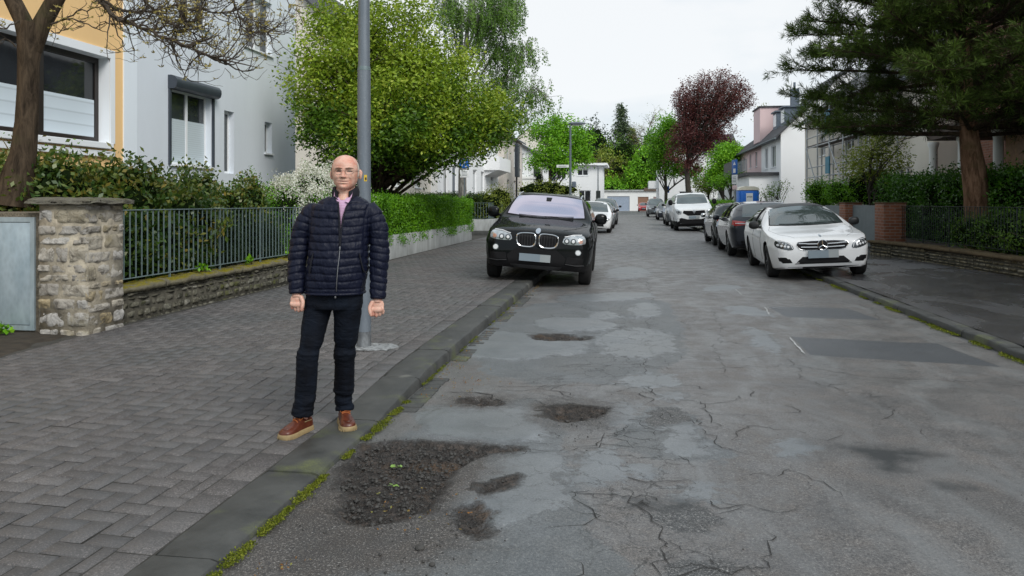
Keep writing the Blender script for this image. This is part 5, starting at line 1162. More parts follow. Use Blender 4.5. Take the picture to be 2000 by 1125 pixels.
# bare street tree, front left (catalpa like, with pods and opening buds)
def bare_tree():
    rr=np.random.RandomState(77); D0=9.4
    base=(*XY(48,D0),.35); t=thing('bare_tree','old tree with dark ridged trunk, pods and bare twigs in front of the orange house','tree',base)
    mb=MB(); p=lambda a,b,D=D0: P3(a,b,D)
    def limb(px,rads,seg=14,D=None): mb.tube(px,rads,seg,0,cap=False)
    tr=[p(28,400),p(36,345),p(46,300),p(52,240),p(55,180),p(56,120),p(60,75),p(66,45)]
    mb.tube(tr,[.25,.19,.145,.128,.122,.12,.15,.13],18,0,cap=False)
    mb.tube([p(58,95),p(45,40),p(20,-10),p(-10,-60),p(-40,-140)],[.11,.10,.092,.08,.07],14,0,cap=False)
    mb.tube([p(62,95),p(80,50),p(105,5),p(130,-40),p(150,-120)],[.12,.105,.098,.09,.07],14,0,cap=False)
    tw=MB(); tips=[]
    def grow(a,d,L,r,dep):
        pts=[Vector(a)]; d=Vector(d).normalized(); n=5
        for i in range(n):
            d=(d+Vector(rr.normal(0,.22,3))+Vector((0,0,.09 if dep<2 else .16))).normalized(); pts.append(pts[-1]+d*L/n)
        tw.tube(pts,[r*(1-i/n*.6) for i in range(n+1)],5 if dep<2 else 4,0,cap=False)
        tips.append((pts[-1],d))
        if dep<3:
            for k in range(2):
                j=1+rr.randint(n); dd=(d+Vector(rr.normal(0,.75,3))).normalized(); grow(pts[j],dd,L*(.5+.3*rr.rand()),r*.55,dep+1)
    # long hanging limb over the pavement
    def path(P,r0,r1,dep=1,L=.55,ev=1,kk=2):
        pts=[Vector(p(*q)) for q in P]; full=[]
        for i in range(len(pts)-1):
            for k in range(3): full.append(pts[i].lerp(pts[i+1],k/3)+Vector(rr.normal(0,.012,3)))
        full.append(pts[-1]); n=len(full); tw.tube(full,[r0+(r1-r0)*i/(n-1) for i in range(n)],6,0,cap=False)
        for i in range(2,n,ev):
            for k in range(kk):
                d=(full[i]-full[i-1]).normalized()+Vector(rr.normal(0,.7,3))+Vector((0,0,-.25)); grow(full[i],d,L*(.5+.7*rr.rand()),r1*1.3,dep)
        tips.append((full[-1],Vector((1,0,0))))
    path([(150,-60,9.0),(192,-8,8.9),(215,25,8.8),(240,40,8.7),(268,50,8.6),(300,62,8.5),(330,78,8.4),(370,95,8.4),(410,112,8.3),(440,120,8.3)],.028,.008,1,.42,1,2)
    path([(192,-8,8.9),(225,18,9),(262,24,9.2),(300,22,9.2),(340,10,9.2),(380,20,9.2),(430,25,9.2),(470,20,9.3),(500,45,9.3),(520,60,9.3)],.018,.006,1,.40,1,2)
    path([(330,-30,8.6),(345,5,8.6),(360,30,8.6),(340,55,8.6),(335,80,8.6)],.014,.006,1,.34,1,2)
    path([(430,-40,8.8),(455,0,8.8),(465,30,8.8),(475,55,8.8),(500,66,8.8),(530,60,8.8)],.012,.005,1,.34,1,2)
    path([(260,-30,8.8),(290,10,8.7),(330,45,8.6),(370,60,8.6),(400,78,8.6)],.014,.006,1,.34,1,2)
    path([(540,-20,9.2),(560,0,9.2),(580,15,9.2)],.008,.004,2,.2,1,1)
    path([(395,-35,8.7),(400,0,8.7),(385,35,8.7),(360,62,8.7)],.010,.005,1,.3,1,2)
    path([(100,48,9.3),(125,38,9.2),(150,22,9.1),(180,18,9),(200,12,9)],.012,.005,2,.25,2,1)
    path([(105,45,9.3),(140,35,9.2),(165,48,9.1),(185,55,9),(205,42,9)],.010,.005,2,.22,2,1)
    path([(95,60,9.3),(110,66,9.2),(128,58,9.2),(140,50,9.2)],.008,.004,2,.2,1,1)
    path([(35,42,9.2),(15,55,9.2),(-10,60,9.2)],.010,.005,2,.25,1,1); path([(30,90,9.2),(10,75,9.1),(-10,80,9)],.010,.004,2,.2,1,1)
    trunk=mb.build('trunk',M['bark_dark'],t,base,fixn=False); trunk.data.polygons.foreach_set('use_smooth',[True]*len(mb.f))
    sel=[tips[i] for i in rr.permutation(len(tips))[:620]]
    P=np.array([tuple(a) for a,_ in sel]); P=np.repeat(P,4,axis=0); d=rr.normal(0,1,P.shape); d[:,2]=np.abs(d[:,2])*.8-.1; d/=np.linalg.norm(d,axis=1)[:,None]
    leaves('buds',P,d,.045,.016,M['bud'],rr,t,base)
    pd=tw
    for a,_ in [tips[i] for i in rr.permutation(len(tips))[:34]]:
        if a.z<2.9: continue
        L=rr.uniform(.12,.26); b=a+Vector((rr.normal(0,.05),rr.normal(0,.04),-L)); pd.tube([a,a.lerp(b,.5)+Vector((rr.normal(0,.02),0,0)),b],[.003,.0045,.002],4,0,cap=False)
    tw.build('twigs',M['twig'],t,base,fixn=False)
bare_tree()
shrub('young_shrub','thin upright twigs with fresh green leaves in front of the orange house window','shrub',[(-7.2,8.95,1.9,.5,.3,.45),(-7.9,9.0,1.95,.3,.3,.4)],M['l_bright'],.035,75,3,.03,33,base=(-7.4,8.9,.8),outer=.6,core=False,stems_core=26,twig='twig_y')
# big hornbeam left --------------------------------------------
def hb():
    rr=np.random.RandomState(5)
    P=lambda a,b,D: P3(a,b,D)
    base=(*XY(738,22),.40); b=[]
    for (px,py,D,rx,rz,w) in [(700,200,21.5,1.75,1.55,1),(655,150,21,.95,1.5,1),(800,230,21,1.9,1.45,1.1),(900,240,21.5,1.55,1.0,1),(945,245,22,.8,.6,.9),(780,120,22,1.6,1.2,.9),(690,80,22,1.3,1.0,.8),(850,150,22,1.2,.9,.8),(650,260,21,.85,.85,.9),(740,270,20.5,1.6,.8,1),(850,285,21,1.4,.6,.9),(632,70,22,.4,.8,.5),(790,30,22,.45,.6,.35),(615,190,21,.35,1.2,.5),(700,10,22,.3,.7,.35),(655,35,22,.25,.8,.35),(745,25,21,.22,.7,.3),(830,20,22,.2,.8,.22),(905,130,22,.25,.8,.3),(965,200,22,.3,.6,.3),(940,190,22,.6,.5,.5)]:
        x,y,z=P(px,py,D); b.append((x,y,z,rx,max(rx,1.3),rz,w))
    x0,y0=base[0],base[1]; trunk=[(x0,y0,.35),(x0+.05,y0,1.3),(x0+.02,y0-.1,1.9),(x0-.1,y0-.1,2.8),(x0,y0,4.0),(x0+.1,y0,5.2)]
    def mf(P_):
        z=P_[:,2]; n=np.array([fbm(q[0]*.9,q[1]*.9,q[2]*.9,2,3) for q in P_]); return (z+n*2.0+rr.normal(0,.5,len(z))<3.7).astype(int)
    rr2=rr
    t=thing('hornbeam_tree','broad spreading yellow-green tree with dark low limbs behind the clipped hedge','tree',base)
    cents=fol_pts(b,4700,rr2,.42,-.16,1.15)
    mb=MB(); mb.tube(trunk,[.20,.16,.17,.12,.08,.04],12,0,cap=False)
    for (px,py,D) in [(640,250,20),(600,200,21),(960,250,22),(880,255,21),(820,210,21),(700,120,21.5),(780,100,22),(900,190,22),(650,120,22),(740,60,22),(850,300,20.5),(760,240,20)]:
        q=P(px,py,D); s=Vector(trunk[2]); e=Vector(q); mid=s.lerp(e,.45)+Vector((0,0,-.12*(e-s).length*.4)); mb.tube(bez(s,mid,e,9),[.095*(1-i/9)**.8+.012 for i in range(10)],8,0,cap=False)
    limbs(mb,trunk,cents,60,rr2,.055,rise=.05,sub=5,start=.3,twr=.005)
    mb.build('trunk',M['bark_dark'],t,base,fixn=False).data.polygons.foreach_set('use_smooth',[True]*len(mb.f))
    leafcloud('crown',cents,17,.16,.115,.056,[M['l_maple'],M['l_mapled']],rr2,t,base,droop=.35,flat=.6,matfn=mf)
hb()
# birch ---------------------------------------------------------
def birch():
    rr=np.random.RandomState(8); D=33; base=(*XY(903,D),.4); t=thing('birch_tree','tall weeping birch with hanging light green sprays and a pale trunk','tree',base)
    P=lambda a,b,D=33: Vector(P3(a,b,D)); mb=MB()
    mb.tube([Vector(base),P(903,340),P(905,260),P(902,180),P(908,100),P(915,40),P(925,-60)],[.20,.17,.15,.13,.10,.08,.03],10,0,cap=False)
    lv=[];dv=[]
    def spray(a,L):
        n=max(6,int(L/.05)); d=Vector((rr.normal(0,.10),rr.normal(0,.10),-1)); p=Vector(a); pts=[p.copy()]
        for i in range(n):
            p=p+d*.05+Vector((rr.normal(0,.008),rr.normal(0,.008),0))
            for k in range(3): lv.append((p.x+rr.normal(0,.05),p.y+rr.normal(0,.05),p.z+rr.normal(0,.03))); dv.append((rr.normal(0,.6),rr.normal(0,.6),-.6))
        mb.tube([Vector(a),Vector(a)+(p-Vector(a))*.5,p],[.006,.004,.003],3,0,cap=False)
    arms=[([(905,190),(935,130),(965,60),(975,10),(990,0),(1008,15)],1.5),([(903,220),(930,170),(960,110),(985,90),(1000,105)],1.1),([(905,260),(960,190),(1000,130),(1025,95),(1040,100)],1.0),([(905,280),(970,230),(1015,185),(1045,170),(1065,190)],.9),
     ([(905,120),(925,60),(945,0),(965,-20),(980,10)],1.6),([(905,150),(890,90),(880,30),(870,-10)],1.2),([(905,100),(900,40),(885,0),(865,0)],1.0),([(910,60),(930,10),(925,-30)],1.2),([(905,140),(935,90),(935,40),(945,20)],1.1),([(903,230),(870,180),(860,140)],.8),([(905,200),(960,170),(990,150),(1000,160)],.9),([(905,300),(960,260),(1000,235),(1030,225)],.5)]
    for A,l in arms:
        DD=33+rr.normal(0,1.0); pts=[P(a,b,33+(DD-33)*min(1,i/2)) for i,(a,b) in enumerate(A)]; full=[]
        for i in range(len(pts)-1):
            for k in range(4): full.append(pts[i].lerp(pts[i+1],k/4)+Vector(rr.normal(0,.03,3)))
        full.append(pts[-1]); n=len(full); mb.tube(full,[.05*(1-i/n)+.01 for i in range(n)],5,0,cap=False)
        for i in range(int(n*.35),n):
            for k in range(9):
                a=full[i]+Vector(rr.normal(0,.32,3)); mb.tube([full[i],a],[.008,.006],3,0,cap=False); spray(a,l*(.15+.75*rr.rand()))
    mb.build('trunk',M['bark_birch'],t,base,fixn=False); D_=np.array(dv); D_/=np.linalg.norm(D_,axis=1)[:,None]
    leaves('crown',np.array(lv),D_,.085,.052,M['l_birch'],rr,t,base,clus=np.clip(np.array([fbm(q[0]*1.2,q[1]*1.2,q[2]*.8,3,4) for q in lv])*.9+.5,0,1))
birch()
def at(px,py,D,rx,rz,ry=None,w=1):
    x,y,z=P3(px,py,D); return (x,y,z,rx,ry or rx,rz,w)
def simple(label,px,D,blobs,leafm,n,per,L,spread,seed,barkm='bark_grey',tr=.16,nb=20,gap=None,droop=0,top=None,name='street_tree',cat='tree',**k):
    x,y=XY(px,D); ztop=top or max(b[2] for b in blobs); base=(x,y,.1)
    return tree(name,label,base,[(x,y,.0),(x+.05,y,ztop*.25),(x-.05,y,ztop*.5),(x,y,ztop*.8),(x+.05,y,ztop)],[tr,tr*.85,tr*.65,tr*.4,tr*.15],blobs,M[leafm],M[barkm],n,per,spread,L,seed=seed,nb=nb,r0=tr*.4,gap=gap,droop=droop,cat=cat,**k)
simple('bright green street tree behind the parking sign and black car, left of the far lamp',1075,60,[at(1080,285,60,1.6,1.5),at(1118,275,61,1.7,1.5),at(1060,258,60,1.1,1.0),at(1140,300,61,.95,.9),at(1090,245,60,.8,.9),at(1052,315,60,.7,.7),at(1095,320,60,1.3,.8)],'l_bright',950,16,.19,.24,31,gap=-.1)
simple('small dark columnar evergreen in the front garden left of the street tree',1053,62,[at(1053,355,62,.35,.9)],'l_yew',160,8,.12,.08,32,nb=3,name='columnar_evergreen',cat='tree')
shrub('garden_shrub','low pale green shrubs under the bright street tree','shrub',[at(1070,368,50,1.0,.5),at(1100,372,52,1.1,.4),at(1040,372,48,1.0,.5)],M['l_olive'],.10,400,7,.12,34,outer=.3)
# far background
def conifer(label,px,D,top,base_y,rw,leafm,seed,n=26,name='conifer'):
    rr=np.random.RandomState(seed); x,y=XY(px,D); zt=P3(px,top,D)[2]; base=(x,y,0); t=thing(name,label,'tree',base); mb=MB(); mb.tube([(x,y,0),(x,y,zt)],[zt*.02,.03],8,0,cap=False); pts=[]
    for i in range(n*9):
        k=rr.rand()**.8; z=zt*(.12+.87*k); R=rw*(1-k)**.75*(.65+.5*rr.rand())+.15; a=rr.rand()*6.28; e=Vector((x+R*math.cos(a),y+R*math.sin(a),z-R*.18))
        mb.tube([(x,y,z),tuple(e)],[.05,.015],3,0,cap=False)
        for s in np.linspace(.25,1,max(3,int(R/.35))): pts.append((x+R*s*math.cos(a),y+R*s*math.sin(a),z-R*s*.18))
    mb.build('trunk',M['bark_grey'],t,base,fixn=False); leafcloud('crown',np.array(pts),8,.28,.55,.16,M[leafm],rr,t,base,droop=.3); return t
conifer('tall grey-green spruce rising beyond the garages',1213,150,200,400,5.0,'l_conifer',41)
conifer('shorter sparse conifer leaning against the tall spruce',1235,155,250,400,4.0,'l_olive',42,18)
def bare_far(label,px,D,top,w,seed,gr='bark_grey'):
    rr=np.random.RandomState(seed); x,y=XY(px,D); zt=P3(px,top,D)[2]; base=(x,y,0); t=thing('bare_tree',label,'tree',base); mb=MB(); mb.tube([(x,y,0),(x+.3,y,zt*.5),(x,y,zt*.75)],[.35,.22,.1],7,0,cap=False); pts=[]
    def g(a,d,L,r,dep):
        e=a+d*L; mb.tube([a,a.lerp(e,.5)+Vector(rr.normal(0,L*.05,3)),e],[r,r*.75,r*.5],4,0,cap=False)
        if dep<4:
            for k in range(3): g(a.lerp(e,.5+.5*rr.rand()),(d+Vector(rr.normal(0,.5,3))).normalized(),L*(.55+.25*rr.rand()),r*.6,dep+1)
        else: pts.append(tuple(e))
    for i in range(11): a=rr.rand()*6.28; z=zt*(.35+.4*rr.rand()); g(Vector((x,y,z)),Vector((math.cos(a)*.8,math.sin(a)*.8,.7+.4*rr.rand())).normalized(),w*.55,.11,0)
    mb.build('trunk',M['twig_pale'],t,base,fixn=False); leafcloud('crown',np.array(pts),2,.3,.28,.12,M['l_olive'],rr,t,base)
bare_far('bare brown winter tree right of the tall spruce',1258,150,235,6.5,43)
bare_far('bare thin tree between the brown winter tree and the copper beech',1300,140,250,5.5,44)
bare_far('bare tree low behind the bright street tree at the far left',1165,140,330,4.5,45)
rb=np.random.RandomState(46)
for i,(px,py,D,rx,rz,mt,lb) in enumerate([(1265,330,136,2.6,4.0,'l_bright','fresh green rounded tree directly above the pink garage door'),(1195,375,137,3.2,2.2,'l_bright','lime green low bush above the blue garage door'),(1235,372,138,3.0,2.2,'l_mid','dark green low bush above the middle of the garage roof'),(1185,345,142,4.5,4.5,'l_olive','yellow-green bush mass behind the left end of the garages'),(1215,330,146,4.0,6,'l_mid','green tree mass in front of the spruce trunk'),(1250,335,146,4.5,5.5,'l_yew','dark green tree mass between spruce and beech'),(1280,350,140,3.5,4,'l_mid','mid green bush behind the pink garage door'),(1160,300,150,3.5,6,'l_yew','dark evergreen mass behind the corner house roof')]):
    b=[at(px,py,D,rx,rz),at(px-20,py+15,D,rx*.7,rz*.7),at(px+18,py+18,D,rx*.7,rz*.6)]; shrub('background_tree',lb,'tree',b,M[mt],.5,640,10,.55,147+i,base=(*XY(px,D),0),outer=.3,stems_core=4)
simple('light green tree left of the copper beech, partly in front of it',1300,92,[at(1285,280,92,1.6,2.2),at(1305,250,93,1.7,1.5),at(1310,300,92,1.8,2.0),at(1285,320,92,1.2,1.4),at(1320,330,92,1.5,1.0),at(1360,340,92,1.0,1.3)],'l_bright',900,14,.26,.32,51,gap=-.12,tr=.22)
# copper beech
def beech():
    rr=np.random.RandomState(52); D=86; x,y=XY(1345,D); base=(x,y,.1); t=thing('copper_beech','large copper beech with dark red spiky crown and branching trunk','tree',base); mb=MB()
    T=[(x,y,0),(x,y,2.5),(x-.2,y,5),(x+.3,y,8),(x+.6,y,11)]; mb.tube(T,[.38,.32,.28,.2,.1],9,0,cap=False)
    P=lambda a,b,d=0: Vector(P3(a,b,D+d)); pts=[]
    for i in range(150):
        a=rr.uniform(-1.25,1.25); top=rr.rand()
        ex=1398+96*math.sin(a)*(.5+.5*rr.rand()); ey=225-88*math.cos(a)*(.6+.42*rr.rand()); e=P(ex,ey,rr.normal(0,2.2)); s=Vector(T[2]).lerp(Vector(T[4]),rr.rand())
        mid=s.lerp(e,.5)+Vector((e.x-s.x,0,0))*.12+Vector((0,0,-.3)); q=bez(s,mid,e,8); mb.tube(q,[.05*(1-k/8)+.012 for k in range(9)],4,0,cap=False)
        for k in range(3,9):
            for j in range(3): pts.append(tuple(q[k]+Vector(rr.normal(0,.22,3))*(1.2-k/12)))
    mb.build('trunk',M['bark_grey'],t,base,fixn=False)
    b=[at(1335,265,D-1,2.1,1.6),at(1320,300,D-1,1.3,1.3),at(1370,290,D,2.0,1.4),at(1400,270,D,2.2,1.5),at(1350,325,D,1.5,.9),at(1425,290,D,1.3,.8)]
    c=np.vstack([np.array(pts),fol_pts(b,1100,rr,.4,-.12)]); leafcloud('crown',c,9,.20,.22,.10,M['l_beech'],rr,t,base)
beech()
simple('round green tree right of the beech trunk behind the blue portable toilet',1412,72,[at(1412,320,72,1.3,1.5),at(1425,295,73,1.1,.8),at(1400,345,72,1.0,.9)],'l_bright',620,14,.22,.26,53)
simple('small lime green tree between the van and the blue toilet',1428,62,[at(1412,355,62,.8,.6),at(1440,350,62,.9,.7)],'l_bright',240,12,.13,.16,54,nb=8)
simple('pale olive tree behind the parking signs at the right kerb',1385,76,[at(1385,355,76,1.1,1.1),at(1372,370,76,.7,.7)],'l_olive',220,10,.17,.2,55,nb=8)
simple('sparse young tree top beside the pink roof box',1478,80,[at(1482,225,80,.5,.9),at(1495,215,80,.4,.6)],'l_olive',60,6,.2,.2,56,nb=6,top=9.5)
hedge('garden_hedge','low clipped hedge behind the white van','hedge',5.9,52,.2,7.0,62,1.5,M['l_hedge'],.09,1600,57)
# small twiggy shrub by the toilet
shrub('twiggy_shrub','dark little leafed shrub with bare upright twigs right of the blue toilet','shrub',[at(1505,378,38,.6,.45),at(1525,368,38,.5,.5)],M['l_mid'],.08,160,5,.08,58,base=(*XY(1512,38),.3),stems_core=40,outer=.5,core=False)
# right hedge row in front of scaffold / brick house
hedge('laurel_hedge','tall dark laurel hedge behind the right railing in front of the porch columns','hedge',8.1,13.2,.35,9.0,26.5,2.12,M['l_rhedge'],.075,12000,60,bul=.10,top_rough=.12)
for i,(px,py,D,rx,rz,lb) in enumerate([(1600,378,33,.62,.55,'round bright green bush left of the brick piers'),(1640,378,31,.55,.5,'round green bush in the middle above the gate'),(1705,365,28,1.0,.75,'large rounded green bush above the front brick pier')]):
    shrub('laurel_bush',lb,'bush',[at(px,py,D,rx,rz),at(px+12,py+8,D,rx*.7,rz*.8)],M['l_hedge'],.075,520,9,.09,61+i,base=(*XY(px,D),.3),outer=.22)
simple('loose light green maple with layered sprays in front of the scaffold house',1700,27,[at(1690,305,27,.75,.45),at(1720,280,27,.8,.45),at(1735,315,27,.8,.4),at(1670,330,27,.55,.35),at(1710,335,27,.8,.4)],'l_olive',420,9,.09,.15,65,gap=-.1,tr=.06,nb=14,name='maple_tree')
# privet-like shrubs in front, right
shrub('privet_hedge','dark loose shrub row spilling over the low stone wall at the right edge','hedge',
 [(7.7,11.2,.98,.60,.9,.58),(7.65,12.6,.92,.60,.9,.55),(7.6,14,.9,.60,.9,.52),(7.55,15.3,.86,.55,.9,.48),(7.5,16.6,.86,.52,.9,.46),(7.4,17.8,.80,.42,.7,.40),(7.9,9.6,1.0,.65,1.0,.62)],M['l_rshrub'],.055,3600,9,.07,66,base=(7.6,14,.40),outer=.2,upw=.35,W=.022,stems_core=60)
# pine ----------------------------------------------------------
def pine():
    rr=np.random.RandomState(70); D=17.6; x,y=XY(1912,D); base=(x,y,.4); t=thing('pine_tree','large spreading pine with dark needle crown and reddish leaning trunk on the right','tree',base)
    P=lambda a,b,d=0: Vector(P3(a,b,D+d)); mb=MB(); nd=[];ndd=[]
    T=[Vector((x,y,.3)),P(1908,380),P(1900,320),P(1893,270),P(1890,215),P(1885,160),P(1880,90),P(1872,20),P(1866,-60),P(1862,-170)]
    mb.tube(T,[.30,.27,.245,.20,.17,.15,.13,.10,.08,.03],16,0,cap=False)
    trunk=mb.build('trunk',M['bark_pine'],t,base,fixn=False); trunk.data.polygons.foreach_set('use_smooth',[True]*len(mb.f))
    br=MB(); cx,cy,cz=x+.2,y,5.3
    zt=7.9
    for i in range(104):
        a=rr.rand()*2*PI; k=rr.rand(); zs=2.95+k*5.0; s=T[2].lerp(T[9],min(1,max(0,(zs-T[2].z)/(T[9].z-T[2].z))))
        R=(3.85-1.3*max(0,.2-k)-1.2*max(0,k-.8))*(.74+.30*rr.rand())
        rise=(.07+.36*k+rr.normal(0,.08))*R; e=Vector((s.x+R*math.cos(a)*.98,s.y+R*math.sin(a)*.9,s.z+rise)); mid=s.lerp(e,.5)+Vector((0,0,R*(.02+rr.normal(0,.04))))
        q=bez(s,mid,e,10); br.tube(q,[.045*(1-j/10)+.012 for j in range(11)],5,0,cap=False)
        for j in range(2,11):
            for m_ in range(5):
                d=(q[min(10,j+1)]-q[j-1]).normalized(); d=(d*.8+Vector((rr.normal(0,.75),rr.normal(0,.75),rr.normal(.34,.26)))).normalized(); L=(.35+.65*rr.rand())*(1.25-.05*j); aa=q[j]; ee=aa+d*L; br.tube([aa,aa.lerp(ee,.5)+Vector((0,0,-.03)),ee+Vector((0,0,.04))],[.010,.007,.005],3,0,cap=False)
                cl=[(ee,d)]
                if j>3: cl+= [(aa.lerp(ee,.7),d)]
                if j>6: cl+= [(aa.lerp(ee,.45),d)]
                for h in range(2):
                    d2=(d+Vector(rr.normal(0,.6,3))).normalized(); e2=aa.lerp(ee,.6)+d2*L*.45; br.tube([aa.lerp(ee,.6),e2],[.005,.003],3,0,cap=False)
                    if j>3: cl.append((e2,d2))
                for (c,dd) in cl:
                    nd.append(tuple(c)); ndd.append(tuple(dd))
    br.build('branches',M['bark_dark'],t,base,fixn=False)
    nd=np.array(nd); ndd=np.array(ndd); per=15; n=len(nd)*per; Pn=np.repeat(nd,per,axis=0); Dn=np.repeat(ndd,per,axis=0); off=rr.rand(n)[:,None]*.10
    Pn=Pn-Dn*off; dv=Dn*.9+rr.normal(0,.62,(n,3)); dv/=np.linalg.norm(dv,axis=1)[:,None]
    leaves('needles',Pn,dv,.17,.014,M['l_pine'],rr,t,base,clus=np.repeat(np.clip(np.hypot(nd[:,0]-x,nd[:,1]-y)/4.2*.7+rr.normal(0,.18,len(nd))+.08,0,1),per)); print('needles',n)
pine()
# ---------------------------------------------------------------- vehicles
def sgnpow(v,p): return math.copysign(abs(v)**p,v)
class Car:
    def __init__(s,name,label,L,W,sec,wheels,paintm,cat='car',group=None,low=None,loc=(0,0,0),rz=0,roll=0,lowm='plastic',rimm='rim',arch=.045,simple=False,plan=None,rplan=None):
        s.L=L; s.W=W/2; s.sec=sec; s.h=thing(name,label,cat,loc,rz,group); s.h.rotation_euler=(0,roll,rz); s.lw=wheels
        ss=np.unique(np.concatenate([np.linspace(0,.25,10)**1.0,np.linspace(.25,L-.25,46 if not simple else 26),np.linspace(L-.25,L,9)]))
        plan=plan or ([0,.03,.08,.16,.3,.6],[.78,.85,.90,.945,.98,1.0]); rplan=rplan or ([0,.03,.08,.16,.3],[.84,.89,.93,.965,1.0])
        V=[];K=None
        def sm(x,xs,ys):  # smoothed interpolation
            xs=np.array(xs);return float(np.mean([np.interp(x+d,xs,ys) for d in (-.06,-.03,0,.03,.06)])) if .1<x<L-.1 else float(np.interp(x,xs,ys))
        s.sm=sm
        for q in ss:
            w=s.W*float(np.interp(q,*plan))*float(np.interp(L-q,*rplan)); top=sm(q,*sec['top']); belt=min(sm(q,*sec['belt']),top-.015); bot=sm(q,*sec['bot']); tp=sm(q,*sec['taper']); n=sm(q,*sec['n'])
            P=[(0,bot),(w*.5,bot),(w*.86,bot),(w*.93,bot+.03)]
            hb=belt-bot
            for k in range(1,15):
                t=k/14; xx=w*(.935+.065*math.sin(min(1,t*1.7)*PI/2)-.0*t) - w*.045*max(0,(t-.62)/.38)**1.6 + w*.010*math.exp(-((t-.72)/.06)**2)
                P.append((xx,bot+.03+(hb-.03)*t))
            wb=P[-1][0]; H=top-belt; m=22; tp=sec['tp']*min(1,max(0,(H-.06))/(sec['hm']-.06)) if q>sec['cs']-.2 else sec['tp']*max(0,(H-.06))/(sec['hm']-.06)*.3
            for k in range(1,m+1):
                ph=PI/2*k/m; u=math.sin(ph)**(2/n); xx=wb*(math.cos(ph)**(2/n) if k<m else 0)*(1-tp*u); 
                P.append((xx,belt+H*u))
            ring=[(x,q-L/2,z) for x,z in P]+[(-x,q-L/2,z) for x,z in reversed(P[1:-1])]
            K=len(ring); V+=ring
        n=len(ss); fs=[(i*K+j,i*K+(j+1)%K,(i+1)*K+(j+1)%K,(i+1)*K+j) for i in range(n-1) for j in range(K)]; fs.append(tuple(reversed(range(K)))); fs.append(tuple((n-1)*K+j for j in range(K)))
        s.bvh=BVHTree.FromPolygons([Vector(v) for v in V],fs)
        o=obj_np('body',V,fs,[M[paintm],M[lowm]]); bm=bmesh.new(); bm.from_mesh(o.data); bmesh.ops.recalc_face_normals(bm,faces=bm.faces)
        for f in bm.faces:
            c=f.calc_center_median(); f.material_index=1 if (low and c.z<low) else 0
        bm.to_mesh(o.data); bm.free()
        # wheel arches
        cut=MB(); r=sec['wr']
        for (q,x) in wheels:
            for sg in (-1,1): 
                a=[(r+arch,-.0),(r+arch,.5)]; cut.lathe([(r+arch,sg*(s.W-.30)),(r+arch,sg*(s.W+.3))],(0,q-L/2,r+.01),'x',36,1)
        co_=cut.build('cutter',[M[paintm],M['plastic']]); md=o.modifiers.new('b','BOOLEAN'); md.operation='DIFFERENCE'; md.object=co_; md.solver='EXACT'
        dg=bpy.context.evaluated_depsgraph_get(); me=bpy.data.meshes.new_from_object(o.evaluated_get(dg)); old=o.data; o.modifiers.clear(); o.data=me; bpy.data.meshes.remove(old); cm=co_.data; bpy.data.objects.remove(co_); bpy.data.meshes.remove(cm)
        me.name='body'; o.name='body'; o.parent=s.h
        me.polygons.foreach_set('use_smooth',[True]*len(me.polygons)); me.set_sharp_from_angle(angle=math.radians(35)); s.body=o
        for (q,x) in wheels:
            for sg in (-1,1): s.wheel(q-L/2,sg,r,rimm)
    def wheel(s,y,sg,r,rimm):
        x1=sg*(s.W-.012); w=.215; x0=x1-sg*w; b=MB(); c=(0,y,r)
        pr=[(r*.62,x1-sg*.03),(r*.66,x1-sg*.004),(r*.80,x1+sg*.004),(r*.93,x1-sg*.004),(r*.985,x1-sg*.022),(r,x1-sg*.05),(r,x0+sg*.05),(r*.985,x0+sg*.02),(r*.9,x0),(r*.62,x0)]
        b.lathe(pr,c,'x',36); t=b.build('wheel',M['rubber'],s.h,smooth=True)
        b=MB(); rr_=r*.66; b.lathe([(rr_,x1-sg*.006),(rr_*.95,x1-sg*.02),(rr_*.93,x1-sg*.07),(rr_*.2,x1-sg*.08),(.001,x1-sg*.08)],c,'x',32,1,cap=False)
        for k in range(10):
            a=2*PI*k/10+(.16 if k%2 else -.16); ca,sa=math.cos(a),math.sin(a); wd=.014
            for (ra,rb,xa,xb) in ((.04,rr_*.96,x1-sg*.022,x1-sg*.016),):
                q=[]; 
                for (rad,xx) in ((ra,xa),(rb,xb)):
                    for e in (-wd,wd):
                        for d in (0,-sg*.03): q.append((xx+d,y+rad*ca-e*sa,r+rad*sa+e*ca))
                b.add(q,[(0,2,6,4),(1,5,7,3),(0,4,5,1),(2,3,7,6),(0,1,3,2),(4,6,7,5)],0)
        b.lathe([(.001,x1-sg*.012),(.035,x1-sg*.012),(.04,x1-sg*.03)],c,'x',16,0,cap=False); b.build('rim',[M[rimm],M['plastic']],t,smooth=True)
    def hit(s,view,u,v):
        if view=='front': o,d=Vector((u,-20,v)),Vector((0,1,0))
        elif view=='rear': o,d=Vector((u,20,v)),Vector((0,-1,0))
        elif view=='right': o,d=Vector((20,u,v)),Vector((-1,0,0))
        elif view=='left': o,d=Vector((-20,u,v)),Vector((1,0,0))
        else: o,d=Vector((u,v,20)),Vector((0,0,-1))
        h=s.bvh.ray_cast(o,d)
        if h[0] is None:
            h=s.bvh.find_nearest(Vector((u,-s.L/2,v)) if view=='front' else Vector((u,s.L/2,v)) if view=='rear' else Vector((s.W*(1 if view=='right' else -1),u,v)) if view in('left','right') else Vector((u,v,1.4)))
        n=h[1] 
        if n.dot(d)>0: n=-n
        return h[0],n,d
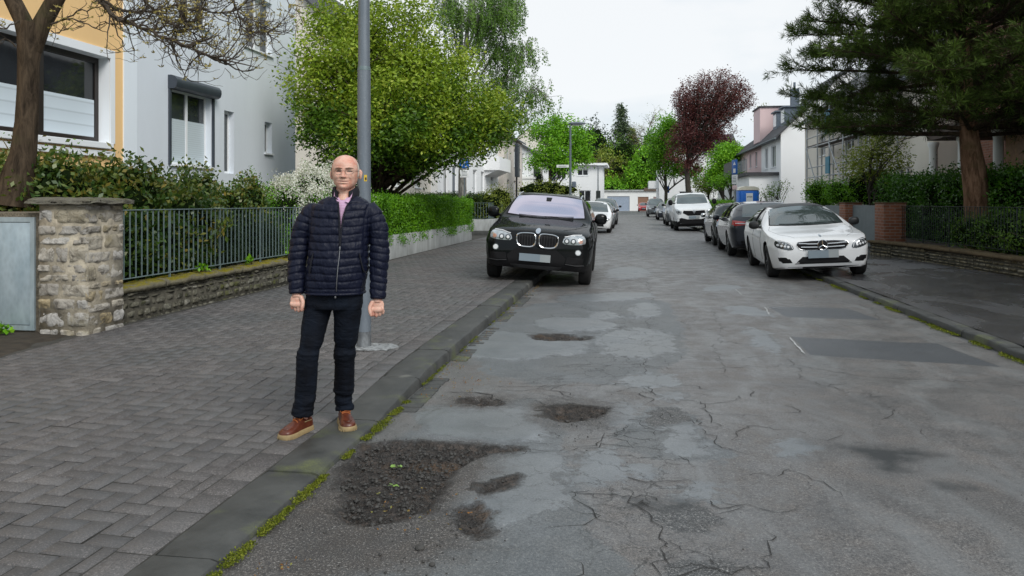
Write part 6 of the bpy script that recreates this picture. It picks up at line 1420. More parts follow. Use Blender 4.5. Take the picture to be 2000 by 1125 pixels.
    def panel(s,name,pts,view,mat,off=.006,th=.012,parent=None,K=6,step=.05,smooth=True,round_=0,label=None):
        if round_: pts=smooth_poly(pts,round_)
        B=[]; n=len(pts)
        for i in range(n):
            a,b=pts[i],pts[(i+1)%n]; L=math.hypot(b[0]-a[0],b[1]-a[1]); m=max(1,int(L/step)); B+=[(a[0]+(b[0]-a[0])*j/m,a[1]+(b[1]-a[1])*j/m) for j in range(m)]
        cx=sum(p[0] for p in B)/len(B); cy=sum(p[1] for p in B)/len(B); N=len(B); V=[];F_=[]
        def put(u,v,o): 
            p,nn,d=s.hit(view,u,v); nn=(nn-d*.8).normalized(); V.append(p+nn*o)
        for (u,v) in B: put(u,v,off-th)
        for k in range(K):
            f=1-k/K
            for (u,v) in B: put(cx+(u-cx)*f,cy+(v-cy)*f,off)
        put(cx,cy,off); c=len(V)-1
        for k in range(K):
            for i in range(N): F_.append((k*N+i,k*N+(i+1)%N,(k+1)*N+(i+1)%N,(k+1)*N+i))
        for i in range(N): F_.append((K*N+i,K*N+(i+1)%N,c))
        mb=MB(); mb.add(V,F_); o=mb.build(name,M[mat],parent or s.h,smooth=False); o.data.polygons.foreach_set('use_smooth',[True]*len(F_)); o.data.set_sharp_from_angle(angle=math.radians(50))
        if label: o['label']=label
        return o
    def both(s,name,pts,view,mat,**k):
        r=[s.panel(name,pts,view,mat,**k)]
        if view in('front','rear'): r.append(s.panel(name,[(-a,b) for a,b in pts],view,mat,**k))
        elif view=='right': r.append(s.panel(name,pts,'left',mat,**k))
        return r
    def disc(s,name,u,v,rad,view,mat,off=.012,parent=None,sq=1.0): 
        return s.panel(name,[(u+rad*math.cos(a),v+rad*sq*math.sin(a)) for a in np.linspace(0,2*PI,20,endpoint=False)],view,mat,off=off,parent=parent,K=2)
    def line(s,name,pts,view,w,mat,off=.004,parent=None,closed=False):
        b=MB(); P=[]; 
        q=list(pts)+([pts[0]] if closed else [])
        for a,c in zip(q[:-1],q[1:]):
            L=math.hypot(c[0]-a[0],c[1]-a[1]); m=max(1,int(L/.05)); P+=[(a[0]+(c[0]-a[0])*j/m,a[1]+(c[1]-a[1])*j/m) for j in range(m)]
        P.append(q[-1]); T=[]
        for u,v in P: p,nn,d=s.hit(view,u,v); T.append(p+(nn-d*.3).normalized()*off)
        b.tube(T,w/2,6,0); return b.build(name,M[mat],parent or s.h,smooth=True)
    def mirror(s,y,z,sz=(.10,.13,.16),mat='black_',x=None,out=.16,pm='plastic'):
        for sg in (-1,1):
            bx=(x or s.W)-.02; b=MB(); bm=bmesh.new(); bmesh.ops.create_icosphere(bm,subdivisions=3,radius=1)
            vs=[(sg*(bx+out)+sgnpow(v.co.x,.8)*sz[0],y+sgnpow(v.co.y,.75)*sz[1]*.6+.02*v.co.x*sg,z+sgnpow(v.co.z,.75)*sz[2]*.55) for v in bm.verts]
            b.add(vs,[tuple(v.index for v in f.verts) for f in bm.faces]); bm.free(); b.tube([(sg*(bx-.10),y+.02,z-.05),(sg*(bx+.12),y+.02,z-.045)],.022,8); m=b.build('mirror',M[pm],s.h,smooth=True)
    def plate(s,u,v,w,h,view='front',off=.03,blank=True,mat='plate'):
        p,n,d=s.hit(view,u,v); sg=-1 if view=='front' else 1; b=MB(); y=p.y+sg*off; k=u-w/2+w*.67 
        b.box(u-w/2,min(y,y-sg*.02),v-h/2,k,max(y,y-sg*.02),v+h/2,0); b.box(k,min(y,y-sg*.02),v-h/2,u+w/2,max(y,y-sg*.02),v+h/2,1); return b.build('number_plate',[M[mat],M['plate2']],s.h)
def place(px,D,L,faces,ground=0.0,yaw=0.0):
    x,y=XY(px,D); rz=yaw+(0 if faces else PI); 
    return (x+math.sin(-yaw)*L/2*(1),y+math.cos(yaw)*L/2,ground),rz
def sec_of(L,noseh,hood,cowl_s,cowl_h,roof_s,roof_h,roof_e,tail_s,tail_h,endh,belt,bot=.24,wr=.34,n=3.2,tp=.24,roofpk=None,hn=2.6,back=None):
    top=([0,.03,.10,.22,cowl_s*.6,cowl_s,(cowl_s+roof_s)/2,roof_s,roof_s+.35,(roof_s+roof_e)/2,roof_e,tail_s,L-.05,L],[noseh-.10,noseh-.03,noseh+.01,noseh+.04,hood,cowl_h,(cowl_h+roof_h)/2+.03,roof_h-.035,roof_h-.008,roof_h,roof_h-.05,tail_h,endh+.02,endh])
    return dict(top=top,belt=([0,.05,.3,cowl_s,roof_e,L-.1,L],[noseh-.16,noseh-.10,belt-.16,belt-.03,belt+.03,belt+.02,min(endh-.03,belt)]),bot=([0,.05,.2,.5,L-.4,L-.1,L],[bot+.12,bot+.02,bot,bot-.03,bot,bot+.06,bot+.16]),
        taper=([0,cowl_s-.15,cowl_s+.25,roof_s,roof_e,L-.15,L],[.0,.02,.10,tp,tp,tp*.9,tp*.7]),n=([0,cowl_s-.15,cowl_s+.08,roof_s,L],[hn,hn,n,n,n]),wr=wr,tp=tp,hm=roof_h-belt,cs=cowl_s)
# black SUV, half on the pavement ---------------------------------
L=4.65; loc,rz=place(1043,13.0,L,True,.025,math.radians(1.2))
S=sec_of(L,.93,1.06,1.38,1.14,2.12,1.60,3.7,4.42,1.10,.80,1.04,bot=.27,wr=.37,n=5.5,tp=.24)
c=Car('parked_suv','black compact SUV with twin rounded grilles parked half on the left pavement',4.65,1.88,S,[(.88,0),(3.69,0)],'p_black',low=.40,loc=(loc[0],loc[1],.055),rz=math.radians(1.2),roll=math.radians(4.1),rimm='rim')
ws=[(-.72,1.165),(-.36,1.14),(0,1.135),(.36,1.14),(.72,1.165),(.69,1.30),(.62,1.50),(.34,1.53),(0,1.54),(-.34,1.53),(-.62,1.50),(-.69,1.30)]
c.panel('windscreen_trim',[(a*1.045,1.34+(b-1.34)*1.08) for a,b in ws],'front','plastic',off=.004); w=c.panel('windscreen',ws,'front','lilac',off=.010,K=8)
c.panel('mirror_sensor',[(-.055,1.50),(.055,1.50),(.045,1.435),(-.045,1.435)],'front','plastic',off=.018,parent=w,K=2); c.line('wiper',[(-.05,1.135),(.30,1.148),(.52,1.162)],'front',.014,'plastic',off=.02); c.line('wiper',[(-.50,1.148),(-.25,1.137),(.02,1.134)],'front',.014,'plastic',off=.02)
for sg in (-1,1):
    K=[(.03,.655),(.27,.650),(.335,.70),(.36,.79),(.335,.868),(.10,.882),(.03,.862)]; K=[(sg*a,b) for a,b in K]
    g=c.panel('kidney_grille',K,'front','plastic',off=.006,round_=2); c.line('chrome_ring',smooth_poly(K,2),'front',.026,'chrome',off=.016,parent=g,closed=True)
    for i in range(6): x=sg*(.07+.046*i); c.line('grille_slat',[(x,.672+.0*i),(x*1.03,.858)],'front',.010,'dplastic',off=.012,parent=g)
    Hl=[(.42,.745),(.455,.855),(.60,.895),(.74,.905),(.80,.87),(.815,.80),(.80,.755),(.60,.735)]; Hl=[(sg*a,b) for a,b in Hl]
    h=c.panel('headlight',Hl,'front','lamp',off=.008,round_=1); 
    for x in (.50,.61): c.disc('reflector',sg*x,.795,.047,'front','lampd',off=.014,parent=h)
    for x in (.50,.61): c.disc('projector',sg*x,.795,.026,'front','lampw',off=.018,parent=h)
    c.line('light_strip',[(sg*.46,.858),(sg*.60,.893),(sg*.74,.900)],'front',.018,'lampw',off=.014,parent=h)
    c.disc('indicator',sg*.73,.80,.034,'front','amber',off=.013,parent=h)
    f=c.disc('fog_light_ring',sg*.70,.615,.050,'front','chrome',off=.012); c.disc('fog_light',sg*.70,.615,.038,'front','lampw',off=.02,parent=f)
    c.panel('side_intake',[(sg*.50,.42),(sg*.78,.40),(sg*.80,.52),(sg*.52,.53)],'front','plastic',off=.005)
    c.line('bumper_trim',[(sg*.50,.405),(sg*.66,.392),(sg*.80,.40)],'front',.014,'dplastic',off=.012)
c.panel('lower_grille',[(-.46,.34),(-.50,.50),(-.34,.625),(.34,.625),(.50,.50),(.46,.34)],'front','plastic',off=.005); c.panel('skid_plate',[(-.40,.285),(-.44,.345),(.44,.345),(.40,.285)],'front','dplastic',off=.012)
c.plate(-.02,.475,.53,.125,off=.035); c.disc('badge',0,.925,.042,'front','badge',off=.012)
for v in('right',): 
    o=c.both('side_window',[(-.50,1.10),(1.95,1.15),(1.78,1.38),(1.2,1.47),(.1,1.49),(-.12,1.45)],v,'carglass_side',off=.008,K=5)
c.mirror(-.72,1.17,(.115,.14,.19),x=.90,out=.145,pm='p_black')
for sg in(-1,1):
    b=MB(); rp=[c.hit('top',sg*.61,yy)[0]+Vector((0,0,dz)) for yy,dz in ((-.2,0),(-.12,.035),(.5,.045),(1.2,.04),(1.32,0))]; b.tube(rp,.016,8); b.build('roof_rail',M['chrome'],c.h,smooth=True)
c.line('bonnet_seam',[(.42,-2.12),(.60,-1.9),(.80,-1.4),(.80,-1.0)],'top',.006,'plastic',off=.001); c.line('bonnet_seam',[(-.42,-2.12),(-.60,-1.9),(-.80,-1.4),(-.80,-1.0)],'top',.006,'plastic',off=.001)
c.line('door_seam',[(-.92,.45),(-.90,1.05)],'right',.008,'plastic'); c.line('door_seam',[(.15,.40),(.15,1.08)],'right',.008,'plastic')
# white saloon/estate car on the right -----------------------------
L=4.69; loc,rz=place(1610,14.15,L,True,.04,math.radians(-2))
S=sec_of(L,.77,.88,1.45,.965,2.35,1.40,3.6,4.4,1.02,.80,.93,bot=.20,wr=.325,n=4.6,tp=.31,hn=2.5)
c=Car('parked_estate_car','white car with black roof and star grille parked half on the right pavement',L,1.81,S,[(.83,0),(3.67,0)],'p_white',low=.0,loc=(loc[0],loc[1],.045),rz=math.radians(-2.0),roll=math.radians(-3.0),rimm='rim_d',plan=([0,.03,.08,.16,.3,.5,.8],[.70,.78,.85,.90,.95,.985,1.0]))
ws=[(-.70,.99),(-.35,.975),(0,.97),(.35,.975),(.70,.99),(.655,1.12),(.565,1.30),(.28,1.335),(0,1.345),(-.28,1.335),(-.565,1.30),(-.655,1.12)]
c.panel('roof_panel',[(-.50,-.06),(.50,-.06),(.53,.5),(.53,1.5),(-.53,1.5),(-.53,.5)],'top','black',off=.006,K=6)
c.panel('windscreen_trim',[(a*1.03,1.16+(b-1.16)*1.06) for a,b in ws],'front','plastic',off=.004); w=c.panel('windscreen',ws,'front','carglass',off=.010,K=8)
c.line('wiper',[(-.05,.985),(.30,.99),(.58,1.0)],'front',.012,'plastic',off=.016); c.line('wiper',[(-.52,.995),(-.25,.985),(.0,.98)],'front',.012,'plastic',off=.016)
GR=[(-.43,.70),(-.455,.655),(-.40,.575),(-.30,.55),(.30,.55),(.40,.575),(.455,.655),(.43,.70),(.2,.716),(-.2,.716)]
g=c.panel('grille',GR,'front','plastic',off=.006); c.line('grille_frame',GR,'front',.007,'chrome',off=.012,parent=g,closed=True)
for z in (.665,.605):
    for sg in(-1,1): c.line('grille_slat',[(sg*.085,z-.004),(sg*(.42 if z>.62 else .38),z+.006)],'front',.024,'chrome',off=.020,parent=g)
st_=c.disc('emblem_disc',0,.635,.082,'front','plastic',off=.024)
ring=[(.086*math.cos(a),.635+.086*math.sin(a)) for a in np.linspace(0,2*PI,28,endpoint=False)]; c.line('emblem_ring',ring,'front',.014,'chrome',off=.036,parent=st_,closed=True)
for a in (90,210,330): c.line('emblem_star',[(0,.635),(.08*math.cos(math.radians(a)),.635+.08*math.sin(math.radians(a)))],'front',.016,'chrome',off=.038,parent=st_)
for sg in(-1,1):
    Hl=[(.50,.575),(.53,.66),(.62,.715),(.74,.745),(.80,.735),(.82,.68),(.80,.62),(.70,.585),(.58,.56)]; Hl=[(sg*a,b) for a,b in Hl]
    h=c.panel('headlight',Hl,'front','lampd',off=.008,round_=1); c.line('light_strip',[(sg*.53,.585),(sg*.55,.655),(sg*.64,.705),(sg*.77,.728)],'front',.016,'lampw',off=.014,parent=h)
    for i in range(4): c.disc('reflector',sg*(.60+.055*i),.625+.012*i,.020,'front','lampw',off=.015,parent=h)
    for i in range(3): c.disc('reflector',sg*(.64+.05*i),.675+.010*i,.016,'front','lamp',off=.015,parent=h)
    c.panel('side_intake',[(sg*.54,.325),(sg*.58,.395),(sg*.66,.43),(sg*.78,.43),(sg*.76,.36),(sg*.70,.32)],'front','plastic',off=.004)
    c.both if 0 else None
c.panel('lower_grille',[(-.50,.30),(-.36,.43),(.36,.43),(.50,.30)],'front','plastic',off=.004); c.plate(-.0,.475,.53,.14,off=.05)
c.panel('sill_lip',[(-.62,.215),(-.62,.245),(.62,.245),(.62,.215)],'front','plastic',off=.004,K=2)
o=c.both('side_window',[(-.42,.985),(1.85,1.02),(1.75,1.15),(1.3,1.26),(.3,1.30),(.08,1.26)],'right','carglass_side',off=.007,K=5)
c.line('window_trim',[(-.64,.975),(1.9,1.02)],'left',.014,'chrome',off=.01); c.line('window_trim',[(-.64,.975),(1.9,1.02)],'right',.014,'chrome',off=.01)
for z in((.42,1.0),): c.line('door_pillar',[(z[0],.98),(z[0]+.06,1.32)],'left',.05,'plastic',off=.006); c.line('door_pillar',[(z[0],.98),(z[0]+.06,1.32)],'right',.05,'plastic',off=.006)
c.mirror(-.60,1.0,(.105,.13,.15),x=.86,out=.14,pm='black')
c.line('door_seam',[(-.78,.30),(-.84,.6),(-.74,.95)],'left',.007,'plastic',off=.001); c.line('door_seam',[(.38,.28),(.38,.96)],'left',.007,'plastic',off=.001)
c.line('bonnet_seam',[(.46,-2.2),(.66,-1.85),(.78,-1.2),(.72,-.92)],'top',.005,'dplastic',off=.0); c.line('bonnet_seam',[(-.46,-2.2),(-.66,-1.85),(-.78,-1.2),(-.72,-.92)],'top',.005,'dplastic',off=.0)
c.disc('badge',0,.80,.02,'front','badge',off=.008)
# dark estate, rear to us -----------------------------------------
L=4.67; 
S=sec_of(L,.78,.90,1.35,1.0,2.1,1.46,4.0,4.55,1.05,.92,.98,bot=.22,wr=.335,n=4.8,tp=.26)
def rearcar(name,label,px,D,L,W,S,wheels,pm,yaw,zoff,roll,**k):
    x,y=XY(px,D); return Car(name,label,L,W,S,wheels,pm,loc=(x,y+L/2,zoff),rz=PI+yaw,roll=roll,**k)
c=rearcar('parked_estate_car','dark blue grey estate car with roof rails seen from behind left of the white car',1504,19.9,L,1.83,S,[(.9,0),(3.6,0)],'p_navy',math.radians(-1),.045,math.radians(2.6),low=.24)
rw=[(-.60,1.05),(.60,1.05),(.55,1.22),(.50,1.36),(-.50,1.36),(-.55,1.22)]
c.panel('rear_window',rw,'rear','carglass',off=.010)
for sg in(-1,1):
    t_=c.panel('taillight',[(sg*.50,.93),(sg*.84,.99),(sg*.86,.88),(sg*.80,.84),(sg*.52,.86)],'rear','taillight',off=.010); c.line('light_strip',[(sg*.54,.895),(sg*.78,.905)],'rear',.02,'lampw',off=.018,parent=t_)
    b=MB(); rp=[c.hit('top',sg*.56,yy)[0]+Vector((0,0,dz)) for yy,dz in ((-.3,0),(-.2,.035),(.5,.045),(1.4,.04),(1.55,0))]; b.tube(rp,.014,8); b.build('roof_rail',M['chrome'],c.h,smooth=True)
c.plate(0,.80,.5,.11,view='rear',off=.02,mat='white_plastic'); c.both('side_window',[(-.70,1.02),(.3,1.03),(2.0,1.08),(1.95,1.22),(1.5,1.36),(0,1.40),(-.35,1.34)],'right','carglass_side',off=.007,K=5)
c.line('window_trim',[(-.7,1.01),(2.0,1.07)],'right',.016,'chrome',off=.01); 
for y_ in (.35,1.3): c.line('door_pillar',[(y_,1.03),(y_+.05,1.37)],'right',.05,'plastic',off=.006)
c.panel('rear_bumper',[(-.75,.33),(.75,.33),(.78,.45),(-.78,.45)],'rear','plastic',off=.006); c.mirror(-.66,1.02,(.10,.13,.15),x=.88,out=.13,pm='p_navy')
b=MB(); b.tube([(0,1.5,1.45),(0,1.62,1.56)],.012,6); b.build('antenna',M['plastic'],c.h)
# dark green small hatchback, rear to us ---------------------------
L=3.82; S=sec_of(L,.80,.90,1.15,1.0,1.75,1.41,3.35,3.72,1.02,.92,.97,bot=.2,wr=.32,n=5,tp=.22)
c=rearcar('parked_hatchback','small dark green hatchback with big oval red taillight beyond the dark estate car',1448,25.3,L,1.72,S,[(.7,0),(3.2,0)],'p_green',0,.045,math.radians(2.8),low=.26)
c.panel('rear_window',[(-.55,1.04),(.55,1.04),(.52,1.2),(.46,1.32),(-.46,1.32),(-.52,1.2)],'rear','carglass_side',off=.010)
for sg in(-1,1):
    t_=c.panel('taillight_ring',[(sg*(.66+.11*math.cos(a)),.80+.155*math.sin(a)) for a in np.linspace(0,2*PI,18,endpoint=False)],'rear','chrome',off=.010,K=3); c.panel('taillight',[(sg*(.66+.085*math.cos(a)),.80+.13*math.sin(a)) for a in np.linspace(0,2*PI,18,endpoint=False)],'rear','taillight',off=.022,K=3,parent=t_)
c.plate(0,.62,.5,.11,view='rear',off=.02,mat='white_plastic'); c.both('side_window',[(-.62,1.0),(1.5,1.02),(1.5,1.2),(1.3,1.31),(-.1,1.33),(-.3,1.28)],'right','carglass_side',off=.007,K=5); c.mirror(-.58,1.0,(.09,.12,.14),x=.83,out=.13,pm='chrome')
c.panel('roof_panel',[(-.46,-.15),(.46,-.15),(.5,.4),(.5,1.4),(-.5,1.4),(-.5,.4)],'top','p_silver',off=.006,K=4)
# white van --------------------------------------------------------
L=5.0; loc,rz=place(1357,38.6,L,True); S=sec_of(L,1.12,1.26,1.0,1.36,1.75,1.94,4.5,4.93,1.8,1.5,1.28,bot=.24,wr=.34,n=6,tp=.16)
c=Car('parked_van','white panel van with black grille facing the camera on the right',L,1.95,S,[(.93,0),(4.0,0)],'p_vanwhite',cat='van',low=.48,loc=(loc[0],loc[1],.04),rz=0,roll=math.radians(-2))
c.panel('windscreen',[(-.78,1.37),(0,1.35),(.78,1.37),(.74,1.6),(.68,1.82),(0,1.86),(-.68,1.82),(-.74,1.6)],'front','carglass',off=.010)
c.panel('grille',[(-.52,1.02),(-.56,.90),(-.30,.76),(.30,.76),(.56,.90),(.52,1.02),(0,1.0)],'front','plastic',off=.007); c.panel('badge',[(0,1.10),(.075,.97),(0,.85),(-.075,.97)],'front','chrome',off=.02,K=2)
c.panel('bumper',[(-.88,.62),(-.62,.66),(-.45,.58),(.45,.58),(.62,.66),(.88,.62),(.86,.36),(-.86,.36)],'front','plastic',off=.006)
for sg in(-1,1): h=c.panel('headlight',[(sg*.60,.98),(sg*.86,1.13),(sg*.89,.95),(sg*.80,.83),(sg*.64,.84)],'front','lamp',off=.008); c.disc('reflector',sg*.75,.95,.06,'front','lampd',off=.016,parent=h)
c.plate(0,.68,.52,.12,off=.03); c.mirror(-1.6,1.45,(.12,.14,.26),x=.97,out=.15,pm='plastic'); c.both('side_window',[(-1.45,1.34),(-.7,1.34),(-.7,1.78),(-1.1,1.80)],'right','carglass_side',off=.006,K=3)
# further cars, same maker at lower detail --------------------------
def far_car(name,label,px,D,L,W,H,pm,faces,zoff=.03,roll=0,kind='hatch',glass='carglass',yaw=0,cat='car'):
    if kind=='suv': S=sec_of(L,.90,1.02,1.3,1.12,2.0,H-.03,L-1.0,L-.25,1.15,.85,1.03,bot=.26,wr=.36,n=5,tp=.24)
    elif kind=='mpv': S=sec_of(L,.92,1.06,1.1,1.18,1.8,H-.03,L-.6,L-.12,1.3,1.0,1.08,bot=.24,wr=.33,n=5.5,tp=.20)
    else: S=sec_of(L,.74,.86,1.2,.95,1.95,H-.03,L-1.0,L-.25,1.0,.85,.93,bot=.2,wr=.32,n=4.6,tp=.27)
    x,y=XY(px,D); c=Car(name,label,L,W,S,[(.85,0),(L-.95,0)],pm,loc=(x,y+L/2,zoff),rz=(0 if faces else PI)+yaw,roll=roll,low=.28 if kind!='hatch' else 0,simple=True,cat=cat)
    zb=S['top'][1][5]; v='front' if faces else 'rear'; hw=W/2*.76
    if faces:
        c.panel('windscreen',[(-hw,zb+.02),(0,zb),(hw,zb+.02),(hw*.80,H-.10),(0,H-.075),(-hw*.80,H-.10)],'front',glass,off=.01,K=4)
        zn=S['top'][1][2]
        for sg in(-1,1): h=c.panel('headlight',[(sg*W*.27,zn-.17),(sg*W*.30,zn-.08),(sg*W*.42,zn-.05),(sg*W*.45,zn-.14),(sg*W*.40,zn-.19)],'front','lamp',off=.008,K=3)
        c.panel('grille',[(-W*.22,zn-.20),(-W*.24,zn-.09),(W*.24,zn-.09),(W*.22,zn-.20)],'front','plastic',off=.006,K=3); c.panel('lower_grille',[(-W*.3,.30),(-W*.28,.42),(W*.28,.42),(W*.3,.30)],'front','plastic',off=.006,K=3); c.plate(0,.50,.5,.11)
    else:
        c.panel('rear_window',[(-hw,zb+.08),(hw,zb+.08),(hw*.82,H-.12),(-hw*.82,H-.12)],'rear',glass,off=.01,K=4)
        for sg in(-1,1): c.panel('taillight',[(sg*W*.32,.80),(sg*W*.43,.98),(sg*W*.45,.80)],'rear','taillight',off=.008,K=3)
        c.plate(0,.6,.5,.11,view='rear',mat='white_plastic')
    y0=-L/2+1.5; y1=L/2-.55; c.both('side_window',[(y0,zb+.03),(y1,zb+.08),(y1-.15,H-.22),(y1-.6,H-.13),(y0+.6,H-.12)],'right','carglass_side',off=.006,K=3); c.mirror(y0-.05,zb+.08,(.09,.12,.13),x=W/2,out=.12,pm='plastic'); return c
far_car('parked_hatchback','white small car parked half on the left kerb just behind the black SUV',1157,36.2,4.0,1.72,1.50,'p_white',True,.06,math.radians(4))
far_car('parked_hatchback','dark grey car between the small white car and the far SUV on the left',1168,42.3,4.2,1.75,1.50,'p_grey',True,.06,math.radians(4))
c=far_car('parked_suv','grey SUV with silver roof farthest back in the left row of cars',1177.5,50.0,4.5,1.85,1.72,'p_grey',True,.06,math.radians(4),kind='suv')
far_car('parked_mpv','dark grey people carrier directly behind the white van',1330,46.5,4.5,1.8,1.75,'p_grey',True,.04,0,kind='mpv')
far_car('parked_hatchback','dark small car half hidden behind the people carrier',1304,62,4.0,1.7,1.5,'p_navy',True,.04,0)
far_car('parked_suv','boxy dark grey off-roader near the end of the right hand row',1282,76,4.4,1.8,1.85,'p_grey',True,.04,0,kind='mpv')
far_car('parked_hatchback','small red car in front of the pink garage door at the street end',1257,118,3.8,1.65,1.5,'p_red',True,.0,0)
# ---------------------------------------------------------------- the man
PD=4.8; px_,py_=XY(655,PD); man=thing('person','bald man in navy quilted jacket, pink shirt and dark jeans standing before the lamp post','person',(px_,py_,.03),TH)
def q(px,py,dy=0.0):
    k=(PD+dy)/F; return Vector(((px-655)*k - dy*0.0,dy,CH-(py-HY)*k-.03))
K_=PD/F
def ringloft(mb,rings,n=40,ex=2.4,m=0):
    """rings: (cx,cy,z,hx,hyf,hyb)"""
    vs=[];fs=[]
    for (cx,cy,z,hx,hf,hb) in rings:
        for k in range(n):
            a=2*PI*k/n; c_,s_=math.cos(a),math.sin(a); x=sgnpow(c_,2/ex)*hx; y=sgnpow(s_,2/ex)*(hb if s_>0 else hf); vs.append((cx+x,cy+y,z))
    for i in range(len(rings)-1):
        for k in range(n): fs.append((i*n+k,i*n+(k+1)%n,(i+1)*n+(k+1)%n,(i+1)*n+k))
    fs.append(tuple(range(n))); fs.append(tuple((len(rings)-1)*n+k for k in reversed(range(n)))); mb.add(vs,fs,m)
def ball(mb,c,r,sc=(1,1,1),sub=2,rot=None):
    bm=bmesh.new(); bmesh.ops.create_icosphere(bm,subdivisions=sub,radius=r)
    vs=[Vector((v.co.x*sc[0],v.co.y*sc[1],v.co.z*sc[2])) for v in bm.verts]
    if rot is not None: vs=[rot@v for v in vs]
    mb.add([v+Vector(c) for v in vs],[tuple(v.index for v in f.verts) for f in bm.faces]); bm.free()
def itube(mb,pts,rad,seg=20,nn=5):
    """smooth interpolated tube (Catmull)"""
    P=[Vector(p) for p in pts]; out=[];R=[]
    for i in range(len(P)-1):
        p0,p1,p2,p3=P[max(0,i-1)],P[i],P[i+1],P[min(len(P)-1,i+2)]
        for k in range(nn):
            t=k/nn; out.append(.5*((2*p1)+(p2-p0)*t+(2*p0-5*p1+4*p2-p3)*t*t+(3*p1-p0-3*p2+p3)*t**3)); R.append(rad[i]*(1-t)+rad[i+1]*t)
    out.append(P[-1]); R.append(rad[-1]); mb.tube(out,R,seg); return out
def remesh(mb,name,vox,smooth=2,f=.5):
    o=mb.build(name,M['skin']); md=o.modifiers.new('r','REMESH'); md.mode='VOXEL'; md.voxel_size=vox; md.use_smooth_shade=True
    if smooth: s2=o.modifiers.new('s','SMOOTH'); s2.iterations=smooth; s2.factor=f
    dg=bpy.context.evaluated_depsgraph_get(); me=bpy.data.meshes.new_from_object(o.evaluated_get(dg)); old=o.data; o.modifiers.clear(); o.data=me; bpy.data.meshes.remove(old); me.name=name; return o
def getvn(o):
    me=o.data; n=len(me.vertices); V=np.empty(n*3,np.float32); me.vertices.foreach_get('co',V); N=np.empty(n*3,np.float32); me.vertex_normals.foreach_get('vector',N); return V.reshape(-1,3).astype(float),N.reshape(-1,3).astype(float)
def setv(o,V): o.data.vertices.foreach_set('co',V.astype(np.float32).ravel()); o.data.update()
def finish(o,mats,parent):
    o.data.materials.clear(); [o.data.materials.append(m) for m in (mats if isinstance(mats,list) else [mats])]; o.parent=parent; o.data.polygons.foreach_set('use_smooth',[True]*len(o.data.polygons)); return o
TR=[(384,646,702,.070,.080),(388,637,710,.085,.09),(395,622,721,.098,.10),(404,607,729,.112,.108),(420,602,728,.128,.112),(450,604,723,.138,.115),(480,605,720,.146,.115),(510,603,719,.152,.118),(540,600,716,.150,.122),(562,598,713,.142,.122),(571,600,711,.134,.118)]
def torso(mb,sc=1.0,dz=0,rows=TR,yo=0.0):
    R=[]
    for (a,b) in zip(rows[:-1],rows[1:]):
        for t in (0,.25,.5,.75): R.append(tuple(a[i]*(1-t)+b[i]*t for i in range(5)))
    R.append(rows[-1]); rings=[]
    for (py,l,r_,hf,hb) in R:
        p=q((l+r_)/2,py); rings.append((p.x,yo,p.z+dz,(r_-l)/2*K_*sc,hf*sc,hb*sc))
    ringloft(mb,rings)
AL=[q(610,413),q(600,430),q(590,450,-.005),q(585,480,-.01),q(582,515,-.02),q(582,545,-.035),q(583,571,-.05)]; AR=[q(724,413),q(732,430),q(739,450,-.005),q(742,480,-.01),q(742,515,-.015),q(741,550,-.025),q(741,581,-.04)]
RA=[.055,.060,.059,.057,.055,.052,.046]
# jacket
mb=MB(); torso(mb); 
for A in (AL,AR): itube(mb,A,RA); ball(mb,A[0],.0555)
jk=remesh(mb,'jacket',.0048,5)
V,Nn=getvn(jk)
def axis_param(V,A):
    P=np.array([tuple(p) for p in A]); best=np.full(len(V),1e9); tt=np.zeros(len(V)); acc=0
    for a,b in zip(P[:-1],P[1:]):
        e=b-a; L=np.linalg.norm(e); t=np.clip(((V-a)@e)/L**2,-.0,1); d=np.linalg.norm(V-a-t[:,None]*e,axis=1); m=d<best; best[m]=d[m]; tt[m]=acc+t[m]*L; acc+=L
    return best,tt
dL,tL=axis_param(V,AL); dR,tR=axis_param(V,AR)
zz_=V[:,2]; cxr=np.interp(-zz_,[-1.45,-1.2,-.87],[ (667.5-655)*K_,(662-655)*K_,(655.5-655)*K_]); hw=np.interp(-zz_,[-1.47,-1.40,-1.3,-1.15,-.9],[.195,.172,.166,.172,.182])
side=(np.abs(V[:,0]-cxr)-hw)       # >0 -> sleeve
nzv=np.array([fbm(v[0]*7,v[1]*7,v[2]*9,3,2) for v in V]); nz2=np.array([fbm(v[0]*28,v[1]*28,v[2]*14,3,5) for v in V])
ts=(zz_-.905+.012*np.abs(V[:,0]-cxr)/.17*0-.010*((V[:,0]-cxr)/.17)**2+nzv*.006)/.0475
puff=lambda t: 1-np.abs(2*(t-np.floor(t))-1)**4
ta=np.where(V[:,0]<cxr,tL,tR); ta=(ta+.35*np.where(V[:,0]<cxr,1,-1)*(V[:,0]-np.where(V[:,0]<cxr,AL[3].x,AR[3].x))*.5+nzv*.008)/.0455
amp=np.where(side>0,puff(ta)*.0070,puff(ts)*.0068); seam=1-np.exp(-(side/.006)**2)*.9
amp=amp*seam*(1-np.exp(-((V[:,0]-np.interp(-zz_,[-1.47,-1.2,-.87],[(674-655)*K_,(673.5-655)*K_,(665-655)*K_]))/.007)**2)*(V[:,1]<0)*.8)
V=V+Nn*(amp-.003+nz2*.0050*seam+nzv*.006)[:,None]
setv(jk,V)
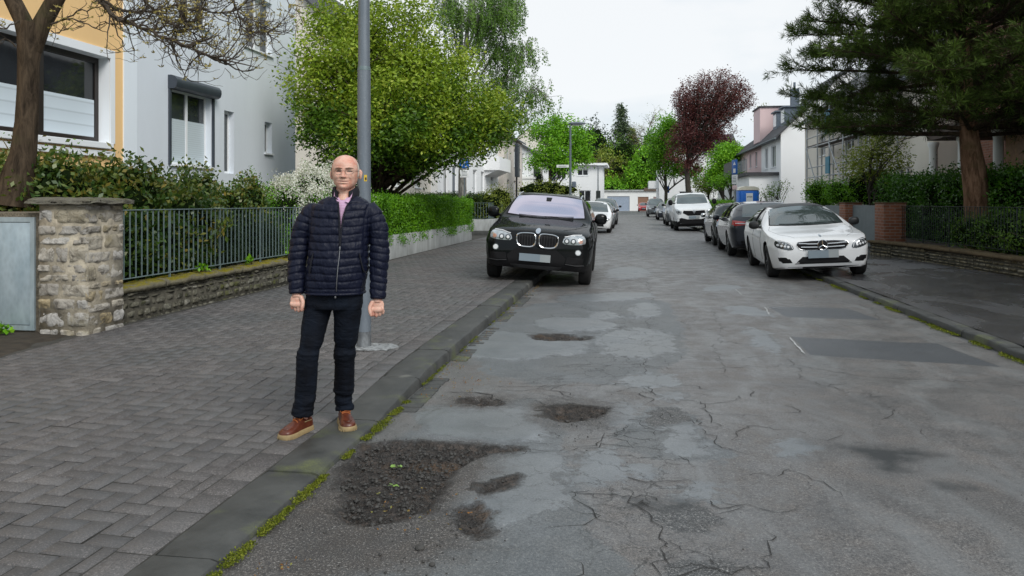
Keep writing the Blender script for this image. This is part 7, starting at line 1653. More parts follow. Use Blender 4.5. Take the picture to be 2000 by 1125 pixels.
# open front (V) : drop faces in front of the shirt
vp=[q(650,372),q(659,384),q(666,392),q(670,405),q(672,425),q(673,450),q(674.5,479),q(676,450),q(679.5,425),q(684,405),q(689,392),q(695,384),q(704,372)]
poly=[(p.x,p.z) for p in vp]; S=sdf(poly,V[:,0],V[:,2])
bm=bmesh.new(); bm.from_mesh(jk.data); bm.verts.ensure_lookup_table(); kill=[v for v in bm.verts if S[v.index]>0.0 and V[v.index,1]<.03]; bmesh.ops.delete(bm,geom=kill,context='VERTS'); bm.to_mesh(jk.data); bm.free()
finish(jk,M['puffer'],man)
bvj=BVHTree.FromPolygons([Vector(v) for v in V],[tuple(p.vertices) for p in remesh_tmp.polygons]) if False else None
def front_y(x,z,off=.002):
    best=None; d=np.hypot(V[:,0]-x,V[:,2]-z); m=(d<.012)&(V[:,1]<0); return float(V[m,1].min())-off if m.any() else -.14
# placket edges, zip, hem, cuffs, collar
b=MB(); z1=[(674.5,479),(673,500),(671,520),(669,540),(667,560),(665,574)]; 
b.tube([Vector((q(a,c_).x,front_y(q(a,c_).x,q(a,c_).z,.0015),q(a,c_).z)) for a,c_ in z1],.0030,8); b.box(q(665,574).x-.005,front_y(q(665,574).x,q(665,570).z,.008),q(665,577).z,q(665,574).x+.005,front_y(q(665,574).x,q(665,570).z,.002),q(665,570).z,bv=.002); b.box(q(674.5,479).x-.004,front_y(q(674,479).x,q(674,482).z,.010),q(674,486).z,q(674.5,479).x+.004,front_y(q(674,479).x,q(674,482).z,.004),q(674,479).z,bv=.002); b.build('zip',M['zip'],jk,smooth=True)
b=MB()
for L_ in (vp[1:7],vp[6:12]): b.tube([Vector((p.x,front_y(p.x,p.z,.001) if p.z<1.42 else -.085-.1*(1.45-p.z)*0,p.z)) for p in L_],.0055,8)
b.build('front_edge',M['collar'],jk,smooth=True)
b=MB(); rg=[]
for k in range(41):
    a=2*PI*k/40; c_,s_=math.cos(a),math.sin(a); l,r_=599,712; p=q((l+r_)/2,569); rg.append((p.x+sgnpow(c_,2/2.4)*(r_-l)/2*K_*1.0,sgnpow(s_,2/2.4)*(.125 if s_>0 else .143),p.z-.004))
b.tube(rg,.0085,8); b.build('hem',M['puffer'],jk,smooth=True)
for A in (AL,AR):
    b=MB(); a_,c_=A[-2],A[-1]; u=(c_-a_).normalized(); b.tube([c_-u*.016,c_-u*.008,c_+u*.002,c_+u*.010],[.045,.0475,.047,.040],24); b.build('cuff',M['puffer'],jk,smooth=True)
b=MB(); vs=[];fs=[]; n=36; nc=q(675,380)
for k in range(n+1):
    a=math.radians(-62+ (304)*k/n); 
    # ring from right front round the back to the left front
    c_,s_=math.cos(a),math.sin(a); f=min(1,min(k,n-k)/5)
    top=1.485 if True else 0; fr=max(0,-s_)
    rx,ry=.072,.074; cy=.002
    ztop=q(675,365).z+.012*max(0,s_)-.020*fr*fr-(1-f)*.012; zbot=q(675,386).z+.0*s_-.030*fr**2
    for (dr,z_) in ((.010,zbot),(.014,(zbot+ztop)/2),(.006,ztop),(-.005,ztop-.002),(-.006,(zbot+ztop)/2),(.0,zbot)):
        vs.append((nc.x+(rx+dr)*c_,cy+(ry+dr)*s_,z_))
for k in range(n):
    for j in range(6): fs.append((k*6+j,(k+1)*6+j,(k+1)*6+(j+1)%6,k*6+(j+1)%6))
fs.append((0,1,2,3,4,5)); fs.append(tuple(n*6+j for j in reversed(range(6)))); b.add(vs,fs); b.build('collar',M['collar'],jk,smooth=True)
for sg,(xa,ya,xb,yb) in ((-1,(622,492,614,530)),(1,(709,492,716,530))):
    b=MB(); P=[q(xa+(xb-xa)*t,ya+(yb-ya)*t) for t in np.linspace(0,1,8)]; b.tube([Vector((p.x,front_y(p.x,p.z,.0),p.z)) for p in P],.0045,6); b.build('pocket',M['collar'],jk,smooth=True)
# shirt
mb=MB(); torso(mb,.86,0,[r_ for r_ in TR if r_[0]<500],.0); sh=remesh(mb,'shirt',.006,3); finish(sh,M['shirt'],man)
b=MB()
for sg in(-1,1):
    # collar flaps
    c0=q(675+sg*18,368); c1=q(675+sg*16,382); c2=q(675+sg*(6 if sg<0 else 5),393); c3=q(675+sg*(11 if sg<0 else 12),398 if sg<0 else 396); c4=q(675+sg*17,388)
    Y=[-.045,-.066,-.094,-.104,-.088]; P=[Vector((c.x,y_,c.z)) for c,y_ in zip((c0,c1,c2,c3,c4),Y)]; b.prism(P,(0,.004,0)); 
    bk=[]
b.build('shirt_collar',M['shirt'],sh)
b=MB(); b.tube([Vector((q(675.5,a).x,front_y(q(675.5,500).x,q(675,a).z,-.02) if False else -.128+.0*a,q(675,a).z)) for a in (398,420,440)],.0018,6); b.build('placket',M['shirt'],sh)
# trousers
def leg(mb,L): itube(mb,[q(c,y,d) for (y,c,w_,d) in L],[w_*K_ for (y,c,w_,d) in L],24,6)
LL=[(590,624,27,0),(610,619,26.5,0),(640,614,24,-.01),(670,609,22,-.02),(700,603.5,20.5,-.03),(730,600.5,20.5,-.02),(760,597,20.5,-.0),(785,593.5,20,.01),(800,591,20.5,.015),(811,590,20.5,.015)]
LR=[(590,680,27,0),(610,678,26.5,.01),(640,675,25,.03),(670,670.5,22.5,.06),(695,667,20.5,.08),(725,664.5,20,.12),(755,661,20,.16),(780,658.5,19,.19),(792,658.5,18.5,.20),(800,659,17.5,.20)]
mb=MB(); rings=[]
for (py,l,r_,hf,hb) in [(552,603,709,.118,.105),(566,601,709,.118,.112),(580,597,709,.118,.120),(592,594,708,.112,.120),(601,594,707,.10,.11)]: p=q((l+r_)/2,py); rings.append((p.x,0,p.z,(r_-l)/2*K_,hf,hb))
ringloft(mb,rings,ex=2.5); leg(mb,LL); leg(mb,LR); tr=remesh(mb,'trousers',.0055,6)
V2,N2=getvn(tr)
# flatten depth a little is not needed; add folds
z=V2[:,2]; fold=np.array([fbm(v[0]*5+v[2]*2,v[1]*4,v[2]*(20 if v[2]<.32 or .42<v[2]<.62 else 9),3,4) for v in V2]); fine=np.array([fbm(v[0]*14,v[1]*14,v[2]*34,3,8) for v in V2])
w_=np.exp(-((z-.50)/.07)**2)*.9+np.exp(-((z-.13)/.10)**2)*1.3+np.exp(-((z-.80)/.06)**2)*.7+.25
V2=V2+N2*(fold*.012*w_+fine*.004*w_)[:,None]; setv(tr,V2); finish(tr,M['jeans'],man)
# shoes
def shoe(name,ax,ay,hx,hy,L=.268):
    d=Vector((hx,hy,0)).normalized(); n=Vector((-d.y,d.x,0)); o=Vector((ax,ay,0))-d*.075
    us=np.linspace(0,1,26); wd=lambda u: interp(u,[0,.03,.12,.3,.5,.68,.82,.92,.975,1],[.016,.027,.034,.035,.038,.047,.049,.042,.028,.012]); tp=lambda u: interp(u,[0,.04,.15,.33,.45,.6,.75,.88,.96,1],[.060,.088,.100,.101,.098,.082,.066,.058,.050,.036])
    b=MB(); vs=[];fs=[]; K=18
    for u in us:
        for k in range(K):
            a=PI*k/(K-1); x=wd(u)*sgnpow(math.cos(a),.8); z=.026+(tp(u)-.026)*math.sin(a)**.75; 
            if .05<u<.30 and math.sin(a)>.97: z-=.0
            vs.append(o+d*(u*L)+n*x+Vector((0,0,z)))
    for i in range(len(us)-1):
        for k in range(K-1): fs.append((i*K+k,i*K+k+1,(i+1)*K+k+1,(i+1)*K+k))
        fs.append((i*K+K-1,i*K,(i+1)*K,(i+1)*K+K-1))
    fs.append(tuple(range(K))); fs.append(tuple((len(us)-1)*K+k for k in reversed(range(K)))); b.add(vs,fs); s=b.build('shoe',M['leather'],man,smooth=True)
    # moc seam round the vamp
    P=[]
    for t in np.linspace(-1,1,25):
        u=.56+.34*(1-abs(t)**2.6); u=min(u,.90); w=wd(u)*.72*math.copysign(min(1,abs(t)**.7),t); zz=.026+(tp(u)-.026)*(max(0,1-(abs(w)/wd(u))**2.2))**.5*1.02+.001; P.append(o+d*(u*L)+n*w+Vector((0,0,zz)))
    b=MB(); b.tube(P,.0022,6); b.build('moccasin_seam',M['leather'],s,smooth=True)
    b=MB(); vs=[];fs=[]; H=[(0,.0,1.0),(.004,.0,1.04),(.022,.0,1.06),(.029,.0,1.03)]
    def outline(sc): 
        R=[]
        for u in us: R.append((u,wd(u)*sc+.003))
        for u in us[::-1]: R.append((u,-wd(u)*sc-.003))
        return R
    ol=outline(1.05); N_=len(ol)
    for zi,z_ in enumerate((0.0,.006,.024,.030)):
        for (u,w) in ol:
            zz=z_; 
            if .34<u<.50 and zi==0: zz=.012
            uu=(u-.5)*(1.02 if zi in(1,2) else 1.0)+.5; vs.append(o+d*(uu*L)+n*w*(1.0 if zi in (1,2) else .94)+Vector((0,0,zz)))
    for i in range(3):
        for k in range(N_): fs.append((i*N_+k,i*N_+(k+1)%N_,(i+1)*N_+(k+1)%N_,(i+1)*N_+k))
    fs.append(tuple(reversed(range(N_)))); fs.append(tuple(3*N_+k for k in range(N_))); b.add(vs,fs); sb_=b
    for k in range(22):
        u=.05+.92*k/21
        for sg in(-1,1):
            c_=o+d*(u*L)+n*(sg*(wd(u)*1.05+.0035)); b.box(c_.x-.003,c_.y-.003,.0,c_.x+.003,c_.y+.003,.013)
    b.build('sole',M['sole'],s,smooth=True)
    for k in range(4):
        u=.38+.055*k; b=MB(); P=[]
        for t in np.linspace(-1,1,7): w=wd(u)*.62*t; P.append(o+d*((u+.02*t*(1 if k%2 else -1))*L)+n*w+Vector((0,0,.026+(tp(u)-.026)*(1-(abs(w)/wd(u))**2.2)**.5+.003)))
        b.tube(P,.0030,6); b.build('lace',M['lace'],s,smooth=True)
    for sg in(-1,1):
        b=MB(); c_=o+d*(.40*L)+Vector((0,0,tp(.4)+.003)); b.tube([c_,c_+n*sg*.018+d*.004+Vector((0,0,.008)),c_+n*sg*.036+d*.012+Vector((0,0,-.004)),c_+n*sg*.028+d*.026+Vector((0,0,-.016)),c_+n*sg*.006+d*.01],.0030,6); b.build('bow',M['lace'],s,smooth=True)
    b=MB(); b.tube([o+d*(u*L)+n*(sg2*(wd(u)*.93))+Vector((0,0,tp(u)*.60+.01)) for sg2 in (1,) for u in (.36,.25,.12)],.0028,6); b.build('side_cord',M['sole'],s,smooth=True)
aL=q(590,806,.02); aR=q(659,797,.20)
shoe('shoe',aL.x,aL.y,-.42,-.90); shoe('shoe',aR.x,aR.y,.36,-.93)
# body: head, neck, torso, arms, hands and legs as one surface
mb=MB(); hz=lambda py:q(675,py).z; hc=q(675.5,338)
PY=[303,304.2,306,309,313,318,324,330,336,342,348,354,359,363,367,370,372]; HW=[.004,.024,.040,.055,.067,.075,.080,.083,.083,.081,.077,.072,.066,.058,.047,.034,.010]
FY=[.004,.030,.048,.066,.080,.090,.096,.097,.094,.094,.095,.095,.094,.092,.088,.080,.05]; BY=[.004,.032,.052,.070,.083,.094,.101,.104,.102,.097,.088,.076,.064,.054,.044,.034,.012]
def dense(xs,ys,k=90): X=np.linspace(0,1,k); xi=np.linspace(0,1,len(xs)); 
rows=[]; 
for t in np.linspace(0,1,96):
    py=303+69*(t if True else t); rows.append(py)
hyaw=math.radians(4); vs=[];fs=[]; NS=96
def g(x,z,cx,cz,sx,sz): return math.exp(-((x-cx)/sx)**2-((z-cz)/sz)**2)
for py in rows:
    hw_,fy,by=(float(np.interp(py,PY,a)) for a in (HW,FY,BY)); z=hz(py)
    for k in range(NS):
        a=2*PI*k/NS; c_,s_=math.cos(a),math.sin(a); x=sgnpow(c_,2/2.25)*hw_; y=sgnpow(s_,2/2.15)*(by if s_>0 else fy)
        if y<0:
            f=0; e=lambda p:hz(p)
            # nose
            nt=min(1,max(0,(py-331)/(346.5-331))); 
            if py<349.5: nzs=(.004*min(1,max(0,(py-328)/4))+.023*nt**1.2)*(1 if py<346.5 else max(0,1-(py-346.5)/3)**.6); f+=nzs*math.exp(-(x/(.0085+.004*nt))**2)
            f+=.010*(g(x,z,.0135,e(346.5),.007,.007)+g(x,z,-.0135,e(346.5),.007,.007))
            f-=.013*(g(x,z,.031,e(335.5),.016,.009)+g(x,z,-.031,e(335.5),.016,.009))
            f+=.0045*(g(x,z,.031,e(336),.011,.0055)+g(x,z,-.031,e(336),.011,.0055))
            f+=.006*(g(x,z,.030,e(329.5),.020,.006)+g(x,z,-.030,e(329.5),.020,.006))
            f+=.009*(g(x,z,.044,e(346),.018,.015)+g(x,z,-.044,e(346),.018,.015))
            f-=.0045*(g(x,z,.029+(e(346)-z)*.45,z,.0035,1)+g(x,z,-.029-(e(346)-z)*.45,z,.0035,1))*math.exp(-((z-e(352))/.016)**2)
            f+=.0045*g(x,z,0,e(353),.026,.006)+.005*g(x,z,0,e(357.7),.022,.0045)-.0065*math.exp(-((z-e(355.4)-.06*abs(x)**1.0*.9)/.0022)**2)*math.exp(-(x/.030)**4)
            f-=.004*g(x,z,0,e(361),.022,.004)+0; f+=.007*g(x,z,0,e(366.5),.022,.010); f-=.002*g(x,z,0,e(350.5),.005,.004)
            y-=f
        X=x*math.cos(hyaw)-y*math.sin(hyaw); Y=x*math.sin(hyaw)+y*math.cos(hyaw)
        vs.append((hc.x+X,Y-.012,z))
nr=len(rows)
for i in range(nr-1):
    for k in range(NS): fs.append((i*NS+k,(i+1)*NS+k,(i+1)*NS+(k+1)%NS,i*NS+(k+1)%NS))
fs.append(tuple(range(NS))); fs.append(tuple((nr-1)*NS+k for k in reversed(range(NS)))); mb.add(vs,fs)
for sg in(-1,1):
    R=Matrix.Rotation(sg*math.radians(22),3,'Z'); p=Vector((hc.x+sg*.0885+.002,.004,hz(341))); ball(mb,p,1,(.010,.019,.032),3,R); ball(mb,p+Vector((sg*.004,.008,.008)),1,(.008,.012,.018),2,R); ball(mb,p+Vector((-sg*.001,-.004,-.020)),1,(.007,.009,.012),2,R)
itube(mb,[q(675,356)+Vector((0,.012,0)),q(674.5,372)+Vector((0,.010,0)),q(674,384)+Vector((0,.004,0)),q(672,400)],[.056,.058,.062,.075],24)
itube(mb,[q(675,366)+Vector((0,-.035,0)),q(675,378)+Vector((0,-.028,0)),q(674,392)+Vector((0,-.03,0))],[.040,.038,.05],20)
torso(mb,.78,0,[r_ for r_ in TR if r_[0]>390]); 
rings=[]
for (py,l,r_,hf,hb) in [(560,612,700,.09,.09),(585,606,702,.09,.09),(598,605,700,.08,.085)]: p=q((l+r_)/2,py); rings.append((p.x,0,p.z,(r_-l)/2*K_,hf,hb))
ringloft(mb,rings)
for A in(AL,AR): itube(mb,A[:-1]+[A[-1]],[.045,.045,.042,.040,.037,.033,.028],16)
for Lg in(LL,LR): itube(mb,[q(c,y,d) for (y,c,w,d) in Lg],[w*K_*.72 for (y,c,w,d) in Lg],16)
for (a,d_) in ((aL,Vector((-.52,-.85,0)).normalized()),(aR,Vector((.46,-.85,0)).normalized())): itube(mb,[Vector((a.x,a.y,.12)),Vector((a.x,a.y,.06)),Vector((a.x,a.y,.050))+d_*.06,Vector((a.x,a.y,.045))+d_*.10],[.030,.028,.018,.012],12)
def hand(A,sg,W):
    """sg: +1 when the thumb (body side) is towards +x"""
    w=A[-1]; u=(A[-1]-A[-2]).normalized(); w=w+u*.004; itube(mb,[w-u*.03,w,w+u*.025],[.028,.027,.026],14)
    X=Vector((1,0,0)); B=Vector((0,1,0)); 
    ball(mb,w+u*.045+B*.004,1,(.040,.019,.044),3); ball(mb,w+u*.070,1,(.041,.017,.020),3)
    for i,(off,l1,l2,l3) in enumerate(((.030,.036,.024,.016),(.0095,.040,.027,.018),(-.0115,.038,.025,.017),(-.031,.030,.019,.014))):
        k=w+u*(.074-.0035*abs(i-1.2))+X*(sg*off)+B*(-.004); c=.35+.09*i
        d1=(u*math.cos(c)+B*math.sin(c)).normalized(); d2=(u*math.cos(c+1.05)+B*math.sin(c+1.05)).normalized(); d3=(u*math.cos(c+1.9)+B*math.sin(c+1.9)).normalized(); p1=k+d1*l1; p2=p1+d2*l2; p3=p2+d3*l3
        itube(mb,[k-u*.012,k,k+d1*l1*.5,p1,p1+d2*l2*.5,p2,p3],[.0095,.0105,.0090,.0092,.0082,.0080,.0066],10,3); ball(mb,p3,.0066)
    t0=w+u*.022+X*(sg*.030)+B*(-.010); t1=t0+(u*.75+X*sg*.35-B*.25).normalized()*.036; t2=t1+(u*.95-X*sg*.08-B*.05).normalized()*.030; t3=t2+(u*.9-X*sg*.25+B*.2).normalized()*.022
    itube(mb,[t0-u*.01,t0,t1,t2,t3],[.013,.0145,.0125,.0110,.0085],12,3); ball(mb,t3,.0085)
hand(AL,1,0); hand(AR,-1,0)
body=remesh(mb,'body',.0030,2,.4); finish(body,M['skin'],man)
# face details
def face(x,py,dy=0):
    X=x; z=hz(py); return Vector((hc.x+X*math.cos(hyaw)+(.09)*math.sin(hyaw),0,z))
VB,NB=getvn(body); bvb=BVHTree.FromPolygons([Vector(v) for v in VB],[tuple(p.vertices) for p in body.data.polygons])
def onface(px,py,off=.001):
    p=q(px,py); h=bvb.ray_cast(Vector((p.x,-1,p.z)),Vector((0,1,0))); return (h[0]+Vector((0,-off,0))) if h[0] else p
fx=lambda x:679.0+x
for sg in(-1,1):
    b=MB(); b.tube([onface(fx(sg*10)+t,335.6+(.9 if abs(t)>3.5 else 0),.0004) for t in (-5,-3,-1,1,3,5)],[.0016,.0034,.0042,.0042,.0034,.0016],6); b.build('eye',M['eye'],body,smooth=True)
    b=MB(); b.tube([onface(fx(sg*10)+t,329.3+.05*abs(t)**1.5,.0008) for t in (-6.5,-3,0,3,6.5)],[.0014,.0028,.0034,.0028,.0014],6); b.build('eyebrow',M['brow'],body,smooth=True)
b=MB(); b.tube([onface(fx(t),355.4-.016*t*t,.0003) for t in (-10,-7,-3.5,0,3.5,7,10)],[.0010,.0018,.0023,.0025,.0023,.0018,.0010],6); b.build('mouth',M['lip'],body,smooth=True)
for sg in(-1,1): b=MB(); ball(b,onface(fx(sg*3.0),348.3,.0002),.0034,(1.2,.6,.7),2); b.build('nostril',M['nostril'],body,smooth=True)
gl=MB(); fz=min(onface(fx(0),337).y,onface(fx(0),335).y)
for sg in(-1,1):
    P=[]
    for a in np.linspace(0,2*PI,25): P.append(Vector((q(fx(sg*10.3),336.5).x+sgnpow(math.cos(a),.7)*.0235,fz+.004+.006*abs(math.cos(a))*(1 if math.cos(a)*sg>0 else 0),hz(336.8)+sgnpow(math.sin(a),.8)*.0155)))
    gl.tube(P,.0011,6); e=P[0] if sg>0 else P[12]; gl.tube([e+Vector((0,0,.006)),Vector((hc.x+sg*.086,-.03,hz(334))),Vector((hc.x+sg*.088,.02,hz(335)))],.0013,6)
gl.tube([Vector((q(fx(-3.2),335).x,fz+.004,hz(335.5))),Vector((q(fx(0),335).x,fz+.001,hz(334.6))),Vector((q(fx(3.2),335).x,fz+.004,hz(335.5)))],.0011,6)
gl.build('spectacles',M['wire'],man,smooth=True)
# thin grey hair at the sides
mask=(VB[:,2]>hz(346))&(VB[:,2]<hz(319))&(VB[:,1]>-.040)&(np.abs(VB[:,0]-hc.x)>.040)&(np.abs(VB[:,0]-hc.x)<.0865)
fs=[tuple(p.vertices) for p in body.data.polygons if all(mask[v] for v in p.vertices)]; used=sorted({v for f in fs for v in f}); mp_={v:i for i,v in enumerate(used)}
hb_=MB(); hb_.add([tuple(VB[v]+NB[v]*.0018) for v in used],[tuple(mp_[v] for v in f) for f in fs]); 
if fs: hb_.build('hair',M['hair'],body,smooth=True,fixn=False).data.polygons.foreach_set('use_smooth',[True]*len(fs))
# ---------------------------------------------------------------- street furniture
def cyl(t,name,x,y,z0,z1,r0,r1,mat,seg=24,parent=None,bv=0): b=MB(); b.tube([(x,y,z0),(x,y,z1)],[r0,r1],seg); return b.build(name,M[mat],parent or t,None,smooth=True)
x,y=G(711,681,.10); t=thing('lamp_post','tall grey painted lamp post with a yellow sticker directly behind the man','lamp post',(x,y,.10))
b=MB(); b.tube([(0,0,0),(0,0,.16),(0,0,1.55)],[.066,.0655,.062],32); 
b=MB(); b.tube([(0,0,.165),(0,0,2.62)],[.0655,.0600],32); b.build('lower_pole',M['pole'],t,smooth=True)
b=MB(); b.tube([(0,0,2.63),(0,0,4.35)],[.0545,.0500],32); b.build('upper_pole',M['pole'],t,smooth=True)
b=MB(); b.tube([(0,0,-.02),(0,0,.164)],[.067,.067],32); b.build('base',M['polefoot'],t,smooth=True)
b=MB(); b.tube([(0,0,2.60),(0,0,2.635)],[.0615,.0580],32); b.build('collar',M['fence'],t,smooth=True)
b=MB(); b.tube([(0,0,3.5),(0,0,3.53)],[.0545,.0545],32); b.build('collar',M['fence'],t,smooth=True); b=MB(); b.tube([(0,0,4.34),(0,0,8.6)],[.047,.035],24); b.build('mast',M['pole'],t,smooth=True)
z=P3(719,349,math.hypot(x,y))[2]-.10; a0=math.radians(-58); b=MB(); n=5
for k in range(n): a,c_=a0-.22+.44*k/n,a0-.22+.44*(k+1)/n; rr_=.0635; b.add([(rr_*math.cos(a),rr_*math.sin(a),z-.03),(rr_*math.cos(c_),rr_*math.sin(c_),z-.03),(rr_*math.cos(c_),rr_*math.sin(c_),z+.03),(rr_*math.cos(a),rr_*math.sin(a),z+.03)],[(0,1,2,3)])
s_=b.build('sticker',M['yellow'],t); b=MB()
a=a0+.02; b.box(.0625*math.cos(a)-.005,.0625*math.sin(a)-.004,z-.018,.0625*math.cos(a)+.008,.0625*math.sin(a)+.001,z+.006); b.build('sticker_mark',M['dwood'],s_)
# cement patch and a white stone at the foot
b=MB(); P=[(.30,-.16),(.34,.10),(.16,.15),(-.02,.17),(-.16,.12),(-.2,-.02),(-.16,-.16),(.08,-.19)]; P=[(p[0]+r.uniform(-.02,.02),p[1]+r.uniform(-.02,.02)) for p in smooth_poly(P,2)]
b.prism([(px,py,-.004) for px,py in P],(0,0,.007)); 
t2=b.build('cement_patch',plain('cement_patch',(.24,.25,.255),.9,var=.75,scale=22,bump=.8,bscale=60),None); t2.location=(x,y,.1235); tag(t2,kind='structure')
b=MB(); ball(b,(0,0,.018),1,(.05,.035,.024),3); o=b.build('stone',plain('white_stone',(.75,.77,.78),.7,var=.2,scale=12),None,smooth=True); o.location=(x-.12,y-.13,.118); tag(o,'small white stone lying at the foot of the grey lamp post','stone')
# parking signs
def text(name,s,size,mat,parent,loc,rot,ext=.002,align='CENTER'):
    cu=bpy.data.curves.new(name,'FONT'); cu.body=s; cu.size=size; cu.extrude=ext; cu.align_x=align; cu.align_y='CENTER'; o=bpy.data.objects.new(name,cu); C.objects.link(o)
    dg=bpy.context.evaluated_depsgraph_get(); me=bpy.data.meshes.new_from_object(o.evaluated_get(dg)); bpy.data.objects.remove(o); o=bpy.data.objects.new(name,me); C.objects.link(o); me.materials.clear(); me.materials.append(M[mat]); o.parent=parent; o.location=loc; o.rotation_euler=rot; return o
def pboard(b,w,h,z,mat,t,name,d=.012,y=0): bb=MB(); bb.box(-w/2,y-d,z-h/2,w/2,y,z+h/2,bv=.003); return bb.build(name,M[mat],t,None,smooth=True)
x,y=XY(907,32); t=thing('parking_sign','blue square parking sign with white P above a text plate at the side lane','sign',(x,y,.1),math.radians(8))
b=MB(); b.tube([(0,.03,0),(0,.03,3.15)],.03,12); b.build('post',M['signgrey'],t,smooth=True)
p=pboard(b,.40,.38,2.98,'signblue',t,'sign_plate'); text('letter','P',.36,'signwhite',p,(-.05,-.0135,2.98),(PI/2,0,0)); e=MB(); e.box(.02,-.015,2.845,.15,-.0125,2.87); e.box(.05,-.015,2.8702,.12,-.0125,2.89); e.build('symbol',M['signwhite'],p)
for i in range(2): 
    e=MB(); e.box(-.19,-.016,2.80-.0-.012,.19,-.0125,2.81) if i else e.box(-.18,-.016,3.145,.18,-.0125,3.155); 
w_=pboard(b,.36,.32,2.56,'signwhite',t,'text_plate')
for i in range(4): e=MB(); e.box(-.13+.01*i,-.0150,2.645-.055*i,.13-.02*(i%2),-.0125,2.662-.055*i); e.build('text_line',M['signgrey'],w_)
x,y=XY(1435,29.5); t=thing('parking_sign','narrow blue sign board over white plates on a post beyond the white car','sign',(x,y,.1),math.radians(-68))
b=MB(); b.tube([(0,.03,0),(0,.03,3.05)],.03,12); b.build('post',M['signgrey'],t,smooth=True)
p=pboard(b,.40,.56,2.72,'signblue',t,'sign_plate'); e=MB(); e.prism([(-.10,-.0125,2.80),(.10,-.0125,2.80),(0,-.0125,2.93)],(0,-.003,0)); e.build('symbol',M['signwhite'],p); e=MB(); e.box(-.09,-.016,2.50,.09,-.0125,2.66); e.build('symbol',M['signwhite'],p)
w_=pboard(b,.40,.36,2.24,'signwhite',t,'text_plate'); 
for i in range(4): e=MB(); e.box(-.14,-.0150,2.33-.06*i,.14-.03*(i%2),-.0125,2.348-.06*i); e.build('text_line',M['signgrey'],w_)
pboard(b,.34,.16,1.94,'w_pink',t,'lower_plate')
# second street lamp, far left
x,y=XY(1114,40); t=thing('street_lamp','slim far street lamp with flat oval lamp head above the left parked cars','street lamp',(x,y,.1))
b=MB(); b.tube([(0,0,0),(0,0,5.35)],[.075,.05],16); b.build('pole',M['signgrey'],t,smooth=True)
b=MB(); b.tube([(0,0,5.34),(.1,0,5.40),(.2,0,5.42)],.03,8); b.build('arm',M['signgrey'],t,smooth=True)
b=MB(); ball(b,(.34,0,5.47),1,(.46,.17,.09),3); h_=b.build('lamp_head',M['pole'],t,smooth=True); b=MB(); ball(b,(.32,0,5.40),1,(.30,.10,.05),3); b.build('lamp_glass',M['white_plastic'],h_,smooth=True)
b=MB(); b.box(-.72,-.02,3.18,-.076,.0,3.32,bv=.004); n_=b.build('street_name_sign',M['signwhite'],t); b=MB(); b.box(-.62,-.023,3.235,-.2,-.0205,3.265); b.build('text_line',M['signgrey'],n_); b=MB(); b.box(.08,-.05,2.15,.30,.05,2.45,bv=.04); b.build('signal_box',M['slate_wall'],t)
x,y=XY(1168,95); t=thing('street_lamp','thin distant street lamp beside the white corner house','street lamp',(x,y,.1))
b=MB(); b.tube([(0,0,0),(0,0,5.9)],[.09,.06],10); b.build('pole',M['signgrey'],t,smooth=True); b=MB(); ball(b,(.35,0,5.95),1,(.6,.2,.12),2); b.build('lamp_head',M['white_plastic'],t,smooth=True)
b=MB(); b.box(-.25,-.1,1.2,.3,.1,2.8,bv=.05); b.build('sign_board',M['fence_d'],t)
# black post with tall narrow box
x,y=XY(1009,36); t=thing('information_post','black post carrying a tall narrow dark board, left behind the black car','post',(x,y,.1))
b=MB(); b.tube([(0,0,0),(0,0,4.2)],.04,10); b.build('post',M['black'],t,smooth=True); b=MB(); b.box(-.05,-.32,2.55,.11,.32,4.1,bv=.02); b.build('board',M['anthracite'],t)
x,y=XY(1242.5,110); 
t=thing('traffic_post','slim post with a small blue sign far right of the garages','sign',(*XY(1303,92),.1)); b=MB(); b.tube([(0,0,0),(0,0,3.3)],.04,8); b.build('post',M['signgrey'],t); b=MB(); b.box(-.25,-.03,2.5,.25,0,3.3); b.build('sign_plate',M['signblue'],t)
# portable toilet
x,y=XY(1459,43); t=thing('portable_toilet','blue portable toilet with pale domed roof and white notice behind the parked cars','toilet cabin',(x,y,.12),math.radians(4))
b=MB(); b.box(-.54,-.54,.0,.54,.54,2.02,bv=.05); b.build('cabin',M['blue_plastic'],t,smooth=True)
b=MB(); b.box(-.45,-.565,.12,.45,-.541,1.95,bv=.01); d=b.build('door',M['blue_plastic'],t,smooth=True)
b=MB(); 
for xx in (-.5,-.3,.3,.5): b.box(xx-.02,-.575,.15,xx+.02,-.55,1.95)
b.build('ribs',M['blue_plastic'],t)
b=MB(); b.prism([(-.57,-.57,2.021),(.57,-.57,2.021),(.50,-.57,2.16),(.25,-.57,2.23),(-.25,-.57,2.23),(-.50,-.57,2.16)],(0,1.14,0)); b.build('roof',plain('pale_toilet_roof',(.62,.60,.50),.5,var=.1),t,smooth=True)
b=MB(); b.box(-.17,-.585,.95,.19,-.566,1.85); n_=b.build('notice',M['signwhite'],t); 
for i in range(6): e=MB(); e.box(-.13+.05*i,-.589,1.60+.012*(i%3),-.10+.05*i,-.5855,1.68+.02*(i%2)); e.build('notice_mark',M['signgrey'],n_)

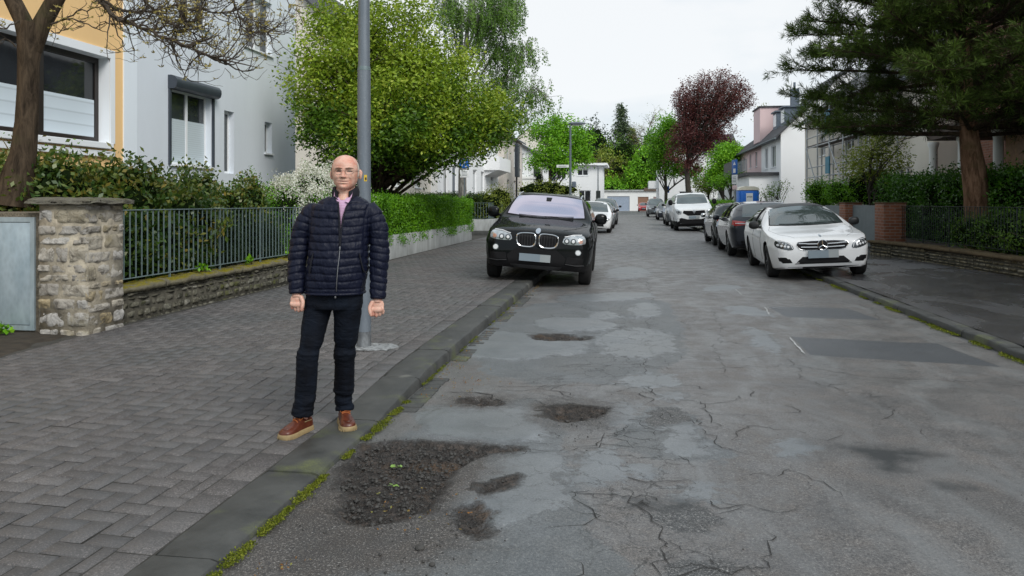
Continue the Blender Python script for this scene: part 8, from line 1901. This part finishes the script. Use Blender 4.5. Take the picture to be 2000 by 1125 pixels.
# fallen leaves in the pothole
for i,(px,py,lb) in enumerate([(762,911,'left one of the two fresh green leaves lying close together in the pothole'),(784,912,'right one of the two fresh green leaves lying close together in the pothole'),(768,947,'single fresh green leaf sprig lying nearest the camera in the pothole')]):
    x,y=G(px,py,0); b=MB(); rr=random.Random(i)
    for k in range(5):
        a=rr.uniform(0,6.28) if i==2 else (-.4+.35*k+i*2.4); L=.024+.014*rr.random(); w=.008; c_,s2=math.cos(a),math.sin(a); b.add([(0,0,.01),(c_*L*.5-s2*w,s2*L*.5+c_*w,.016),(c_*L,s2*L,.008+.01*rr.random()),(c_*L*.5+s2*w,s2*L*.5-c_*w,.012)],[(0,1,2,3)],0,rr.random())
    o=b.build('fallen_leaf',plain('fresh_leaf%d'%i,(.20,.34,.07),.5,var=.3,scale=30),None,fixn=False); o.location=(x,y,-.012); tag(o,lb,'leaf')
for i,(px,py,s,lb) in enumerate([(1108,1073,.022,'largest dark stone on the road near the bottom edge'),(1132,1106,.014,'small dark stone at the bottom edge of the road'),(1178,944,.010,'pale pebble on the right half of the broken road'),(1172,790,.010,'pale pebble above the cracks')][:2]):
    x,y=G(px-288,py); b=MB(); ball(b,(0,0,.008),1,(s,s*.8,s*.6),2); o=b.build('stone',M['stonebit'],None); o.location=(x,y,0); tag(o,lb,'stone')
# ---------------------------------------------------------------- camera, sky, sun
sc=bpy.context.scene
cam=bpy.data.cameras.new('camera'); co=bpy.data.objects.new('camera',cam); C.objects.link(co); sc.camera=co
cam.lens=27; cam.sensor_width=36; cam.sensor_fit='HORIZONTAL'; cam.clip_end=3000; cam.clip_start=.05
co.location=(0,0,CH); co.rotation_euler=(PI/2,0,TH); cam.shift_y=-(562.5-HY)/2000
w=bpy.data.worlds.new('World'); sc.world=w; w.use_nodes=True; nt=w.node_tree; nt.nodes.clear(); L=nt.links.new
sky=nt.nodes.new('ShaderNodeTexSky'); sky.sky_type='NISHITA'; sky.sun_disc=False; sky.sun_elevation=math.radians(50); sky.sun_rotation=math.radians(200)
tc=nt.nodes.new('ShaderNodeTexCoord'); mp=nt.nodes.new('ShaderNodeMapping'); mp.inputs['Scale'].default_value=(1,1,2.6); L(tc.outputs['Generated'],mp.inputs[0])
n1=nt.nodes.new('ShaderNodeTexNoise'); n1.inputs['Scale'].default_value=1.7; n1.inputs['Detail'].default_value=6; n1.inputs['Roughness'].default_value=.5; L(mp.outputs[0],n1.inputs['Vector'])
r1=nt.nodes.new('ShaderNodeValToRGB'); r1.color_ramp.elements[0].position=.40; r1.color_ramp.elements[0].color=(3.7,4.5,5.1,1); r1.color_ramp.elements[1].position=.60; r1.color_ramp.elements[1].color=(5.85,6.0,6.1,1); L(n1.outputs['Fac'],r1.inputs[0])
mx=nt.nodes.new('ShaderNodeMix'); mx.data_type='RGBA'; mx.inputs[0].default_value=.95; L(sky.outputs[0],mx.inputs[6]); L(r1.outputs[0],mx.inputs[7])
bg=nt.nodes.new('ShaderNodeBackground'); bg.inputs['Strength'].default_value=.1; L(mx.outputs[2],bg.inputs['Color'])
ow=nt.nodes.new('ShaderNodeOutputWorld'); L(bg.outputs[0],ow.inputs['Surface'])
su=bpy.data.lights.new('sun','SUN'); su.energy=1.5; su.angle=math.radians(28); su.color=(1,.97,.92); so=bpy.data.objects.new('sun',su); C.objects.link(so)
so.rotation_euler=(math.radians(50),0,math.radians(42)); so.location=(0,0,30)
sc.view_settings.view_transform='Standard'; sc.view_settings.look='None'; sc.view_settings.exposure=.68; sc.view_settings.gamma=1
sc.render.engine='CYCLES'
